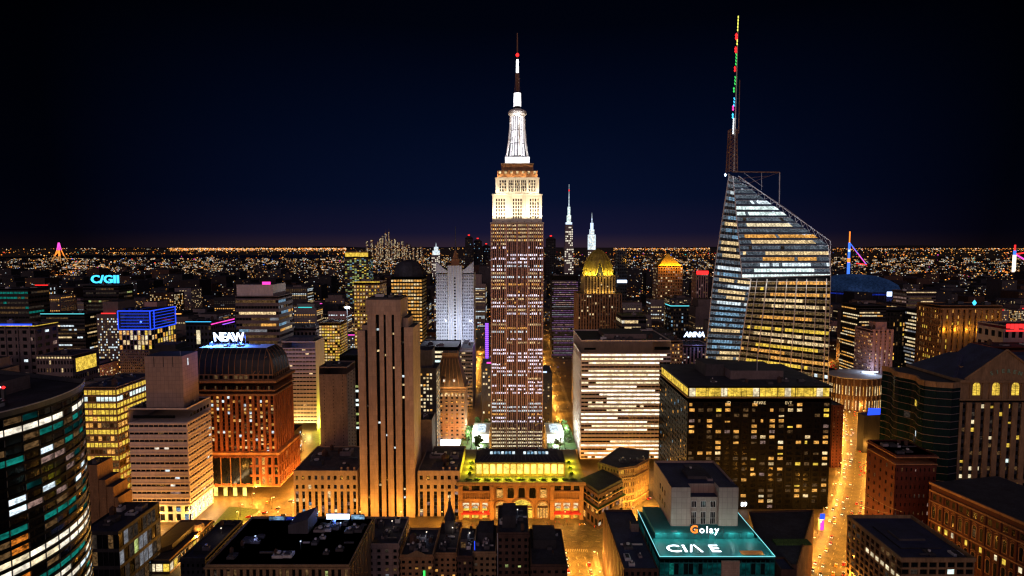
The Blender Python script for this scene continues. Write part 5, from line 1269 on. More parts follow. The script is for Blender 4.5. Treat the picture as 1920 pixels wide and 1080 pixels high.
x0g, x1g = b.lx(1752, 800), b.lx(1800, 800); zt = H - 3
cv = [(x0g - 4 + 3.2 * math.sin(i * .9), b.D + 2 - i * (b.D + 2)/14) for i in range(14)] + [(x0g, 0), ((x0g + x1g)/2, -3.4), (-hw - .01, 0)]
nfl = 17
for j in range(nfl):
    z0, z1 = j * zt/nfl, (j + 1) * zt/nfl
    for a_, c_ in zip(cv, cv[1:]):
        gw.poly([(*a_, z0), (*c_, z0), (*c_, z1 - .5), (*a_, z1 - .5)], 'teal_glass')
        d = (Vector(c_) - Vector(a_)).normalized(); n_ = Vector((d.y, -d.x)) * .45
        gw.prism([(a_[0] + n_.x, a_[1] + n_.y), (c_[0] + n_.x, c_[1] + n_.y), c_, a_], z1 - .4, z1, 'brown_grey')
    if j in (8, 9, 11, 5, 13): 
        a_, c_ = cv[6 + j % 5], cv[7 + j % 5]; d = (Vector(c_) - Vector(a_)).normalized(); n_ = Vector((d.y, -d.x)) * .06
        b.win([(a_[0] + n_.x, a_[1] + n_.y, z0 + .4), (c_[0] + n_.x, c_[1] + n_.y, z0 + .4), (c_[0] + n_.x, c_[1] + n_.y, z1 - .9), (a_[0] + n_.x, a_[1] + n_.y, z1 - .9)], ['w_cool', 'w_gold', 'w_faint'][j % 3])
gw.poly([(*c, zt) for c in cv] + [(-hw - .01, b.D + 2, zt)], 'bitumen')
for a_, c_ in zip(cv, cv[1:]):
    d = (Vector(c_) - Vector(a_)).normalized(); n_ = Vector((d.y, -d.x)) * 1.0
    b.p('cornice').prism([(a_[0] + n_.x, a_[1] + n_.y), (c_[0] + n_.x, c_[1] + n_.y), (c_[0] - n_.x, c_[1] - n_.y), (a_[0] - n_.x, a_[1] - n_.y)], zt - 3.5, zt + 1.2, 'ochre_stone')
b.done(100)

A_, B_ = w_(1746, 905, 58), w_(1908, 975, 58)
d = Vector((B_[0] - A_[0], B_[1] - A_[1])).normalized(); n_ = Vector((d.y, -d.x))
C_ = (B_[0] + d.x * 30, B_[1] + d.y * 30)
pts = [A_, C_, (C_[0] - n_.x * 60, C_[1] - n_.y * 60), (A_[0] - n_.x * 60, A_[1] - n_.y * 60)]
b = rot_block('arched_brick_hall', 'dark red brick hall with arched windows and stone cornice at the right edge', 'building', pts, 58, 'brick_dark', 'bitumen', {}, parapet=0, single=60)
p0 = b.P[0]; u = (d.x, d.y); Wd = Vector((C_[0] - A_[0], C_[1] - A_[1])).length
P4 = lambda a, o, z: (p0[0] + u[0] * a + n_.x * o, p0[1] + u[1] * a + n_.y * o, z)
for z0, z1, o in ((52, 53, 1.0), (44.5, 45.3, .8), (57, 58.6, 1.4), (30, 30.8, .7)): b.bar(b.p('cornice'), p0, u, -.5, Wd, 0, o, z0, z1, 'rust_stone')
for i in range(18):
    a0 = 2 + i * 5.0; a1 = a0 + 2.6
    m_ = b.p('dark_window'); c = (a0 + a1)/2
    m_.poly([P4(a0, .04, 46.5), P4(a1, .04, 46.5), P4(a1, .04, 50.5), P4(a0, .04, 50.5)], 'glass')
    for zb_, zs in ((33, 40.5), (14, 22)):
        m_.poly([P4(a0, .04, zb_), P4(a1, .04, zb_)] + [P4(c + 1.3 * math.cos(math.pi * q/8), .04, zs + 1.3 * math.sin(math.pi * q/8)) for q in range(9)], 'glass')
        ring = [P4(a1, .15, zb_)] + [P4(c + 1.5 * math.cos(math.pi * q/8), .15, zs + 1.5 * math.sin(math.pi * q/8)) for q in range(9)] + [P4(a0, .15, zb_)]
        for s_, e_ in zip(ring, ring[1:]): b.p('window_surround').tube(s_, e_, .28, 'rust_stone', 4)
        for (s_, e_) in ((P4(a0 - .4, .2, zb_ - .3), P4(a1 + .4, .2, zb_ - .3)), (P4(a0 - .3, .3, zs + 2.1), P4(c, .3, zs + 3.2)), (P4(a1 + .3, .3, zs + 2.1), P4(c, .3, zs + 3.2))): b.p('window_surround').tube(s_, e_, .3, 'rust_stone', 4)
    if random.Random(i * 13).random() < .75: b.win([P4(a0 + .2, .08, 25.2), P4(a1 - .2, .08, 25.2), P4(a1 - .2, .08, 28.8), P4(a0 + .2, .08, 28.8)], 'w_gold' if i % 3 else 'w_cream')
    else: m_.poly([P4(a0 + .2, .08, 25.2), P4(a1 - .2, .08, 25.2), P4(a1 - .2, .08, 28.8), P4(a0 + .2, .08, 28.8)], 'glass')
    if random.Random(i * 17).random() < .15: b.win([P4(a0 + .3, .08, 34), P4(a1 - .3, .08, 34), P4(a1 - .3, .08, 39), P4(a0 + .3, .08, 39)], 'w_dim')
for i in range(10): b.bar(b.p('pilaster'), p0, u, i * 10 - .7, i * 10 + .7, 0.002, .6, 0, 52, 'brick_dark')
b.units(8, -6, 30, 10, 60, 58, hmax=2.5)
b.done(60)

# ------------------------------------------------------------------ corner of the podium: planted wedge and curved classical block
pts = [w_(1084, 900, 30), w_(1128, 922, 30), w_(1160, 902, 30), w_(1112, 884, 30)]
pts = [w_(1086, 905, 28), w_(1122, 930, 28), w_(1168, 906, 28), w_(1130, 886, 28)]
b = rot_block('corner_pavilion', 'dark roofed corner pavilion with planted green ledges beside the arched hall', 'building', pts, 28, 'brick_brown', 'bitumen', {0: dict(nu=5, nv=3, wf=.7, hf=.6, rec=.4, lit=pick(211, .6, ['w_pink', 'w_deep', 'w_amber'])), 1: dict(nu=7, nv=3, wf=.7, hf=.5, rec=.4, lit=pick(212, .5, ['w_pink', 'w_deep', 'w_amber', 'w_white']))})
cxp = sum(p_[0] for p_ in b.P)/4; cyp = sum(p_[1] for p_ in b.P)/4
for z, s_, k in ((17, 1.16, 'lawn'), (23, 1.08, 'leaf')):
    q = MB(); q.prism([(cxp + (x - cxp) * s_, cyp + (y - cyp) * s_) for x, y in b.P], z, z + 1.0, 'ochre_stone', k); q.build('planted_ledge', b.root)
b.p('rooftop_block').prism([(cxp + (x - cxp) * .96, cyp + (y - cyp) * .96) for x, y in b.P], 28.01, 31.5, 'dark_wall', 'bitumen')
for p_ in b.P[:3]: light((cxp + (p_[0] - cxp) * 1.5, cyp + (p_[1] - cyp) * 1.5 - 3, 25), 3500, (.8, 1, .25), b.root, .6)
b.done(40)
pts = [w_(1122, 868, 36), w_(1160, 880, 36), w_(1190, 876, 36), w_(1216, 862, 36), w_(1218, 846, 36), w_(1160, 840, 36)]
b = rot_block('curved_classical_block', 'gold lit curved classical block with dark roof below the white banded office', 'building', pts, 36, 'ochre_stone', 'bitumen', {1: dict(nu=9, nv=6, wf=.5, hf=.62, rec=.6, pier=.4, lit=pick(221, .45, ['w_amber', 'w_gold', 'w_dim'])), 2: dict(nu=8, nv=6, wf=.5, hf=.62, rec=.6, pier=.4, lit=pick(222, .45, ['w_amber', 'w_gold', 'w_dim'])), 0: dict(nu=7, nv=6, wf=.3, hf=.4, rec=.4, lit=pick(223, .1, ['w_dim']))})
for i, z in enumerate((35.2, 27, 6.5)):
    for k in (0, 1, 2):
        p_, q_ = b.P[k], b.P[k+1]; dd = Vector((q_[0] - p_[0], q_[1] - p_[1])); W_ = dd.length; dd.normalize(); b.bar(b.p('cornice'), p_, (dd.x, dd.y), -.3, W_ + .3, 0, 1.1, z, z + .9 + .01 * k, 'ochre_stone')
for k in (1, 2):
    p_, q_ = b.P[k], b.P[k+1]
    for t in (.2, .5, .8): light((p_[0] + (q_[0] - p_[0]) * t + 3, p_[1] + (q_[1] - p_[1]) * t - 9, 8), 15000, (1, .58, .15), b.root, 1)
b.units(6, -10, 15, 14, 30, 36, hmax=3); b.done(60)
b = Bld('red_gable', 'narrow dark red building squeezed beside the black office at the avenue', 'building', 1562, 1582, 762, 596, 60)
b.vol(-b.W/2, b.W/2, 0, b.D, 0, b.H, wall='brick_dark', roof='bitumen', front=dict(nu=3, nv=20, wf=.3, hf=.4, rec=.3, lit=pick(231, .2, ['w_dim'])), right=dict(nu=10, nv=20, wf=.4, hf=.5, rec=.3, lit=pick(232, .3, ['w_amber', 'w_dim']))); b.done(20)

# ------------------------------------------------------------------ foreground row of dark roofs
b = Bld('screen_roof_block', 'broad dark roofed block with blue light screens along its back edge', 'building', 385, 655, 1063, 300, 56)
fr = dict(nu=22, nv=9, wf=.5, hf=.75, rec=.6, span='brick_brown', wall='ochre_stone', pier=.3, lit=pick(301, .25, ['w_dim', 'w_green', 'w_faint']))
b.vol(-b.W/2, b.W/2, 0, b.D, 0, b.H, wall='ochre_stone', roof='navy_roof', front=fr, right=dict(fr, nu=16, lit=pick(302, .3, ['w_dim', 'w_amber', 'w_faint'])))
b.cornice(-b.W/2, b.W/2, 0, b.D, b.H - 1.0, 1.0, .7, 'ochre_stone')
X = lambda px, yl: b.lx(px, 985, yl)
b.p('rooftop_block').prism([(X(545, 40), 36), (X(582, 40), 36), (X(582, 40), 52), (X(545, 40), 52)], b.H + .01, b.H + 9, 'dark_concrete', 'bitumen', ztop=[b.H + 5, b.H + 9, b.H + 9, b.H + 5])
b.units(16, -b.W/2 + 4, b.W/2 - 4, 5, 34, b.H, 'dark_concrete', 1.6, 1.2, 6); b.units(16, 6, b.W/2 - 2, 36, 52, b.H, 'dark_concrete', 1.6)
b.done(100)
def screen(label, x0, x1, y, z, h, key, tilt=0.0, z_off=.02, p_l=0):
    r = empty('light_screen', ((x0 + x1)/2, y, z), label, 'screen'); w_2 = (x1 - x0)/2
    m_ = MB(); m_.box(-w_2, w_2, 0, .5, z_off + .6, z_off + .6 + h, 'metal'); m_.box(-w_2 + .4, -w_2 + .8, .1, .4, 0, z_off + .59, 'metal'); m_.box(w_2 - .8, w_2 - .4, .1, .4, 0, z_off + .59, 'metal'); m_.build('frame', r)
    g = MB(); g.poly([(-w_2 + .15, -.02, z_off + .75), (w_2 - .15, -.02, z_off + .75), (w_2 - .15, -.02, z_off + .45 + h), (-w_2 + .15, -.02, z_off + .45 + h)], key); g.build('panel', r)
    if p_l: light((0, -3, z_off + h/2), p_l, (.08, .2, 1), r, .8)
gx, H = b.root.location.x, b.H
for x_, y_ in ((-22, 24), (6, 18), (22, 40), (-8, 44)):
    q = MB(); q.tube((x_, y_, H), (x_, y_, H + 4.6), .1, 'metal', 5); q.box(x_ - .35, x_ + .35, y_ - .35, y_ + .35, H + 4.6, H + 4.9, 'c_cool'); q.build('roof_lamp', b.root); light((x_, y_ - 1, H + 4.2), 420, (.35, .45, 1), b.root, .4)
screen('bright blue white light screen on the dark roof left of the slab tower foot', gx + X(612, 53), gx + X(656, 53), 300 + 53, H, 3.6, 'n_bluewhite', p_l=9000)
screen('dim teal screen beside the bright light screen on the dark roof', gx + X(658, 53) + .2, gx + X(690, 53) - 2, 300 + 53, H, 3.0, 'w_ice')
screen('blue screen at the left back corner of the dark roof', gx + X(506, 53), gx + X(535, 53), 300 + 52, H, 2.4, 'w_ice', p_l=2500)
screen('blue and pink screen left of the sloping roof block', gx + X(537, 53), gx + X(556, 53), 300 + 52, H, 2.2, 'n_blue_dim')
def house(name, label, xl, xr, yr, Y, D, wall, seed, nu, nv, roof='bitumen', lit=.12, keys=('w_dim', 'w_faint', 'w_amber'), extra=None, cat='house', wf=.45, hf=.5, n=14, group=None):
    b = Bld(name, label, cat, xl, xr, yr, Y, D, group)
    fr = dict(nu=nu, nv=nv, wf=wf, hf=hf, rec=.45, lit=pick(seed, lit, list(keys)), z1=b.H - 1.5)
    b.vol(-b.W/2, b.W/2, 0, D, 0, b.H, wall=wall, roof=roof, front=fr, left=dict(fr, nu=max(2, int(D/5))), right=dict(fr, nu=max(2, int(D/5))))
    b.cornice(-b.W/2 + .01, b.W/2 - .01, 0, .3, b.H - 1.2, 1.2, .5, wall)
    b.units(n, -b.W/2 + 1, b.W/2 - 1, 2, D - 1, b.H, 'dark_concrete', 3.2, 1.2, 4.5)
    q = MB(); q.tube((b.W*.15, D*.62, b.H), (b.W*.15, D*.62, b.H + 4.6), .1, 'metal', 5); q.box(b.W*.15 - .35, b.W*.15 + .35, D*.62 - .35, D*.62 + .35, b.H + 4.6, b.H + 4.9, 'c_white'); q.build('roof_lamp', b.root)
    light((b.W*.15, D*.62 - 1.2, b.H + 4.4), 260, (1, .78, .62) if seed % 2 else (.7, .78, 1), b.root, .4)
    if extra: extra(b)
    b.done(60); return b
house('apartment_house', 'pale pink apartment house with three columns of windows at the bottom centre', 672, 748, 1023, 345, 36, 'tan_tile', 311, 5, 12, lit=.35, keys=('w_faint', 'w_grey', 'w_dim', 'w_cool'), hf=.55, wf=.42, n=10)
def gable_house(b):
    m_ = b.p('gable'); m_.poly([(-b.W*.35, -.2, b.H + .02), (b.W*.35, -.2, b.H + .02), (0, -.2, b.H + 3.5)], 'ochre_stone'); m_.poly([(b.W*.35, .4, b.H + .02), (-b.W*.35, .4, b.H + .02), (0, .4, b.H + 3.5)], 'ochre_stone')
    for s_ in (-1, 1): m_.tube((s_ * b.W*.37, .1, b.H + .1), (0, .1, b.H + 3.6), .35, 'ochre_stone', 5)
    q = MB(); q.box(b.W*.2, b.W*.26, -.6, -.06, b.H - 12, b.H - 8.5, 'n_green'); q.build('green_light', b.root)
    t = b.p('water_tank'); t.lathe(-4, 12, [(2.2, b.H + 3), (2.2, b.H + 7), (.2, b.H + 9)], 10, 'brick_brown'); [t.tube((-4 + 1.6*c, 12 + 1.6*s, b.H), (-4 + 1.6*c, 12 + 1.6*s, b.H + 3), .2, 'metal', 4) for c, s in ((1, 1), (1, -1), (-1, 1), (-1, -1))]
house('row_house', 'ornate ochre row house with curved gable and green light at the bottom', 750, 812, 1044, 338, 34, 'brown_stone', 312, 5, 12, lit=.08, extra=gable_house)
def spire_house(b):
    m_ = b.p('turret'); m_.box(-3.2, 3.2, 26, 32.4, b.H + .01, b.H + 9, 'dark_wall'); m_.lathe(0, 29, [(4.2, b.H + 9.01), (2.4, b.H + 13), (1.0, b.H + 18), (.15, b.H + 25)], 8, 'bitumen', rot=.39)
    for s_ in (-1, 1):
        for t_ in (26.6, 31.8): m_.lathe(s_ * 2.8, t_, [(.5, b.H + 9.02), (.05, b.H + 12)], 6, 'dark_wall')
house('row_house', 'dark narrow row house with a pointed black turret at the bottom', 813, 856, 1040, 345, 40, 'brown_stone', 313, 4, 12, lit=.05, extra=spire_house)
def stair_house(b):
    b.p('rooftop_block').box(-b.W/2 + 1, b.W/2 - 4, 10, 24, b.H + .01, b.H + 6.5, 'dark_concrete', 'bitumen'); q = MB(); q.box(-b.W/2 + 1.5, b.W/2 - 5, 9.8, 9.99, b.H + 1, b.H + 4.5, 'w_dim'); q.build('attic_window', b.root)
house('row_house', 'dark row house with a dim lit attic window at the bottom', 857, 886, 1046, 338, 34, 'brick_brown', 314, 3, 12, lit=.1, extra=stair_house)
def blue_house(b):
    q = MB(); q.box(-b.W/2 + .5, -b.W/2 + .9, 4, 4.4, b.H + .01, b.H + 5.5, 'n_blue'); q.build('blue_light', b.root)
    b.p('rooftop_block').box(-b.W/2 + 2, b.W/2 - 2, 12, 28, b.H + .01, b.H + 7, 'dark_wall', 'bitumen')
house('row_house', 'brown corner house with rounded bays and a thin blue light on its roof', 887, 930, 1038, 342, 34, 'ochre_stone', 315, 4, 12, lit=.05, extra=blue_house, wf=.5)
def tall_house(b):
    b.p('rooftop_block').box(-b.W/2 + 3, b.W/2 - 8, 8, 26, b.H + .01, b.H + 8, 'dark_wall', 'bitumen'); b.p('chimney').box(b.W/2 - 5, b.W/2 - 3, 4, 6, b.H + .01, b.H + 4.5, 'brick_brown'); b.p('drainpipe').tube((-b.W/2 + .3, -.4, 0), (-b.W/2 + .3, -.4, b.H + 1), .25, 'steel', 5)
house('tall_row_house', 'tall dark brick row house left of the orange street at the bottom', 932, 992, 1002, 346, 38, 'brick_brown', 316, 5, 13, lit=.07, keys=('w_green', 'w_dim', 'w_green'), extra=tall_house, n=9)
house('corner_house', 'dark low corner house with stepped roof beside the orange street at the bottom', 996, 1064, 1062, 332, 44, 'brick_brown', 317, 5, 11, lit=.14, keys=('w_green', 'w_dim', 'w_cream'), extra=lambda b: b.p('rooftop_block').box(-b.W/2 + 2, b.W/2 - 5, 20, 40, b.H + .01, b.H + 5.5, 'dark_wall', 'bitumen'), n=8)
# left foreground
b = Bld('storefront_pavilion', 'low pavilion with bright amber shop front and overhanging dark roof', 'shop', 250, 318, 1052, 398, 60)
fr = dict(nu=5, nv=1, wf=.9, hf=.7, rec=.4, lit=lambda i, j: 'w_cream' if i < 4 else 'w_gold', wall='ochre_stone', z0=b.H - 9, z1=b.H - 1)
b.vol(-b.W/2, b.W/2, 0, b.D, 0, b.H, wall='ochre_stone', roof='bitumen_light', front=fr, right=dict(fr, nu=12, lit=pick(321, .8, ['w_cream', 'w_gold', 'w_amber'])))
b.p('wall').poly([(-b.W/2, 0, 0), (b.W/2, 0, 0), (b.W/2, 0, b.H - 9), (-b.W/2, 0, b.H - 9)], 'ochre_stone'); b.p('wall').poly([(b.W/2, 0, 0), (b.W/2, b.D, 0), (b.W/2, b.D, b.H - 9), (b.W/2, 0, b.H - 9)], 'ochre_stone')
b.p('canopy').box(-b.W/2 - 1.5, b.W/2 + 1.5, -2, b.D, b.H - .9, b.H + .1, 'dark_wall', 'bitumen_light')
b.p('roof').prism([(-b.W/2 + 1, 2), (b.W/2 - 6, 14), (b.W/2 - 6, 50), (-b.W/2 + 1, 56)], b.H + .11, b.H + 5, 'dark_wall', 'bitumen', ztop=[b.H + 1.2, b.H + 5, b.H + 5, b.H + 1.2])
b.p('rooftop_block').lathe(b.W/2 - 3, 44, [(4, b.H + .12), (4, b.H + 4), (3, b.H + 6)], 14, 'brown_grey')
q = MB(); q.box(-3, 2.6, -2.4, -2.05, b.H - .6, b.H + 2, 'black_panel'); q.build('shop_sign', b.root); text_mesh('lettering', 'PG', 1.9, 'w_ice', (-.2, -2.45, b.H - .2), parent=b.root, extrude=.02)
light((b.W/2 + 5, 14, b.H - 5), 9000, (1, .7, .3), b.root, .8); b.done(60)
b = Bld('glass_box', 'dark low glass box building with pale panes beside the curved dark tower', 'building', 150, 222, 1000, 365, 44)
fr = dict(nu=7, nv=4, wf=.92, hf=.8, rec=.3, lit=pick(331, .35, ['w_faint', 'w_dim', 'w_grey']), wall='dark_wall')
b.vol(-b.W/2, b.W/2, 0, b.D, 0, b.H, wall='dark_wall', roof='bitumen', front=fr, right=dict(fr, nu=9, lit=pick(332, .8, ['w_faint', 'w_green', 'w_grey', 'w_dim'], [4, 1, 2, 2])))
b.units(6, -b.W/2 + 2, b.W/2 - 2, 5, 40, b.H); b.done(60)
b = Bld('stepped_block', 'plain brown stepped block between the curved dark tower and the golden office', 'building', 150, 182, 872, 402, 20)
w = b.p('wall'); w.box(-b.W/2, b.W/2, 0, 16, 0, b.H, 'brown_stone', 'bitumen'); w.box(b.W/2 + .004, b.W/2 + 5, .4, 16, 0, b.H - 11, 'brown_stone', 'bitumen'); w.box(b.W/2 + 5.004, b.W/2 + 10, .8, 16, 0, b.H - 16, 'brown_stone', 'bitumen'); w.box(b.W/2 + 10.004, b.W/2 + 13, 1.2, 16, 0, b.H - 24, 'brown_stone', 'bitumen')
for i in range(6): b.p('dark_window').box(-2, 0, -.05, -.01, b.H - 8 - i * 7, b.H - 5.5 - i * 7, 'glass')
b.units(2, -b.W/2 + 1, b.W/2 - 1, 2, 14, b.H); b.done(10)
house('dark_block', 'dark flat block with one green lit window left of the screen roof', 338, 384, 1050, 345, 50, 'dark_concrete', 341, 5, 9, lit=.06, keys=('w_green',), n=5, cat='building')

# ------------------------------------------------------------------ middle distance buildings one can name
def mid(name, label, xl, xr, yr, Y, D, wall='dark_concrete', nu=8, nv=14, lit=.3, keys=('w_amber', 'w_warm', 'w_dim'), wts=None, wf=.55, hf=.5, roof='bitumen', style='pick', z0=0, extra=None, single=0, cat='office building', units=3, span=None, rec=.4, side=None, seed=None, lo=.3, hi=1, group=None):
    b = Bld(name, label, cat, xl, xr, yr, Y, D, group)
    sd = seed or int(xl * 7 + yr)
    f = pick(sd, lit, list(keys), wts) if style == 'pick' else runs(sd, nu, nv, lit, list(keys), wts, lo, hi, 2)
    fr = dict(nu=nu, nv=nv, wf=wf, hf=hf, rec=rec, lit=f, span=span, z0=z0, z1=b.H - 3)
    ns = max(2, int(nu * D / b.W)); f2 = pick(sd + 1, lit, list(keys), wts) if style == 'pick' else runs(sd + 1, ns, nv, lit, list(keys), wts, lo, hi, 2)
    b.vol(-b.W/2, b.W/2, 0, D, 0, b.H, wall=wall, roof=roof, front=fr, **{side or ('right' if b.cx < 0 else 'left'): dict(fr, nu=ns, lit=f2)})
    b.units(units, -b.W/2 + 2, b.W/2 - 2, 2, D - 2, b.H, 'dark_concrete', 5, 3, 9)
    if extra: extra(b)
    b.done(single); return b
def edge_glow(key, z=0.4, th=.5, sides='flr'):
    def f(b):
        q = MB(); hw = b.W/2
        if 'f' in sides: q.tube((-hw, -.3, b.H + z), (hw, -.3, b.H + z), th, key, 4)
        if 'l' in sides: q.tube((-hw - .3, 0, b.H + z), (-hw - .3, b.D, b.H + z), th, key, 4)
        if 'r' in sides: q.tube((hw + .3, 0, b.H + z), (hw + .3, b.D, b.H + z), th, key, 4)
        q.build('neon_edge', b.root)
    return f
def ex_gold_trim(b):
    edge_glow('w_gold', .6, .6, 'fr')(b); q = MB(); q.box(-b.W/2 + 2, b.W/2 - 8, 4, 4.6, b.H + .5, b.H + 3, 'n_blue'); q.build('neon_strip', b.root)
    for i in range(6): x = -b.W/2 + i * b.W/5.5; b.p('pier').box(x, x + 1.6, -1.2, -.01, 0, b.H - 1, 'brown_grey')
mid('trimmed_block', 'dark block with gold roof edge and blue roof light at the left edge', -60, 66, 612, 800, 40, 'brown_grey', 9, 12, .22, ('w_dim', 'w_amber', 'w_pink', 'w_cool'), extra=ex_gold_trim, single=40)
mid('banded_dark_office', 'dark office with warm lit bands and teal roof light at the left', 76, 158, 590, 1050, 60, 'dark_wall', 16, 15, .7, ('w_dim', 'w_warm', 'w_cool', 'w_dim'), wf=.95, hf=.4, style='runs', lo=.2, hi=.8, extra=lambda b: (edge_glow('n_teal', 1.5, .7, 'f')(b)), single=30)
mid('lit_cornice_block', 'low dark block with a warm lit cornice and gold end wall at the left', 68, 135, 668, 760, 50, 'brown_grey', 12, 8, .25, ('w_warm', 'w_dim'), extra=lambda b: [b.win([(-b.W/2 + i * b.W/12 + .4, -.1, b.H - 3), (-b.W/2 + (i + .7) * b.W/12, -.1, b.H - 3), (-b.W/2 + (i + .7) * b.W/12, -.1, b.H - .8), (-b.W/2 + i * b.W/12 + .4, -.1, b.H - .8)], 'w_warm') for i in range(12)] and b.win([(b.W/2 + .1, 6, b.H - 22), (b.W/2 + .1, 44, b.H - 22), (b.W/2 + .1, 44, b.H - 4), (b.W/2 + .1, 6, b.H - 4)], 'w_gold'), single=40)
def ex_blue_crown(b):
    q = MB(); hw = b.W/2; z0, z1 = b.H + .3, b.lz(583)
    b.p('crown').box(-hw + .6, hw - .6, .6, b.D - .6, b.H + .005, z1, 'glass_blue', 'bitumen')
    for z in (z0, z1): q.tube((-hw, 0, z), (hw, 0, z), .75, 'n_blue', 5); q.tube((hw, 0, z), (hw, b.D, z), .75, 'n_blue', 5)
    for x in (-hw, -hw * .02 + hw * .96): q.tube((x, 0, z0), (x, 0, z1), .7, 'n_blue', 5)
    q.tube((hw, b.D, z0), (hw, b.D, z1), .7, 'n_blue', 5); q.tube((hw, b.D * .12, z0), (hw, b.D * .12, z1), .6, 'n_blue', 5)
    for k in range(1, 6):
        z = z0 + (z1 - z0) * k/6; q.tube((-hw + 4, .3, z), (hw - 4, .3, z), .28, 'n_blue', 4); q.tube((hw - .3, 5, z), (hw - .3, b.D - 3, z), .28, 'n_blue', 4)
    q.build('neon_outline', b.root); p_ = MB()
    for i in range(4): p_.box(-hw + 3 + i * 9, -hw + 7 + i * 9, 8, 30, z1 + .01, z1 + 3, 'glass_blue')
    p_.build('roof_unit', b.root)
bb = Bld('neon_crown_tower', 'tower with bright blue neon outlined crown and amber lit upper floors', 'office building', 222, 284, 618, 900, 66)
fr = dict(nu=9, nv=4, wf=.72, hf=.86, rec=.6, lit=pick(401, .72, ['w_gold', 'w_amber', 'w_warm', 'w_cream']), z0=bb.lz(656), z1=bb.H - 1)
bb.vol(-bb.W/2, bb.W/2, 0, bb.D, 0, bb.H, wall='brown_grey', parapet=0, front=fr, right=dict(fr, nu=9, lit=pick(402, .7, ['w_gold', 'w_amber', 'w_warm'])))
lo_ = dict(nu=16, nv=16, wf=.5, hf=.5, rec=.4, lit=pick(403, .35, ['w_faint', 'w_dim', 'w_faint']), wall='brown_grey', z0=0, z1=bb.lz(657))
bb.grid((-bb.W/2, -.01), (1, 0), bb.W, 0, bb.lz(657), 16, 16, .5, .5, .3, 'brown_grey', lit=lo_['lit']); bb.grid((bb.W/2 + .01, 0), (0, 1), bb.D, 0, bb.lz(657), 16, 16, .5, .5, .3, 'brown_grey', lit=pick(404, .3, ['w_faint', 'w_dim', 'w_amber']))
ex_blue_crown(bb); light((0, -14, bb.H + 10), 9000, (.05, .12, 1), bb.root, 1); bb.done(80)
mid('blue_top_block', 'dark block with blue lit roof and a bright round headed window', 348, 396, 606, 1000, 40, 'dark_concrete', 7, 9, .12, ('w_dim',), extra=lambda b: (edge_glow('n_cyan', 2.5, .5, 'f')(b), b.win([(-4, -.1, b.H - 36), (2.5, -.1, b.H - 36), (2.5, -.1, b.H - 12), (-4, -.1, b.H - 12)], 'w_cream')))
def ex_pink(b):
    q = MB(); q.tube((-b.W/2, -.5, b.H - 4), (b.W/2, -.5, b.H + 6), .9, 'n_pink', 5); q.tube((-b.W/2, -.5, b.H - 9), (b.W/2, -.5, b.H + 1), .7, 'n_purple', 5); q.build('neon_strip', b.root)
mid('pink_neon_block', 'block with slanting pink and purple neon lines left of the white topped office', 396, 440, 604, 1040, 40, 'dark_concrete', 9, 10, .3, ('n_blue_dim', 'w_dim', 'w_grey'), extra=ex_pink)
def ex_whitetop(b):
    b.p('rooftop_block').box(-b.W/2 + 1, b.W/2 - 9, 3, b.D - 4, b.H + .01, b.lz(534), 'white_concrete', 'bitumen'); q = MB(); q.box(b.W*.1, b.W*.28, 5, 7, b.lz(534) + .02, b.lz(534) + 4, 'n_pink'); q.build('beacon', b.root)
mid('white_topped_office', 'office with blank white top and gold and blue lit bands', 441, 522, 556, 850, 55, 'brown_grey', 14, 18, .8, ('w_warm', 'w_grey', 'w_dim', 'w_amber', 'w_ice'), [3, 3, 3, 2, 1], wf=.96, hf=.45, style='runs', extra=ex_whitetop, single=60)
mid('letter_office', 'dark office with dim green bands carrying the blue CIGH letters', 155, 222, 536, 1500, 60, 'dark_wall', 14, 12, .8, ('w_faint', 'w_dim', 'w_green', 'w_faint'), wf=.96, hf=.4, style='runs')
p = at(197, 533, 1500); sign('rooftop_sign', 'C/GII', 28, 'n_cyan', 'glowing blue letters C/GII on a dark office at the far left', (p.x, 1501, at(190, 536, 1500).z + .02), bold=.5, wid=80, lift=2, extrude=1.5, sx=1.18)
mid('festive_tower', 'small far tower with warm lit side and red roof lights at the left', 66, 90, 536, 1500, 30, 'brown_grey', 6, 12, .6, ('w_warm', 'w_amber', 'w_cool'), extra=lambda b: edge_glow('n_red', 2, 1, 'f')(b))
mid('dark_slab', 'wide dark slab with few lights at the far left edge', -30, 52, 542, 1300, 60, 'dark_wall', 12, 12, .4, ('w_dim', 'w_faint', 'w_teal'), style='runs', wf=.9, hf=.4)
mid('gold_office', 'slim gold lit office with dark top right of the striped block', 598, 637, 606, 880, 40, 'ochre_stone', 8, 26, .93, ('w_gold', 'w_warm', 'w_amber'), wf=.8, hf=.6, rec=.6, single=60)
mid('grey_roof_block', 'grey low block with pale roof box left of the slim gold office', 526, 592, 616, 930, 60, 'brown_grey', 9, 8, .08, ('w_cool', 'w_dim'), roof='bitumen_light', units=6)
mid('grey_shoulder_block', 'plain grey block just behind the striped block', 520, 588, 640, 800, 40, 'grey_stone', 6, 5, .06, ('w_cool',), roof='bitumen_light')
def ex_fade(b): edge_glow('w_gold', 1.0, .8, 'f')(b)
mid('gold_tower', 'gold lit gridded tower behind the slab tower on its left', 663, 712, 530, 840, 45, 'ochre_stone', 9, 34, .85, ('w_amber', 'w_warm', 'w_gold'), wf=.62, hf=.5, rec=.5, extra=ex_fade, single=60)
def ex_crownlit(b):
    hw = b.W/2; q = MB(); q.box(-hw + 2, hw - 2, .5, 2, b.H + .01, b.H + 14, 'w_gold'); q.build('lit_crown', b.root)
    b.p('crown').box(-hw + 4, hw - 4, 3, b.D - 2, b.H + .02, b.H + 18, 'ochre_stone', 'bitumen')
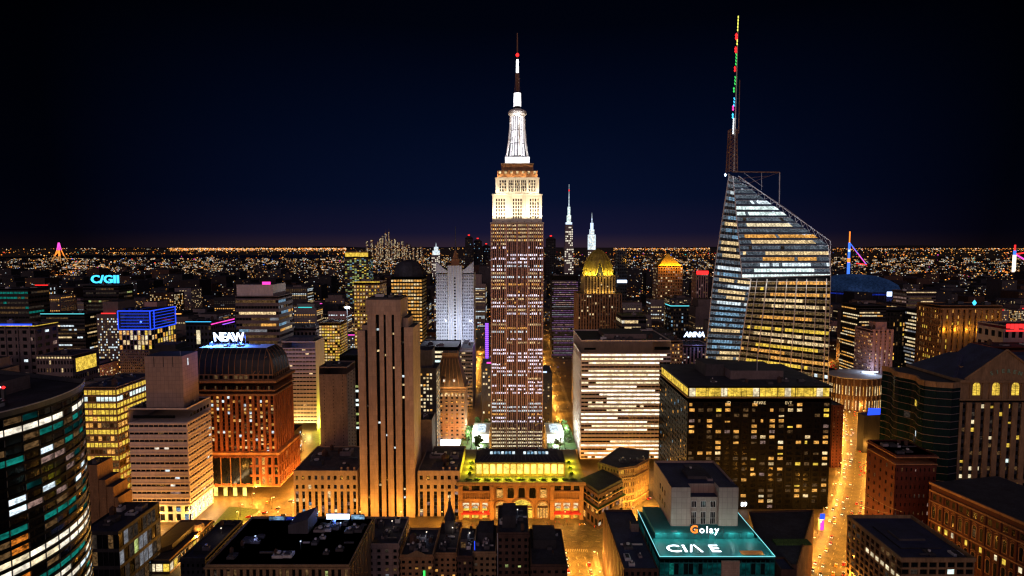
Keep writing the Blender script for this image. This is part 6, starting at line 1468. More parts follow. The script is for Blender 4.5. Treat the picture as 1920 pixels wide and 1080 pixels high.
mid('green_gold_tower', 'far glass tower with gold lit crown and green blue glass face', 646, 691, 482, 1900, 60, 'dark_concrete', 10, 40, .6, ('w_green', 'w_ice', 'w_dim', 'w_gold'), [3, 2, 3, 1], extra=ex_crownlit, wf=.8, hf=.6)
def ex_dome_dark(b):
    hw = b.W/2; zt = b.lz(488); h = zt - b.H
    b.p('domed_roof').lathe(0, b.D/2, [(hw * 1.0, b.H + .01), (hw * .98, b.H + h * .3), (hw * .85, b.H + h * .65), (hw * .6, b.H + h * .9), (hw * .2, zt)], 8, 'bitumen', rot=math.pi/8)
mid('dark_domed_tower', 'gridded amber tower under a big black domed top', 733, 791, 520, 1080, 58, 'black_panel', 11, 26, .96, ('w_amber', 'w_warm', 'w_amber'), wf=.8, hf=.55, extra=ex_dome_dark, single=60, rec=.6)
def ex_grid_base(b): pass
# silver floodlit tower
b = Bld('silver_tower', 'silver floodlit art deco tower with two swept corner peaks', 'skyscraper', 817, 888, 512, 900, 50)
hw = b.W/2
fr = dict(nu=22, nv=38, wf=.42, hf=.5, rec=.35, glass='glass_blue', lit=pick(411, .05, ['w_grey']), z1=b.H - 2, wall='silver_stone')
b.vol(-hw, hw, 0, b.D, 0, b.H, wall='silver_stone', roof='bitumen', parapet=0, front=fr)
m_ = b.p('swept_peak')
for s_ in (-1, 1):
    pr = [(hw, b.H), (hw, b.lz(491)), (hw * .80, b.lz(496)), (hw * .60, b.lz(503)), (hw * .36, b.lz(509)), (hw * .2, b.H)]
    P_ = [(s_ * x, z) for x, z in pr]
    if s_ > 0: P_ = P_[::-1]
    m_.poly([(x, -.01, z) for x, z in P_], 'silver_stone'); m_.poly([(x, 6, z) for x, z in P_][::-1], 'silver_stone')
    for (x0, z0), (x1, z1) in zip(P_, P_[1:]): m_.poly([(x0, -.01, z0), (x0, 6, z0), (x1, 6, z1), (x1, -.01, z1)], 'silver_stone')
cb = b.p('central_bay'); x0, x1 = b.lx(840, 560), b.lx(866, 560)
cb.box(x0, x1, -2.4, -.004, 0, b.lz(498), 'silver_stone')
for i in range(6): x = x0 + (i + .15) * (x1 - x0)/5.2; cb.box(x, x + .7, -3.2, -2.405, 0, b.lz(497), 'pale_stone')
dm = b.p('dark_window')
for j in range(38): z = 4 + j * (b.H - 8)/38; dm.poly([(-1.6, -2.45, z), (1.6, -2.45, z), (1.6, -2.45, z + 2.4), (-1.6, -2.45, z + 2.4)], 'glass')
b.p('rooftop_block').box(-6, 6, 8, 22, b.H + .01, b.lz(486), 'rust_stone', 'bitumen'); b.p('rooftop_block').lathe(0, 15, [(5, b.lz(486)), (3.5, b.lz(478)), (1.5, b.lz(470))], 8, 'rust_stone')
b.p('antenna').tube((0, 15, b.lz(470)), (0, 15, b.lz(424)), 1.0, 'metal', 5, .4)
for i in range(4): light((-hw + 6 + i * 16, -34, 40), 60000, (.78, .85, 1), b.root, 2.0)
for i in range(3): light((-hw + 10 + i * 20, -40, 110), 34000, (.80, .86, 1), b.root, 2.0)
b.done(30)
mid('white_band_block', 'dark office with pale white lit bands behind the ornate tower', 783, 858, 652, 800, 60, 'black_panel', 12, 14, .75, ('w_cream', 'w_pale'), wf=.97, hf=.5, style='runs', lo=.6, hi=1, single=40)
mid('grey_band_block', 'grey office with small lit floors right behind the ornate tower', 862, 886, 655, 820, 60, 'grey_stone', 7, 16, .3, ('w_warm', 'w_faint', 'w_grey'), wf=.9, hf=.45)
r = empty('vertical_neon', (at(913, 680, 860).x, 860, 0), 'tall vertical purple neon strip on a dark building left of the tallest skyscraper', 'sign')
m_ = MB(); z0, z1 = at(913, 682, 860).z, at(913, 605, 860).z; m_.box(-3, 3, .6, 14, 0, z1 + 2, 'dark_wall'); m_.build('tower_wall', r); m_ = MB()
for i in range(20): z = z0 + i * (z1 - z0)/20; m_.box(-2.4, 2.4, 0, .58, z, z + (z1 - z0)/28, 'n_purple'); 
m_.build('neon_panel', r); light((-6, -8, (z0 + z1)/2), 9000, (.3, .1, 1), r, 1)
mid('lilac_striped_office', 'mauve striped office with dark top right of the tallest skyscraper', 1035, 1084, 517, 1200, 55, 'dark_wall', 14, 40, 1.0, ('w_mauve', 'w_grey', 'w_mauve', 'w_faint', 'w_pink'), wf=.99, hf=.42, style='runs', lo=.9, hi=1, single=60, extra=lambda b: b.p('crown').box(-b.W/2 - .2, b.W/2 + .2, -.2, b.D, b.H - 10, b.H + .3, 'black_panel', 'bitumen'))
# gold domed tower
b = Bld('gold_domed_tower', 'brown setback tower crowned by a gold lit ribbed dome', 'skyscraper', 1096, 1154, 518, 1000, 52)
hw = b.W/2
sh = dict(nu=10, nv=10, wf=.5, hf=.6, rec=.7, span='brick_brown', wall='ochre_stone', pier=.6, lit=pick(421, .10, ['w_amber', 'w_warm', 'w_dim']), z0=b.lz(552), z1=b.H - 1)
b.vol(-hw, hw, 0, b.D, b.lz(552), b.H, wall='ochre_stone', front=sh, left=dict(sh, nu=9))
x0, x1 = b.lx(1084, 560, -6), b.lx(1166, 560, -6)
sh2 = dict(nu=16, nv=24, wf=.5, hf=.5, rec=.7, span='brick_brown', wall='brown_stone', pier=.5, lit=pick(422, .30, ['w_warm', 'w_dim', 'w_faint', 'w_cream'], [2, 4, 4, 1]))
b.vol(x0, x1, -6, b.D + 6, 0, b.lz(552, -6), wall='brown_stone', front=sh2, left=dict(sh2, nu=14))
zt = b.lz(466, 26); h = zt - b.H
dm = b.p('dome'); dm.lathe(0, b.D/2, [(hw * .98, b.H + 1.0), (hw * .93, b.H + h * .30), (hw * .78, b.H + h * .56), (hw * .50, b.H + h * .80), (hw * .22, b.H + h * .94), (.3, zt)], 20, 'gold_roof')
for q in range(20):
    a = 2 * math.pi * q/20
    pr = [(hw * 1.0, b.H + 1.2), (hw * .95, b.H + h * .30), (hw * .80, b.H + h * .56), (hw * .52, b.H + h * .80), (hw * .23, b.H + h * .94)]
    for (r0_, z0_), (r1_, z1_) in zip(pr, pr[1:]): b.p('dome_rib#%d' % q).tube((r0_ * math.cos(a), b.D/2 + r0_ * math.sin(a), z0_), (r1_ * math.cos(a), b.D/2 + r1_ * math.sin(a), z1_), .55, 'gold_roof', 4)
m_ = b.p('dome_gable')
m_.poly([(-6, -.3, b.H + 1), (6, -.3, b.H + 1), (0, -.3, b.H + h * .55)], 'dark_wall')
for s_ in (-1, 1): m_.tube((s_ * 7, -.6, b.H + 1), (0, -.6, b.H + h * .6), .9, 'gold_roof', 5)
for i in range(7): a = math.pi + math.pi * (i + .5)/7; light((hw * 1.25 * math.cos(a), b.D/2 + hw * 1.25 * math.sin(a), b.H + 5), 9000, (1, .82, .18), b.root, 1)
for i in range(4): light((-hw + 6 + i * 13, -5, b.lz(548)), 4000, (1, .75, .2), b.root, 1)
b.done(60)
mid('banded_white_block', 'small office with white lit bands behind the pale band office', 1166, 1212, 594, 900, 50, 'dark_concrete', 9, 12, .75, ('w_cream', 'w_white', 'w_warm'), wf=.97, hf=.45, style='runs', lo=.5, hi=1)
mid('brown_side_block', 'brown block with amber windows right of the pale band office', 1255, 1280, 640, 780, 60, 'brown_grey', 5, 20, .35, ('w_warm', 'w_amber', 'w_faint'))
mid('low_link_block', 'low grey roofed block behind the pale band office on its right', 1200, 1262, 626, 840, 60, 'dark_concrete', 10, 10, .3, ('w_warm', 'w_amber'))
mid('sign_block', 'brown block with piers below the white blue roof letters', 1281, 1330, 648, 950, 50, 'mauve_stone', 7, 14, .2, ('w_cool', 'w_dim', 'w_pink'), span='dark_wall', extra=lambda b: light((0, -6, b.H + 4), 5000, (.15, .3, 1), b.root, 1))
p = at(1302, 634, 950); sign('rooftop_sign', 'AMNA', 11.5, 'n_bluewhite', 'small white blue AMNA letters left of the faceted glass tower', (p.x, 951, at(1300, 648, 950).z + .02), bold=.3, wid=34, lift=12, shear=.15)
mid('teal_top_block', 'dark block with teal glowing roof edge left of the faceted glass tower', 1258, 1292, 574, 1150, 40, 'dark_wall', 7, 14, .4, ('w_ice', 'w_dim', 'w_grey'), extra=lambda b: edge_glow('n_teal', .5, .9, 'fl')(b))
def ex_pyr(b):
    hw = b.W/2; zt = b.lz(476, 20); zm = b.lz(499)
    b.p('roof_slope').frustum((-hw + 2, hw - 2, 2, b.D - 2, b.H + .02), (-3, 3, b.D/2 - 3, b.D/2 + 3, zt), 'gold_roof')
    for i in range(6): light((-hw + 4 + i * (b.W - 8)/5, -6, b.H + 6), 42000, (1, .52, .08), b.root, 1.5)
mid('gold_pyramid_tower', 'stone tower with an orange gold lit pyramid roof', 1234, 1280, 499, 1650, 60, 'brown_stone', 10, 20, .5, ('w_faint', 'w_warm', 'w_dim', 'w_pink'), extra=ex_pyr)
mid('red_topped_tower', 'far piered tower with a red lit top left of the faceted glass tower', 1306, 1328, 510, 1500, 40, 'mauve_stone', 5, 18, .3, ('w_dim', 'w_pink'), span='dark_wall', extra=lambda b: (lambda q: (q.box(-b.W/2, b.W/2, -1, 0, b.H - 6, b.H + 3, 'n_red'), q.build('lit_crown', b.root)))(MB()))
mid('blue_slab', 'far dark blue slab tower right of the gold domed tower', 1158, 1176, 470, 1900, 40, 'glass_blue', 5, 20, .1, ('w_ice', 'w_dim'), extra=lambda b: (lambda q: (q.box(-b.W/2, b.W/2, -1.5, 0, b.H * .52, b.H * .56, 'n_bluewhite'), q.build('neon_strip', b.root)))(MB()))
for i, (xl, xr, yr, Y, k) in enumerate(((872, 886, 446, 3200, 'dark'), (888, 903, 452, 3300, 'dark'), (905, 918, 462, 3400, 'dark'), (1024, 1042, 448, 2900, 'dark'))):
    mid('dark_spire_tower', ('far slim dark tower with red top light, left of the tallest skyscraper, first of three', 'far slim dark tower with red cap, left of the tallest skyscraper, middle of three', 'far slim dark tower close to the left side of the tallest skyscraper', 'far slim dark tower close to the right side of the tallest skyscraper')[i], xl, xr, yr, Y, 30, 'dark_wall', 5, 30, .12, ('w_dim', 'w_faint', 'w_ice'), extra=lambda b: (lambda q: (q.frustum((-b.W/2 + 1, b.W/2 - 1, 1, 20, b.H + .02), (-2, 2, 8, 12, b.H + 16), 'dark_wall'), q.box(-5, 5, 6, 10, b.H + 12, b.H + 18, 'c_red'), q.build('roof_light', b.root)))(MB()))
def spire_tower(label, px, yb, tiers, Y, lit_key, top_key, green=False):
    c = at(px, 500, Y); r = empty('lit_spire_tower', (c.x, Y, 0), label, 'skyscraper'); m_ = MB(); sc = Y/FP
    zof = lambda py: at(px, py, Y).z
    for (wpx, y0, y1, key) in tiers:
        w_2 = wpx * sc/2; m_.box(-w_2, w_2, -w_2, w_2, max(0, zof(y0)), zof(y1), key)
        if wpx > 6 and key not in ('c_cool', 'c_white'):
            n = int((zof(y1) - zof(y0))/9)
            for j in range(n):
                for i in range(5):
                    if random.Random(i * 3 + j * 11 + px).random() < .55: x = -w_2 + (i + .2) * 2 * w_2/5; z = zof(y0) + j * 9 + 2; m_.poly([(x, -w_2 - .4, z), (x + w_2 * .26, -w_2 - .4, z), (x + w_2 * .26, -w_2 - .4, z + 5), (x, -w_2 - .4, z + 5)], lit_key)
    m_.build('wall', r); t = MB(); top = tiers[-1][2]
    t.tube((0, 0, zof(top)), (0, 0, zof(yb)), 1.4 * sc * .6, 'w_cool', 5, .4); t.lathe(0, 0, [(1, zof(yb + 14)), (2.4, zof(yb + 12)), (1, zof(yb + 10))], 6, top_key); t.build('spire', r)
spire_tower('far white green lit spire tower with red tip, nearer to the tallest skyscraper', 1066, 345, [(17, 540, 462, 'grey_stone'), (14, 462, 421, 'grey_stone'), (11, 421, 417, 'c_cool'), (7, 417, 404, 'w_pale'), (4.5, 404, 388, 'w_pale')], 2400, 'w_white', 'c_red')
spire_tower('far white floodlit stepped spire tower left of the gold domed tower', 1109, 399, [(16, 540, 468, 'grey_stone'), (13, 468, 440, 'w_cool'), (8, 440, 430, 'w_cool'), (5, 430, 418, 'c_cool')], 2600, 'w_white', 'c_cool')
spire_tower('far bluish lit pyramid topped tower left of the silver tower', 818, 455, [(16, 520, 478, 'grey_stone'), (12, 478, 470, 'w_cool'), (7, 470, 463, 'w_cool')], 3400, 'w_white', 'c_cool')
# starburst floodlight on a mast
p = at(651, 578, 950); r = empty('floodlight_mast', (p.x, 950, 0), 'very bright white floodlight on a dark mast left of the gold gridded tower', 'floodlight')
m_ = MB(); m_.tube((0, 0, 0), (0, 0, p.z), 1, 'metal', 6, .5); m_.box(-4, 4, -.3, .8, p.z - 1, p.z + 3.5, 'metal'); m_.build('mast', r); m_ = MB(); m_.lathe(0, -1, [(.5, p.z - 1), (4.2, p.z + 1.2), (.5, p.z + 3.6)], 10, 'n_white'); m_.build('lamp_head', r); light((0, -9, p.z + 1), 90000, (.8, .9, 1), r, 1.5)
# downtown cluster on the horizon
rr = random.Random(17)
prof = [(688, 452), (697, 449), (705, 457), (713, 446), (717, 441), (723, 436), (729, 434), (734, 448), (740, 447), (747, 453), (754, 452), (762, 456), (768, 458), (699, 458), (709, 452), (726, 452), (744, 459), (775, 462), (783, 463), (790, 461), (757, 460)]
for i, (px, py) in enumerate(prof):
    Y = 8200 + (i * 137) % 900; c = at(px, py, Y); wd = rr.uniform(20, 34); r = empty('downtown_tower', (c.x, Y, 0), 'tiny pale lit tower in the downtown cluster on the horizon', 'skyscraper', 'downtown towers on the horizon')
    m_ = MB(); m_.box(-wd/2, wd/2, 0, wd, 0, c.z, 'brown_grey'); n = int(c.z/16)
    if i in (5, 6): m_.tube((0, wd/2, c.z), (0, wd/2, c.z + 45), 5, 'brown_grey', 5, 2)
    for j in range(n):
        for k in range(3):
            if rr.random() < .62: x = -wd/2 + (k + .1) * wd/3; z = j * 16 + 2; m_.poly([(x, -1, z), (x + wd/4, -1, z), (x + wd/4, -1, z + 10), (x, -1, z + 10)], rr.choice(['w_pink', 'c_dim', 'w_cream', 'w_warm']))
    m_.build('wall', r)
# left far tower, red tipped right far tower, bridge pylon
def lattice_tower(label, px, yb, yt, half, Y, keys, extra=None):
    b0, t0 = at(px, yb, Y), at(px, yt, Y); r = empty('lit_lattice_tower', (b0.x, Y, 0), label, 'tower'); m_ = MB(); w_ = half * Y/FP; h = t0.z - b0.z; z0 = max(0, b0.z)
    lv = [(w_, z0), (w_ * .55, z0 + h * .3), (w_ * .25, z0 + h * .6), (w_ * .06, z0 + h)]
    for (w0, a), (w1, c) in zip(lv, lv[1:]):
        k = keys[lv.index((w0, a))]
        for sx in (-1, 1):
            for sy in (-1, 1): m_.tube((sx * w0, sy * w0, a), (sx * w1, sy * w1, c), w_ * .08, k, 4)
        m_.tube((-w0, -w0, a), (w1, -w1, c), w_ * .07, k, 4); m_.tube((w0, -w0, a), (-w1, -w1, c), w_ * .07, k, 4)
    m_.build('frame', r)
lattice_tower('far tapering lattice tower lit pink and white at the left', 112, 490, 455, 9, 4200, ['c_dim', 'c_orange', 'c_pink'])
def mast_tower(label, px, segs, Y, wpx, extra=None):
    c = at(px, 500, Y); r = empty('lit_mast_tower', (c.x, Y, 0), label, 'tower'); zof = lambda py: at(px, py, Y).z; sc = Y/FP
    m_ = MB()
    for y0, y1, w_, k in segs: m_.tube((0, 0, max(0, zof(y0))), (0, 0, zof(y1)), w_ * sc/2, k, 6)
    if extra: extra(m_, zof, sc)
    m_.build('mast', r)
mast_tower('far blue lit mast tower with orange tip and slanting cable at the right', 1591, [(520, 492, 5, 'c_blue'), (492, 484, 5, 'c_orange'), (484, 472, 4, 'c_blue'), (472, 468, 4, 'c_cool'), (468, 455, 4, 'c_blue'), (455, 434, 2, 'c_orange')], 2600, 8, lambda m_, z, s: (m_.tube((3, 0, z(456)), (44 * s, 40, z(497)), 1.8, 'c_blue', 4), m_.tube((20 * s, 20, z(494)), (44 * s, 40, z(497)), 3, 'c_red', 4), m_.tube((8 * s, 10, z(462)), (38 * s, 30, z(493)), 2, 'c_pink', 4)))
mast_tower('far pale tower with a red tip at the right edge', 1901, [(510, 478, 6, 'c_white'), (478, 470, 5, 'c_blue'), (470, 459, 3, 'c_red')], 3600, 8, lambda m_, z, s: (m_.tube((4 * s, 0, z(476)), (18 * s, 0, z(474)), 5, 'c_red', 4), m_.tube((4 * s, 0, z(478)), (18 * s, 0, z(486)), 5, 'c_pink', 4)))
# stadium dome with screen
c = at(1645, 545, 1900); r = empty('stadium', (c.x, 1900 + 125, 0), 'wide stadium with dark blue glowing dome roof at the right', 'stadium')
m_ = MB(); zr = at(1645, 548, 1900).z; m_.lathe(0, 0, [(128, 0), (130, zr)], 40, 'dark_wall'); 
for i in range(40):
    a = 2 * math.pi * i/40; m_.box(132 * math.cos(a) - 1.5, 132 * math.cos(a) + 1.5, 132 * math.sin(a) - 1.5, 132 * math.sin(a) + 1.5, 0, zr, 'metal')
m_.build('wall', r); m_ = MB(); zt = at(1645, 514, 2025).z; m_.lathe(0, 0, [(134, zr + .1), (126, zr + (zt - zr) * .35), (100, zr + (zt - zr) * .66), (62, zr + (zt - zr) * .9), (20, zt)], 48, 'dome_blue'); m_.build('dome_roof', r, True)
m_ = MB(); m_.lathe(0, 0, [(136, zr - 9), (136, zr - 5)], 48, 'n_blue_dim'); m_.build('light_ring', r)
q = at(1678, 551, 1760); s_ = empty('light_screen', (q.x, 1760, 0), 'bright blue white screen in front of the stadium dome', 'screen'); m_ = MB(); m_.box(-26, 26, 0, 3, 0, q.z + 8, 'dark_wall'); m_.build('frame', s_); m_ = MB(); m_.poly([(-24, -.1, q.z - 7), (24, -.1, q.z - 7), (24, -.1, q.z + 6), (-24, -.1, q.z + 6)], 'n_bluewhite'); m_.build('panel', s_); light((0, -20, q.z), 60000, (.1, .2, 1), s_, 2)
mid('round_band_hotel', 'curved hotel with warm horizontal bands in front of the stadium', 1700, 1755, 547, 1300, 50, 'brown_grey', 14, 16, .9, ('w_warm', 'w_pink', 'w_faint', 'w_dim'), wf=.98, hf=.5, style='runs', lo=.5, hi=1, extra=lambda b: edge_glow('w_warm', -1.5, 1, 'f')(b))
mid('amber_banded_tower', 'tower with amber lit bands and a black side right of the faceted glass tower', 1612, 1662, 574, 900, 50, 'dark_wall', 9, 28, .8, ('w_amber', 'w_cream', 'w_warm', 'w_amber'), wf=.95, hf=.4, style='runs', lo=.5, hi=1, single=60)
def ex_piers(b):
    for i in range(5): x = -b.W/2 + (i + .5) * b.W/5; b.p('pier').box(x - 1.4, x + 1.4, -2.2, -.01, 0, b.H + (6 if i == 2 else 2), 'mauve_stone')
    b.p('crown').box(-b.W/4, b.W/4, 4, 20, b.H + .01, b.H + 12, 'mauve_stone', 'bitumen')
mid('pier_tower', 'brown stepped pier tower with columns of amber windows near the avenue', 1634, 1676, 620, 830, 40, 'mauve_stone', 10, 22, .5, ('w_amber', 'w_warm', 'w_dim', 'w_dim'), extra=ex_piers, single=60)
mid('amber_slot_office', 'dark office with gold top band and amber slots right of the pier tower', 1658, 1728, 582, 1000, 50, 'mauve_dark', 12, 14, .35, ('w_amber', 'w_gold', 'w_dim'), wf=.5, hf=.7, single=40)
mid('white_band_tower', 'narrow white banded tower left of the gold piered hotel', 1728, 1762, 584, 960, 40, 'dark_concrete', 8, 20, .8, ('w_cream', 'w_warm', 'w_grey'), wf=.97, hf=.45, style='runs', lo=.5, hi=1)
def ex_hotel(b):
    for i in range(11):
        x = -b.W/2 + (i + .5) * b.W/11; b.p('pier#%d' % i).box(x - 1.6, x + 1.6, -2.6, -.01, 0, b.H - 5, 'brown_stone')
        if i % 2 == 0 or i > 6: light((x, -5.5, b.H - 34), 6500, (1, .68, .12), b.root, .6)
    b.p('cornice').box(-b.W/2 - 2, b.W/2 + 2, -3, b.D, b.H - 4.9, b.H - 3, 'brown_stone')
    q = MB(); q.lathe(10, 8, [(.4, b.H), (2.6, b.H + 4), (.4, b.H + 8)], 10, 'n_cyan'); q.build('beacon', b.root)
mid('piered_hotel', 'dark brown piered hotel with gold uplights and a cyan roof light', 1764, 1880, 574, 850, 50, 'brown_stone', 22, 16, .35, ('w_amber', 'w_gold', 'w_dim'), [3, 2, 3], wf=.4, hf=.55, extra=ex_hotel, single=60)
mid('red_neon_block', 'grey white wall block with a red neon sign at the right edge', 1882, 2000, 612, 700, 40, 'grey_stone', 9, 9, .05, ('w_cool', 'w_dim'), extra=lambda b: (lambda q: ([q.box(-b.W/2 + 3 + k * 5, -b.W/2 + 7 + k * 5, -1, -.2, b.H - 2 - (k % 3), b.H + 3, 'n_red') for k in range(12)], q.box(-b.W/2 + 3, b.W/2, -1, -.2, b.H - 6, b.H - 4.5, 'c_red'), q.build('neon_sign', b.root), light((-10, -9, b.H), 4000, (1, .03, .02), b.root, 1)))(MB()))
mid('low_red_roof_block', 'low dark red block below the red neon block', 1860, 1990, 652, 640, 30, 'brick_dark', 12, 6, .1, ('w_dim',))
# low round market hall by the avenue
p = at(1625, 735, 800); r = empty('round_hall', (p.x, 830, 0), 'low round hall with bluish white lit roof beside the avenue', 'hall'); zh = at(1625, 712, 800).z
m_ = MB(); m_.lathe(0, 0, [(36, 0), (36, zh)], 28, 'brick_brown', sy=.8)
for i in range(28):
    a = 2 * math.pi * i/28; m_.box(36.6 * math.cos(a) - .6, 36.6 * math.cos(a) + .6, 29.4 * math.sin(a) - .6, 29.4 * math.sin(a) + .6, 0, zh - 1, 'brown_grey')
m_.build('wall', r); m_ = MB(); m_.lathe(0, 0, [(38, zh + .01), (38, zh + 1), (24, zh + 5), (10, zh + 6)], 28, 'pale_stone', sy=.8); m_.build('roof', r); m_ = MB(); 
for i in range(26):
    a = math.pi + math.pi * i/26; x, y = 36.9 * math.cos(a), 29.8 * math.sin(a)
    for z in (3, zh * .5): m_.tube((x, y, z), (x, y, z + zh * .28), .5, 'w_warm' if i % 3 else 'w_amber', 4)
m_.build('lit_window', r); m_ = MB(); m_.box(4, 26, -12, -11, zh + 6.5, zh + 7.4, 'n_bluewhite'); m_.tube((5, -11, zh + 3), (5, -11, zh + 7), .3, 'metal', 4); m_.tube((25, -11, zh + 3), (25, -11, zh + 7), .3, 'metal', 4); m_.build('light_strip', r); light((14, -12, zh + 12), 16000, (.5, .65, 1), r, 1)
p = at(1641, 776, 640); r = empty('blue_screen', (p.x, 640, 0), 'bright blue slanting light screen on a low roof beside the avenue', 'screen'); m_ = MB(); m_.prism([(-12, 0), (22, 6), (22, 18), (-12, 12)], 0, p.z - 2, 'dark_wall', 'bitumen'); m_.build('frame', r); m_ = MB(); m_.poly([(-8, 1, p.z - 1.9), (16, 5, p.z - 1.9), (20, 9, p.z + 3.5), (-4, 6, p.z + 5)], 'n_blue'); m_.build('panel', r)
mid('avenue_corner_block', 'gold lit narrow facade at the bend of the avenue', 1560, 1583, 700, 1010, 60, 'ochre_stone', 6, 10, .5, ('w_amber', 'w_gold'))
p = at(1538, 1000, 462); r = empty('street_kiosk', (p.x, 462, 0), 'blue lit advertising kiosk on the pavement left of the avenue', 'kiosk'); zk = p.z
m_ = MB(); m_.lathe(0, 0, [(2.0, .16), (2.0, 9), (2.3, 9.2), (2.3, 9.8)], 12, 'pale_stone'); m_.build('body', r); m_ = MB(); m_.box(-1.8, 1.8, -2.6, -2.1, 10, 14.5, 'n_blue'); m_.tube((0, -2, 9.8), (0, -2, 14.5), .3, 'metal', 5); m_.build('screen', r); m_ = MB(); m_.box(-1.4, 1.4, -2.5, -2.02, 1, 9, 'n_pink'); m_.build('lit_panel', r)

# ------------------------------------------------------------------ dense city between the named buildings: blocks one by one
GROUPS = {}
WORD = {'dark_concrete': 'dark grey', 'brown_grey': 'brown grey', 'dark_wall': 'black', 'brick_brown': 'brown', 'mauve_stone': 'mauve', 'grey_stone': 'grey'}
USED = set()
SINGLE = [q for q in NAMED if [n for n, _, _ in NAMED].count(q[0]) == 1]
def where(x, y):
    n, cx, cy = min(SINGLE, key=lambda q: (q[1] - x)**2 + ((q[2] - y) * .6)**2)
    dx, dy = x - cx, y - cy
    s = 'right of' if dx > 0 else 'left of'
    if abs(dx) > abs(dy): return s + ' the ' + n
    return ('behind' if dy > 0 else 'in front of') + ' the ' + n
def plain_block(x, y, w, d, h, seed, label, group, cat='building'):
    rr = random.Random(seed); r = empty('city_block', (x, y, 0), label, cat, group)
    m_ = MB(); wall = rr.choice(['dark_concrete', 'brown_grey', 'grey_stone', 'brick_brown', 'mauve_stone', 'grey_stone', 'dark_wall', 'brown_grey'])
    m_.box(-w/2, w/2, 0, d, 0, h, wall, 'bitumen')
    m_.box(-w/2, w/2, -.3, .4, h + .002, h + 1.2, wall)
    k = rr.random()
    if k < .5: u0 = rr.uniform(-w/2 + 1, 0); m_.box(u0, u0 + w * .4, d * .2, d * .7, h + .01, h + rr.uniform(3, 8), rr.choice(['dark_concrete', 'brown_grey']), 'bitumen')
    if .3 < k < .7 and h > 35: ww = w * rr.uniform(.5, .8); m_.box(-ww/2, ww/2, d * .1, d * .9, h + .012, h * rr.uniform(1.08, 1.25), wall, 'bitumen')
    style = rr.random(); keys = rr.choice([['w_amber', 'w_warm', 'w_dim'], ['w_dim', 'w_warm', 'w_faint'], ['w_dim', 'w_faint', 'w_amber', 'w_grey'], ['w_cool', 'w_warm', 'w_dim'], ['w_cream', 'w_warm', 'w_amber']])
    tone = {'w_amber': 'amber', 'w_dim': 'dim', 'w_cool': 'pale', 'w_cream': 'cream'}[keys[0]]; r['label'] = ('far ' if y > 1800 else '') + ('low ' if h < 28 else 'tall ' if h > 62 else '') + WORD[wall] + ' city block with ' + tone + (' window bands ' if style >= .7 else ' windows ') + where(x, y)
    while r['label'] in USED: r['label'] = r['label'] + ' farther back' if 'farther' not in r['label'] else r['label'] + ' still'
    USED.add(r['label'])
    p_ = rr.choice([.25, .35, .5, .6, .72]); fh = 3.8 if style < .5 else 4.6; cw = 3.4 if style < .6 else 5.5
    for face in ('f', 's'):
        W = w if face == 'f' else d; sx = 1 if x < 0 else -1
        nu, nv = int((W - 2)/cw), int((h - 6)/fh)
        for j in range(nv):
            pr = p_ if style < .7 else (.9 if rr.random() < p_ else .04)
            kk = rr.choice(keys)
            for i in range(nu):
                if rr.random() < pr:
                    a0 = 1 + i * cw + .7; a1 = a0 + cw * .62; z = 4 + j * fh
                    key = kk if style >= .7 else rr.choice(keys)
                    if face == 'f': m_.poly([(-w/2 + a0, -.15, z), (-w/2 + a1, -.15, z), (-w/2 + a1, -.15, z + fh * .55), (-w/2 + a0, -.15, z + fh * .55)], key)
                    else: X_ = sx * (w/2 + .15); m_.poly([(X_, a0, z), (X_, a1, z), (X_, a1, z + fh * .55), (X_, a0, z + fh * .55)][::sx], key)
    if rr.random() < .22:
        kx = rr.choice(['c_blue', 'c_teal', 'c_red', 'c_cool', 'n_cyan', 'c_pink', 'c_amber']); m_.box(-w * .3, w * .3, -.5, -.1, h + 1.3, h + 3.2, kx)
    return m_.build('wall', r)
rr = random.Random(2024); nb = 0
def free(x0, x1, y0, y1, m=2):
    return all(x1 + m < a or x0 - m > b_ or y1 + m < c or y0 - m > d for a, b_, c, d in FOOT)
def on_road(x0, x1, y0, y1):
    for pts, w in ROADS:
        for (ax, ay), (bx, by) in zip(pts, pts[1:]):
            n = max(2, int(math.hypot(bx - ax, by - ay)/8))
            for k in range(n + 1):
                px_, py_ = ax + (bx - ax) * k/n, ay + (by - ay) * k/n
                if x0 - w/2 - 2 < px_ < x1 + w/2 + 2 and y0 - w/2 - 2 < py_ < y1 + w/2 + 2: return True
    return False
cells = []
y = 600
while y < 3300:
    step = 52 + (y - 600) * .028
    n = int(2 * .95 * y/step)
    for i in range(n):
        x = -.95 * y + i * step
        cells.append((x + rr.uniform(2, 8), y + rr.uniform(0, 8), step))
    y += step * 1.25
LBL = {0: 'dark mid rise block with scattered lit windows among the near city blocks', 1: 'small dark block with scattered lit windows in the dense middle distance', 2: 'tiny dark block with pinprick lit windows far out in the city'}
order = sorted(cells, key=lambda c: c[1])
far_extra = []
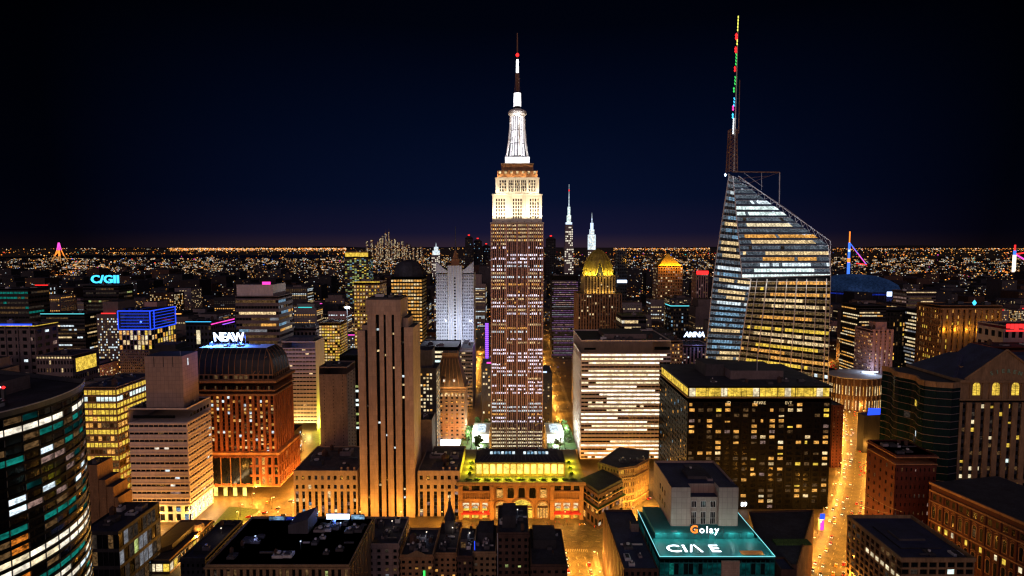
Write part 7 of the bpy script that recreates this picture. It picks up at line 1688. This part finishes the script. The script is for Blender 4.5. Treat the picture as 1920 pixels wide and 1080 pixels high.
for (x, y, step) in order:
    w, d = step * rr.uniform(.55, .85), step * rr.uniform(.6, .95)
    lim = 470 + 9e4/y if y < 1200 else 498                          # keep roofs below the sight line of the named towers
    hmax = CH - (max(560 if y < 900 else 530 if y < 1500 else 492, 0) - 462)/FP * y
    h = rr.choice([18, 25, 32, 40, 55, 70, 90]) * rr.uniform(.8, 1.25)
    if y < 1000: h = min(h, CH - (668 - 462)/FP * y if abs(x) < 330 else CH - (655 - 462)/FP * y)
    h = max(10, min(h, hmax))
    if abs(x/y * FP) < 70 and y > 1200: h = min(h * 1.5, 190)
    if not free(x - w/2, x + w/2, y, y + d) or on_road(x - w/2, x + w/2, y, y + d): continue
    t = 0 if y < 1200 else 1 if y < 2200 else 2
    if nb < 295:
        plain_block(x, y, w, d, h, nb + 1, LBL[t], ('near city blocks', 'middle distance city blocks', 'far city blocks')[t]); nb += 1
        FOOT.append((x - w/2, x + w/2, y, y + d))
    else: far_extra.append((x, y, w, d, h))

# ------------------------------------------------------------------ the far city: one carpet of roofs and lights out to the horizon
m_ = MB(); rr = random.Random(5)
WK = ['w_amber', 'w_warm', 'w_dim', 'w_pink', 'w_cream', 'w_cool', 'w_deep']
def far_box(x, y, w, d, h):
    wall = rr.choice(['dark_wall', 'dark_concrete', 'mauve_dark', 'brick_brown'])
    m_.box(x - w/2, x + w/2, y, y + d, 0, h, wall, 'bitumen')
    n = int(rr.uniform(6, 34)); s_ = max(2.2, y/1100)
    for _ in range(n):
        a = rr.uniform(-w/2, w/2 - s_); z = rr.uniform(2, max(3, h - s_)); m_.poly([(x + a, y - .4, z), (x + a + s_ * rr.uniform(.8, 2.0), y - .4, z), (x + a + s_ * 1.2, y - .4, z + s_ * .9), (x + a, y - .4, z + s_ * .9)], rr.choice(WK))
for q in far_extra: far_box(*q)
for _ in range(2600):
    y = 2600 + 7400 * rr.random() ** 1.6; x = rr.uniform(-.95, .95) * y
    w = rr.uniform(25, 70) * (1 + y/6000); d = w * .8; h = rr.choice([10, 14, 18, 24, 34, 50]) * rr.uniform(.7, 1.3)
    if abs(x/y) < .12: h *= 1.8
    far_box(x, y, w, d, min(h, CH - (478 - 462)/FP * y))
tag(m_.build('distant_city'), kind='stuff')
m_ = MB()
CK = ['c_amber', 'c_orange', 'c_white', 'c_dim', 'c_cool', 'c_red', 'c_blue', 'c_teal', 'c_pink']
CW = [46, 32, 8, 20, 4, 4.5, 4, 2, 2.2]
def dot(x, y, z, s, k): m_.box(x - s, x + s, y - .5 * s, y + .5 * s, z, z + 1.5 * s, k)
dens = [(rr.uniform(-.9, .9), rr.uniform(.05, .25)) for _ in range(14)]
for _ in range(3200):                                               # lamps in the side streets of the near districts
    y = rr.uniform(720, 1900); dot(rr.uniform(-.93, .93) * y, y, rr.uniform(4, 9), y/1100 * rr.choice([.3, .4, .5]), rr.choices(CK, CW)[0])
for _ in range(24000):                                                # lamps spread over the districts
    u = rr.random(); y = 1 / (1/1500 + u * (1/22000 - 1/1500)); x = rr.uniform(-.93, .93) * y
    cl = math.sin(x/420 + 1.3 * math.sin(y/700)) * math.cos(y/530 + 1.1 * math.sin(x/610)) + .6 * math.sin(x/1500 + 2 * math.sin(y/2600)) * math.cos(y/1900)
    if rr.random() > 1 / (1 + math.exp(-5 * (cl - .05))): continue
    if x/y > .50 and 5200 < y < 9500 and math.sin(x/900) > -.7 and rr.random() < .93: continue
    if -.75 < x/y < -.3 and 11000 < y < 15500 and rr.random() < .9: continue
    s = y/1100 * rr.choice([.22, .26, .3, .34, .4, .5, .5, .8]); dot(x, y, rr.uniform(4, 26), s, rr.choices(CK, CW)[0])
for _ in range(150):                                                 # lit streets running out to the plain
    y0 = 1 / (1/2500 + rr.random() * (1/26000 - 1/2500)); x0 = rr.uniform(-.93, .93) * y0
    ang = rr.choice([0, 0, .08, -.1, .25, 1.2, -1.3]); ln = rr.uniform(.05, .22) * y0; n = int(rr.uniform(10, 34)); k = rr.choices(['c_amber', 'c_orange', 'c_white', 'c_dim'], [5, 3, 1, 3])[0]
    for i in range(n):
        t = (i / n - .5) * ln; x, y = x0 + t * math.cos(ang), y0 + t * math.sin(ang); s = y/1100 * .34
        if rr.random() < .85: dot(x + rr.gauss(0, s), y, 8, s, k if rr.random() < .85 else 'c_white')
for _ in range(2600):                                                # the glittering rim of the plain
    px = rr.choice([rr.uniform(320, 650)] * 9 + [rr.uniform(0, 900)] * 2 + [rr.uniform(1150, 1330)] * 3 + [rr.uniform(1560, 1920)] * 3)
    y = rr.uniform(24000, 60000); x = (px - 960)/FP * y; s = y/1100 * rr.uniform(.28, .5); dot(x, y, rr.uniform(0, 60), s, rr.choices(['c_amber', 'c_white', 'c_orange', 'c_dim'], [5, 3, 3, 4])[0])
tag(m_.build('distant_city_lights'), kind='stuff')
for pts_ in ([(2700, 5200), (9000, 5600), (9000, 9400), (5000, 9400)], [(-10800, 11200), (-3700, 11200), (-4600, 15400), (-11500, 15400)]): sheet('water', 'river_water', pts_, .5)
m_ = MB()                                                            # low hills at the horizon
pts = []
for i in range(121):
    a = R(-62 + i * 124/120); rr_ = 70000
    h = 230 + 70 * math.sin(i * .35) + 60 * math.sin(i * .13 + 1) + 40 * math.sin(i * .9)
    pts.append((rr_ * math.sin(a), rr_ * math.cos(a), max(40, h) - 120 * math.exp(-((i - 60)/25)**2)))
for p_, q_ in zip(pts, pts[1:]):
    m_.poly([(p_[0] * .97, p_[1] * .97, 0), (q_[0] * .97, q_[1] * .97, 0), q_, p_], 'dark_wall'); m_.poly([p_, q_, (q_[0] * 1.04, q_[1] * 1.04, 0), (p_[0] * 1.04, p_[1] * 1.04, 0)], 'dark_wall')
tag(m_.build('hills'), kind='structure')

rr = random.Random(44)
for i in range(34):                                                  # amber mast lamps added to light the dark gaps between blocks
    y = rr.uniform(780, 1900); x = rr.uniform(-.85, .85) * y
    if not free(x - 3, x + 3, y - 3, y + 3): continue
    r = empty('added_mast_lamp', (x, y, 0), 'added amber mast lamp filling the dark gaps among the middle distance blocks', 'street lamp', 'added lamps of the middle distance'); q = MB(); q.tube((0, 0, 0), (0, 0, 14), .3, 'metal', 5, .15); q.build('pole', r); q = MB(); q.box(-.9, .9, -.9, .9, 14, 14.8, 'lamp_amber'); q.build('lamp_head', r); light((0, 0, 13), 75000, (1, .5, .12), r, .8)
# ------------------------------------------------------------------ trees of the roof garden and the square
def make_tree(label, loc, seed, s=1.0, group=None):
    rr = random.Random(seed); r = empty('garden_tree', loc, label, 'tree', group)
    t = MB(); t.tube((0, 0, 0), (0, 0, 3.2 * s), .32 * s, 'bark', 6, .2 * s)
    for k in range(5):
        a = k * 1.257 + rr.random(); t.tube((0, 0, 2.6 * s), (1.9 * s * math.cos(a), 1.9 * s * math.sin(a), 4.8 * s), .16 * s, 'bark', 5, .06 * s)
    t.build('trunk', r); c = MB()
    cl = [(rr.gauss(0, 1.4) * s, rr.gauss(0, 1.4) * s, (5 + rr.gauss(0, 1.1)) * s) for _ in range(14)]
    for cx_, cy_, cz_ in cl:
        for _ in range(34):
            d = Vector((rr.gauss(0, 1), rr.gauss(0, 1), rr.gauss(0, .8))); p_ = Vector((cx_, cy_, cz_)) + d * .55 * s
            a = Vector((rr.uniform(-1, 1), rr.uniform(-1, 1), rr.uniform(-1, 1))).normalized() * .42 * s; b_ = a.orthogonal().normalized() * .34 * s
            c.poly([p_ - a, p_ + b_, p_ + a, p_ - b_], 'leaf')
    c.build('crown', r); return r
tree0 = None
spots = []
for s_, (tx, tz) in zip((-1, 1), TERR):
    for k, (dx, dy) in enumerate(((0, -14), (s_ * 14, -2), (s_ * 14, 9), (s_ * 15, 20), (s_ * 6, 48), (s_ * 13, 34), (-s_ * 5, 46), (s_ * 3, -22))):
        spots.append((tx + dx, 628 + dy, 'left' if s_ < 0 else 'right', k))
tree_names = ('small round green tree in front of the lit pavilion', 'green tree by the outer front corner of the pavilion', 'green tree halfway along the outer side of the pavilion', 'green tree at the outer rear of the pavilion', 'green tree just behind the lit pavilion', 'green tree behind the outer corner of the lit pavilion', 'green tree behind the inner corner of the lit pavilion', 'green tree farthest in front of the lit pavilion')
gy = []
for (x, y, sd_, k) in spots:
    z = 0
    lab = tree_names[k] + ' %s of the skyscraper' % sd_
    if tree0 is None: tree0 = make_tree(lab, (x, y, 16), 3, 1.25, 'trees of the roof garden'); t = tree0
    else: t = copy_thing(tree0, (x, y, 16), k * 1.1 + len(gy), lab, 'trees of the roof garden')
    sc = 1.0 + .25 * math.sin(len(gy) * 2.1); t.scale = (sc, sc, sc * 1.1); gy.append(t)
for s_, (tx, tz) in zip((-1, 1), TERR):
    g = MB(); g.box(tx + s_ * 9.7, tx + s_ * 22, 606, 690, 0, 16, 'brown_grey', 'lawn'); g.box(min(tx - 9, tx + 9), max(tx - 9, tx + 9), 602, 626, 0, 16, 'brown_grey', 'lawn')
    o = g.build('garden_terrace'); tag(o, 'raised green garden terrace around the lit pavilion %s of the skyscraper' % ('left' if s_ < 0 else 'right'), 'terrace')
hedge_spots = [(u, v) for u, v in ((-.93, 4), (-.78, 5), (-.6, 4.5), (-.42, 5), (-.22, 4.4), (.0, 5), (.2, 4.6), (.4, 5), (.6, 4.5), (.78, 5), (.93, 4.4), (-.93, 18), (-.93, 30), (-.93, 44), (.93, 18), (.93, 30), (.93, 44))]
hb = None
for i, (u, v) in enumerate(hedge_spots):
    x = at(977, 905, 482).x + u * 48; lab = 'small clipped shrub lit yellow on the roof terrace of the arched hall'
    if hb is None:
        rr = random.Random(4); hb = empty('terrace_shrub', (x, 482 + v, ARCH_ROOF), lab, 'shrub', 'shrubs on the roof terrace'); c = MB()
        for _ in range(260):
            p_ = Vector((rr.gauss(0, 1.5), rr.gauss(0, .7), abs(rr.gauss(.8, .5)))); a = Vector((rr.uniform(-1, 1), rr.uniform(-1, 1), rr.uniform(-1, 1))).normalized() * .35; b_ = a.orthogonal().normalized() * .3; c.poly([p_ - a, p_ + b_, p_ + a, p_ - b_], 'leaf')
        c.build('foliage', hb); c = MB(); c.box(-2, 2, -.8, .8, .012, .6, 'ochre_stone'); c.build('planter', hb)
    else: copy_thing(hb, (x, 482 + v, ARCH_ROOF), 0 if v < 10 else 1.57, lab)

# ------------------------------------------------------------------ street lamps (each a real lamp)
def make_lamp(loc, rz, label, power, col=(1, .50, .11), h=10.5, key='lamp_amber'):
    r = empty('street_lamp', loc, label, 'street lamp', 'lamps along the streets', rz)
    m_ = MB(); m_.lathe(0, 0, [(.28, 0), (.28, .8), (.13, 1), (.09, h)], 8, 'metal'); m_.build('pole', r)
    m_ = MB(); m_.tube((0, 0, h), (1.8, 0, h + .5), .07, 'metal', 5); m_.build('arm', r)
    m_ = MB(); m_.box(1.5, 2.7, -.25, .25, h + .40, h + .62, 'metal'); m_.build('lamp_shade', r)
    m_ = MB(); m_.box(1.55, 2.65, -.22, .22, h + .12, h + .39, key); m_.build('lamp_head', r)
    light((2.1, 0, h - .4), power, col, r, .35)
    return r
LAMP0 = {}
def lamp(x, y, rz, label, power=17000, tone='amber'):
    k = (power, tone)
    if k not in LAMP0: LAMP0[k] = make_lamp((x, y, 0), rz, label, power, (1, .50, .11) if tone == 'amber' else (1, .80, .5), key='lamp_amber' if tone == 'amber' else 'lamp_white')
    else: copy_thing(LAMP0[k], (x, y, 0), rz, label)
def along(pts, gap, off, f, start=0.0):
    line = offset_line(pts, off); acc = start
    for a, b_ in zip(line, line[1:]):
        a, b_ = Vector(a), Vector(b_); L_ = (b_ - a).length; t = (b_ - a).normalized()
        while acc < L_: p_ = a + t * acc; f(p_.x, p_.y, math.atan2(t.y, t.x)); acc += gap
        acc -= L_
vis = AVENUE[1:]
along(vis[:-2], 31, -14.6, lambda x, y, a: lamp(x, y, a - math.pi/2, 'amber street lamp on the left pavement of the bright avenue', 30000))
along(vis[:-2], 31, 14.6, lambda x, y, a: lamp(x, y, a + math.pi/2, 'amber street lamp on the right pavement of the bright avenue', 30000), 15)
along([(48, 330), (48, 430)], 26, 13.5, lambda x, y, a: lamp(x, y, a + math.pi/2, 'amber street lamp on the right of the short street at the bottom centre', 60000))
along([(48, 330), (48, 430)], 26, -13.5, lambda x, y, a: lamp(x, y, a - math.pi/2, 'amber street lamp on the left of the short street at the bottom centre', 60000), 12)
along([(-330, 474), (205, 474)], 34, 0, lambda x, y, a: None if (-66 < x < -62 or -175 < x < -172) else lamp(x, y, -math.pi/2, 'amber street lamp on the far kerb of the wide cross street', 9000 if -50 < x < 62 else 26000))
along([(-330, 430), (205, 430)], 40, 0, lambda x, y, a: None if 34 < x < 62 else lamp(x, y, math.pi/2, 'amber street lamp on the near kerb of the wide cross street', 36000), 10)
for x, y in ((-232, 486), (-232, 508), (-190, 490), (-190, 512), (-211, 500), (-236, 522), (-192, 524)): lamp(x, y, 0, 'amber street lamp on the square before the red brick palace', 30000)
along([(-420, 671), (330, 671)], 44, 0, lambda x, y, a: lamp(x, y, math.pi/2, 'amber street lamp on the street behind the slab tower', 20000))
along([(-420, 709), (330, 709)], 44, 0, lambda x, y, a: lamp(x, y, -math.pi/2, 'amber street lamp on the far side of the street behind the slab tower', 20000), 20)
for X_, nm in ((-62, 'left of the tallest skyscraper'), (70, 'right of the tallest skyscraper')):
    along([(X_ - 9, 730), (X_ - 9, 1300)], 60, 0, lambda x, y, a: lamp(x, y, 0, 'amber street lamp in the far street canyon ' + nm, 50000))
along([(-235, 575), (-235, 650)], 24, 0, lambda x, y, a: lamp(x, y, 0, 'amber street lamp behind the red brick palace', 20000))
for x, y in ((108, 520), (122, 534), (96, 500), (140, 500), (160, 520), (80, 500), (128, 560), (118, 590), (62, 560), (60, 590)): lamp(x, y, .4 * x, 'amber street lamp on the small square right of the arched hall', 40000)
for x, y in ((-330, 540), (-300, 500), (-270, 474), (-345, 500)): lamp(x, y, 0, 'amber street lamp between the golden office and the banded hotel', 20000)

# ------------------------------------------------------------------ cars
def make_car(label, loc, rz, paint, group):
    r = empty('parked_car', loc, label, 'car', group, rz)
    m_ = MB(); prof = [(-2.25, .45), (-2.25, .85), (-2.1, .98), (-1.5, 1.02), (-.95, 1.45), (.55, 1.47), (1.15, 1.02), (2.0, .92), (2.25, .75), (2.25, .42)]
    n = len(prof)
    for (x0, z0), (x1, z1) in zip(prof, prof[1:]): m_.poly([(x0, .85, z0), (x0, -.85, z0), (x1, -.85, z1), (x1, .85, z1)][::-1], paint)
    m_.poly([(x, -.85, z) for x, z in prof], paint); m_.poly([(x, .85, z) for x, z in prof][::-1], paint); m_.poly([(-2.25, -.85, .45), (2.25, -.85, .42), (2.25, .85, .42), (-2.25, .85, .45)], paint)
    m_.build('body', r)
    m_ = MB()
    for s_ in (-1, 1): m_.poly([(-1.4, s_ * .86, 1.03), (1.0, s_ * .86, 1.03), (.5, s_ * .86, 1.40), (-.9, s_ * .86, 1.40)][::s_], 'glass')
    m_.poly([(1.13, -.75, 1.06), (1.13, .75, 1.06), (.6, .7, 1.46), (.6, -.7, 1.46)], 'glass'); m_.poly([(-1.52, .75, 1.05), (-1.52, -.75, 1.05), (-1.0, -.7, 1.44), (-1.0, .7, 1.44)], 'glass'); m_.build('window', r)
    for x in (-1.4, 1.4):
        for s_ in (-1, 1):
            m_ = MB(); m_.tube((x, s_ * .68, .34), (x, s_ * .90, .34), .34, 'tyre', 10); m_.build('wheel', r)
    for s_ in (-1, 1):
        m_ = MB(); m_.box(2.2, 2.32, s_ * .55 - .28, s_ * .55 + .28, .58, .86, 'head_white'); m_.build('headlight', r)
        m_ = MB(); m_.box(-2.32, -2.2, s_ * .6 - .24, s_ * .6 + .24, .66, .92, 'tail_red'); m_.build('tail_light', r)
    return r
CARS = {}
def car(x, y, rz, paint, label, group):
    if paint not in CARS: CARS[paint] = make_car(label, (x, y, .05), rz, paint, group)
    else: copy_thing(CARS[paint], (x, y, .05), rz, label, group)
rr = random.Random(12); names = {'car_white': 'white', 'car_black': 'black', 'car_yellow': 'yellow', 'car_red': 'red', 'car_grey': 'grey'}
for o in (-9.5, -4, 4, 9.5):
    def f(x, y, a, o=o):
        if rr.random() < .55 + .4 * math.sin(y * .06 + o): p_ = rr.choice(list(names)); x += rr.uniform(-.9, .9); y += rr.uniform(-3, 3); car(x, y, a + (math.pi if o < 0 else 0), p_, '%s car driving on the bright avenue %s' % (names[p_], 'towards the viewer' if o < 0 else 'away from the viewer'), 'cars on the bright avenue')
    along(vis, 13, o, f, rr.uniform(0, 10))
for o in (-8, 8):
    def f(x, y, a, o=o):
        if rr.random() < .85: p_ = rr.choice(list(names)); car(x, y, a + (math.pi if o < 0 else 0), p_, '%s car on the short street at the bottom centre' % names[p_], 'cars on the short street')
    along([(48, 335), (48, 430)], 9, o, f, 2)
for (x, y, a) in ((-224, 484, .3), (-214, 492, 0), (-206, 500, 1.2), (-196, 487, .5), (-220, 512, 2.0), (-200, 516, 0), (-185, 470, 0), (-240, 463, 3.14), (-255, 458, 0), (-226, 455, 3.14), (70, 466, 0), (85, 460, 0), (100, 468, 3.14), (112, 474, .4), (92, 485, .9), (106, 500, 1.1), (58, 470, .2), (30, 462, 0), (-70, 462, 0), (-88, 458, 3.14), (125, 520, .8), (135, 530, .8)):
    p_ = rr.choice(list(names)); car(x, y, a, p_, '%s car on the wide cross street' % names[p_] if y < 482 else '%s car on the square before the red brick palace' % names[p_] if x < 0 else '%s car on the small square right of the arched hall' % names[p_], 'cars on the cross street and squares')
# ------------------------------------------------------------------ people before the arched hall
def make_person(label, loc, rz, cloth, group):
    V = [(0, 0, .95), (0, 0, 1.2), (0, 0, 1.42), (0, 0, 1.52), (0, .02, 1.62), (0, .02, 1.74), (.10, 0, .88), (.12, .06, .5), (.12, -.02, .08), (.12, .12, .04), (-.10, 0, .88), (-.12, -.06, .5), (-.12, -.14, .08), (-.12, 0, .04), (.19, 0, 1.40), (.26, -.02, 1.12), (.25, .08, .88), (-.19, 0, 1.40), (-.26, .02, 1.12), (-.25, .1, .88)]
    E = [(0, 1), (1, 2), (2, 3), (3, 4), (4, 5), (0, 6), (6, 7), (7, 8), (8, 9), (0, 10), (10, 11), (11, 12), (12, 13), (2, 14), (14, 15), (15, 16), (2, 17), (17, 18), (18, 19)]
    rad = [.14, .13, .15, .06, .10, .09, .10, .07, .05, .04, .10, .07, .05, .04, .07, .05, .04, .07, .05, .04]
    me = bpy.data.meshes.new('person'); me.from_pydata(V, E, []); me.materials.append(MATS[cloth])
    o = bpy.data.objects.new('person', me); COL.objects.link(o); bm = bmesh.new(); bm.from_mesh(me); ly = bm.verts.layers.skin.verify(); bm.verts.ensure_lookup_table()
    for i, v in enumerate(bm.verts): v[ly].radius = (rad[i], rad[i] * .8); v[ly].use_root = i == 0
    bm.to_mesh(me); bm.free(); o.modifiers.new('skin', 'SKIN'); sb = o.modifiers.new('smooth', 'SUBSURF'); sb.levels = sb.render_levels = 1
    bpy.context.view_layer.update(); m2 = bpy.data.meshes.new_from_object(o.evaluated_get(bpy.context.evaluated_depsgraph_get())); o.modifiers.clear(); o.data = m2
    m2.materials.clear(); m2.materials.append(MATS[cloth]); m2.materials.append(MATS['skin'])
    for p_ in m2.polygons: p_.material_index = 1 if p_.center.z > 1.5 else 0
    h = MB(); h.lathe(0, -.01, [(.10, 1.66), (.115, 1.74), (.08, 1.82), (.02, 1.84)], 8, 'hair'); h.build('hair', o)
    o.location = loc; o.rotation_euler = (0, 0, rz); return tag(o, label, 'person', group)
PP = {}
cx_ = at(1040, 985, 478).x; rr = random.Random(6)
for i in range(34):
    x = rr.uniform(at(880, 985, 474).x, at(1090, 985, 474).x) if i < 10 else rr.uniform(at(1005, 985, 474).x, at(1092, 985, 474).x); y = rr.uniform(466, 477)
    k = rr.choice(['cloth_dark', 'cloth_dark', 'cloth_blue', 'cloth_red']); nm = {'cloth_dark': 'dark', 'cloth_blue': 'blue', 'cloth_red': 'red'}[k]; lab = 'tiny standing person in %s clothes before the lit doors of the arched hall' % nm
    if k not in PP: PP[k] = make_person(lab, (x, y, .07), rr.uniform(0, 6), k, 'people before the arched hall')
    else: copy_thing(PP[k], (x, y, .07), rr.uniform(0, 6), lab)
# ------------------------------------------------------------------ power lines over the avenue
for i, ((x0, y0), (x1, y1), lab) in enumerate((((1622, 925), (1692, 960), 'dark cable spanning from the avenue to the red brick block, upper one'), ((1605, 940), (1665, 962), 'dark cable over the bright avenue, lower one'))):
    a, b_ = at(x0, y0, 470), at(x1, y1, 420); m_ = MB(); pv = a
    for k in range(1, 9): t = k/8; q_ = a.lerp(b_, t) - Vector((0, 0, 6 * t * (1 - t))); m_.tube(pv, q_, .14, 'metal', 4); pv = q_
    tag(m_.build('overhead_cable'), lab, 'cable')
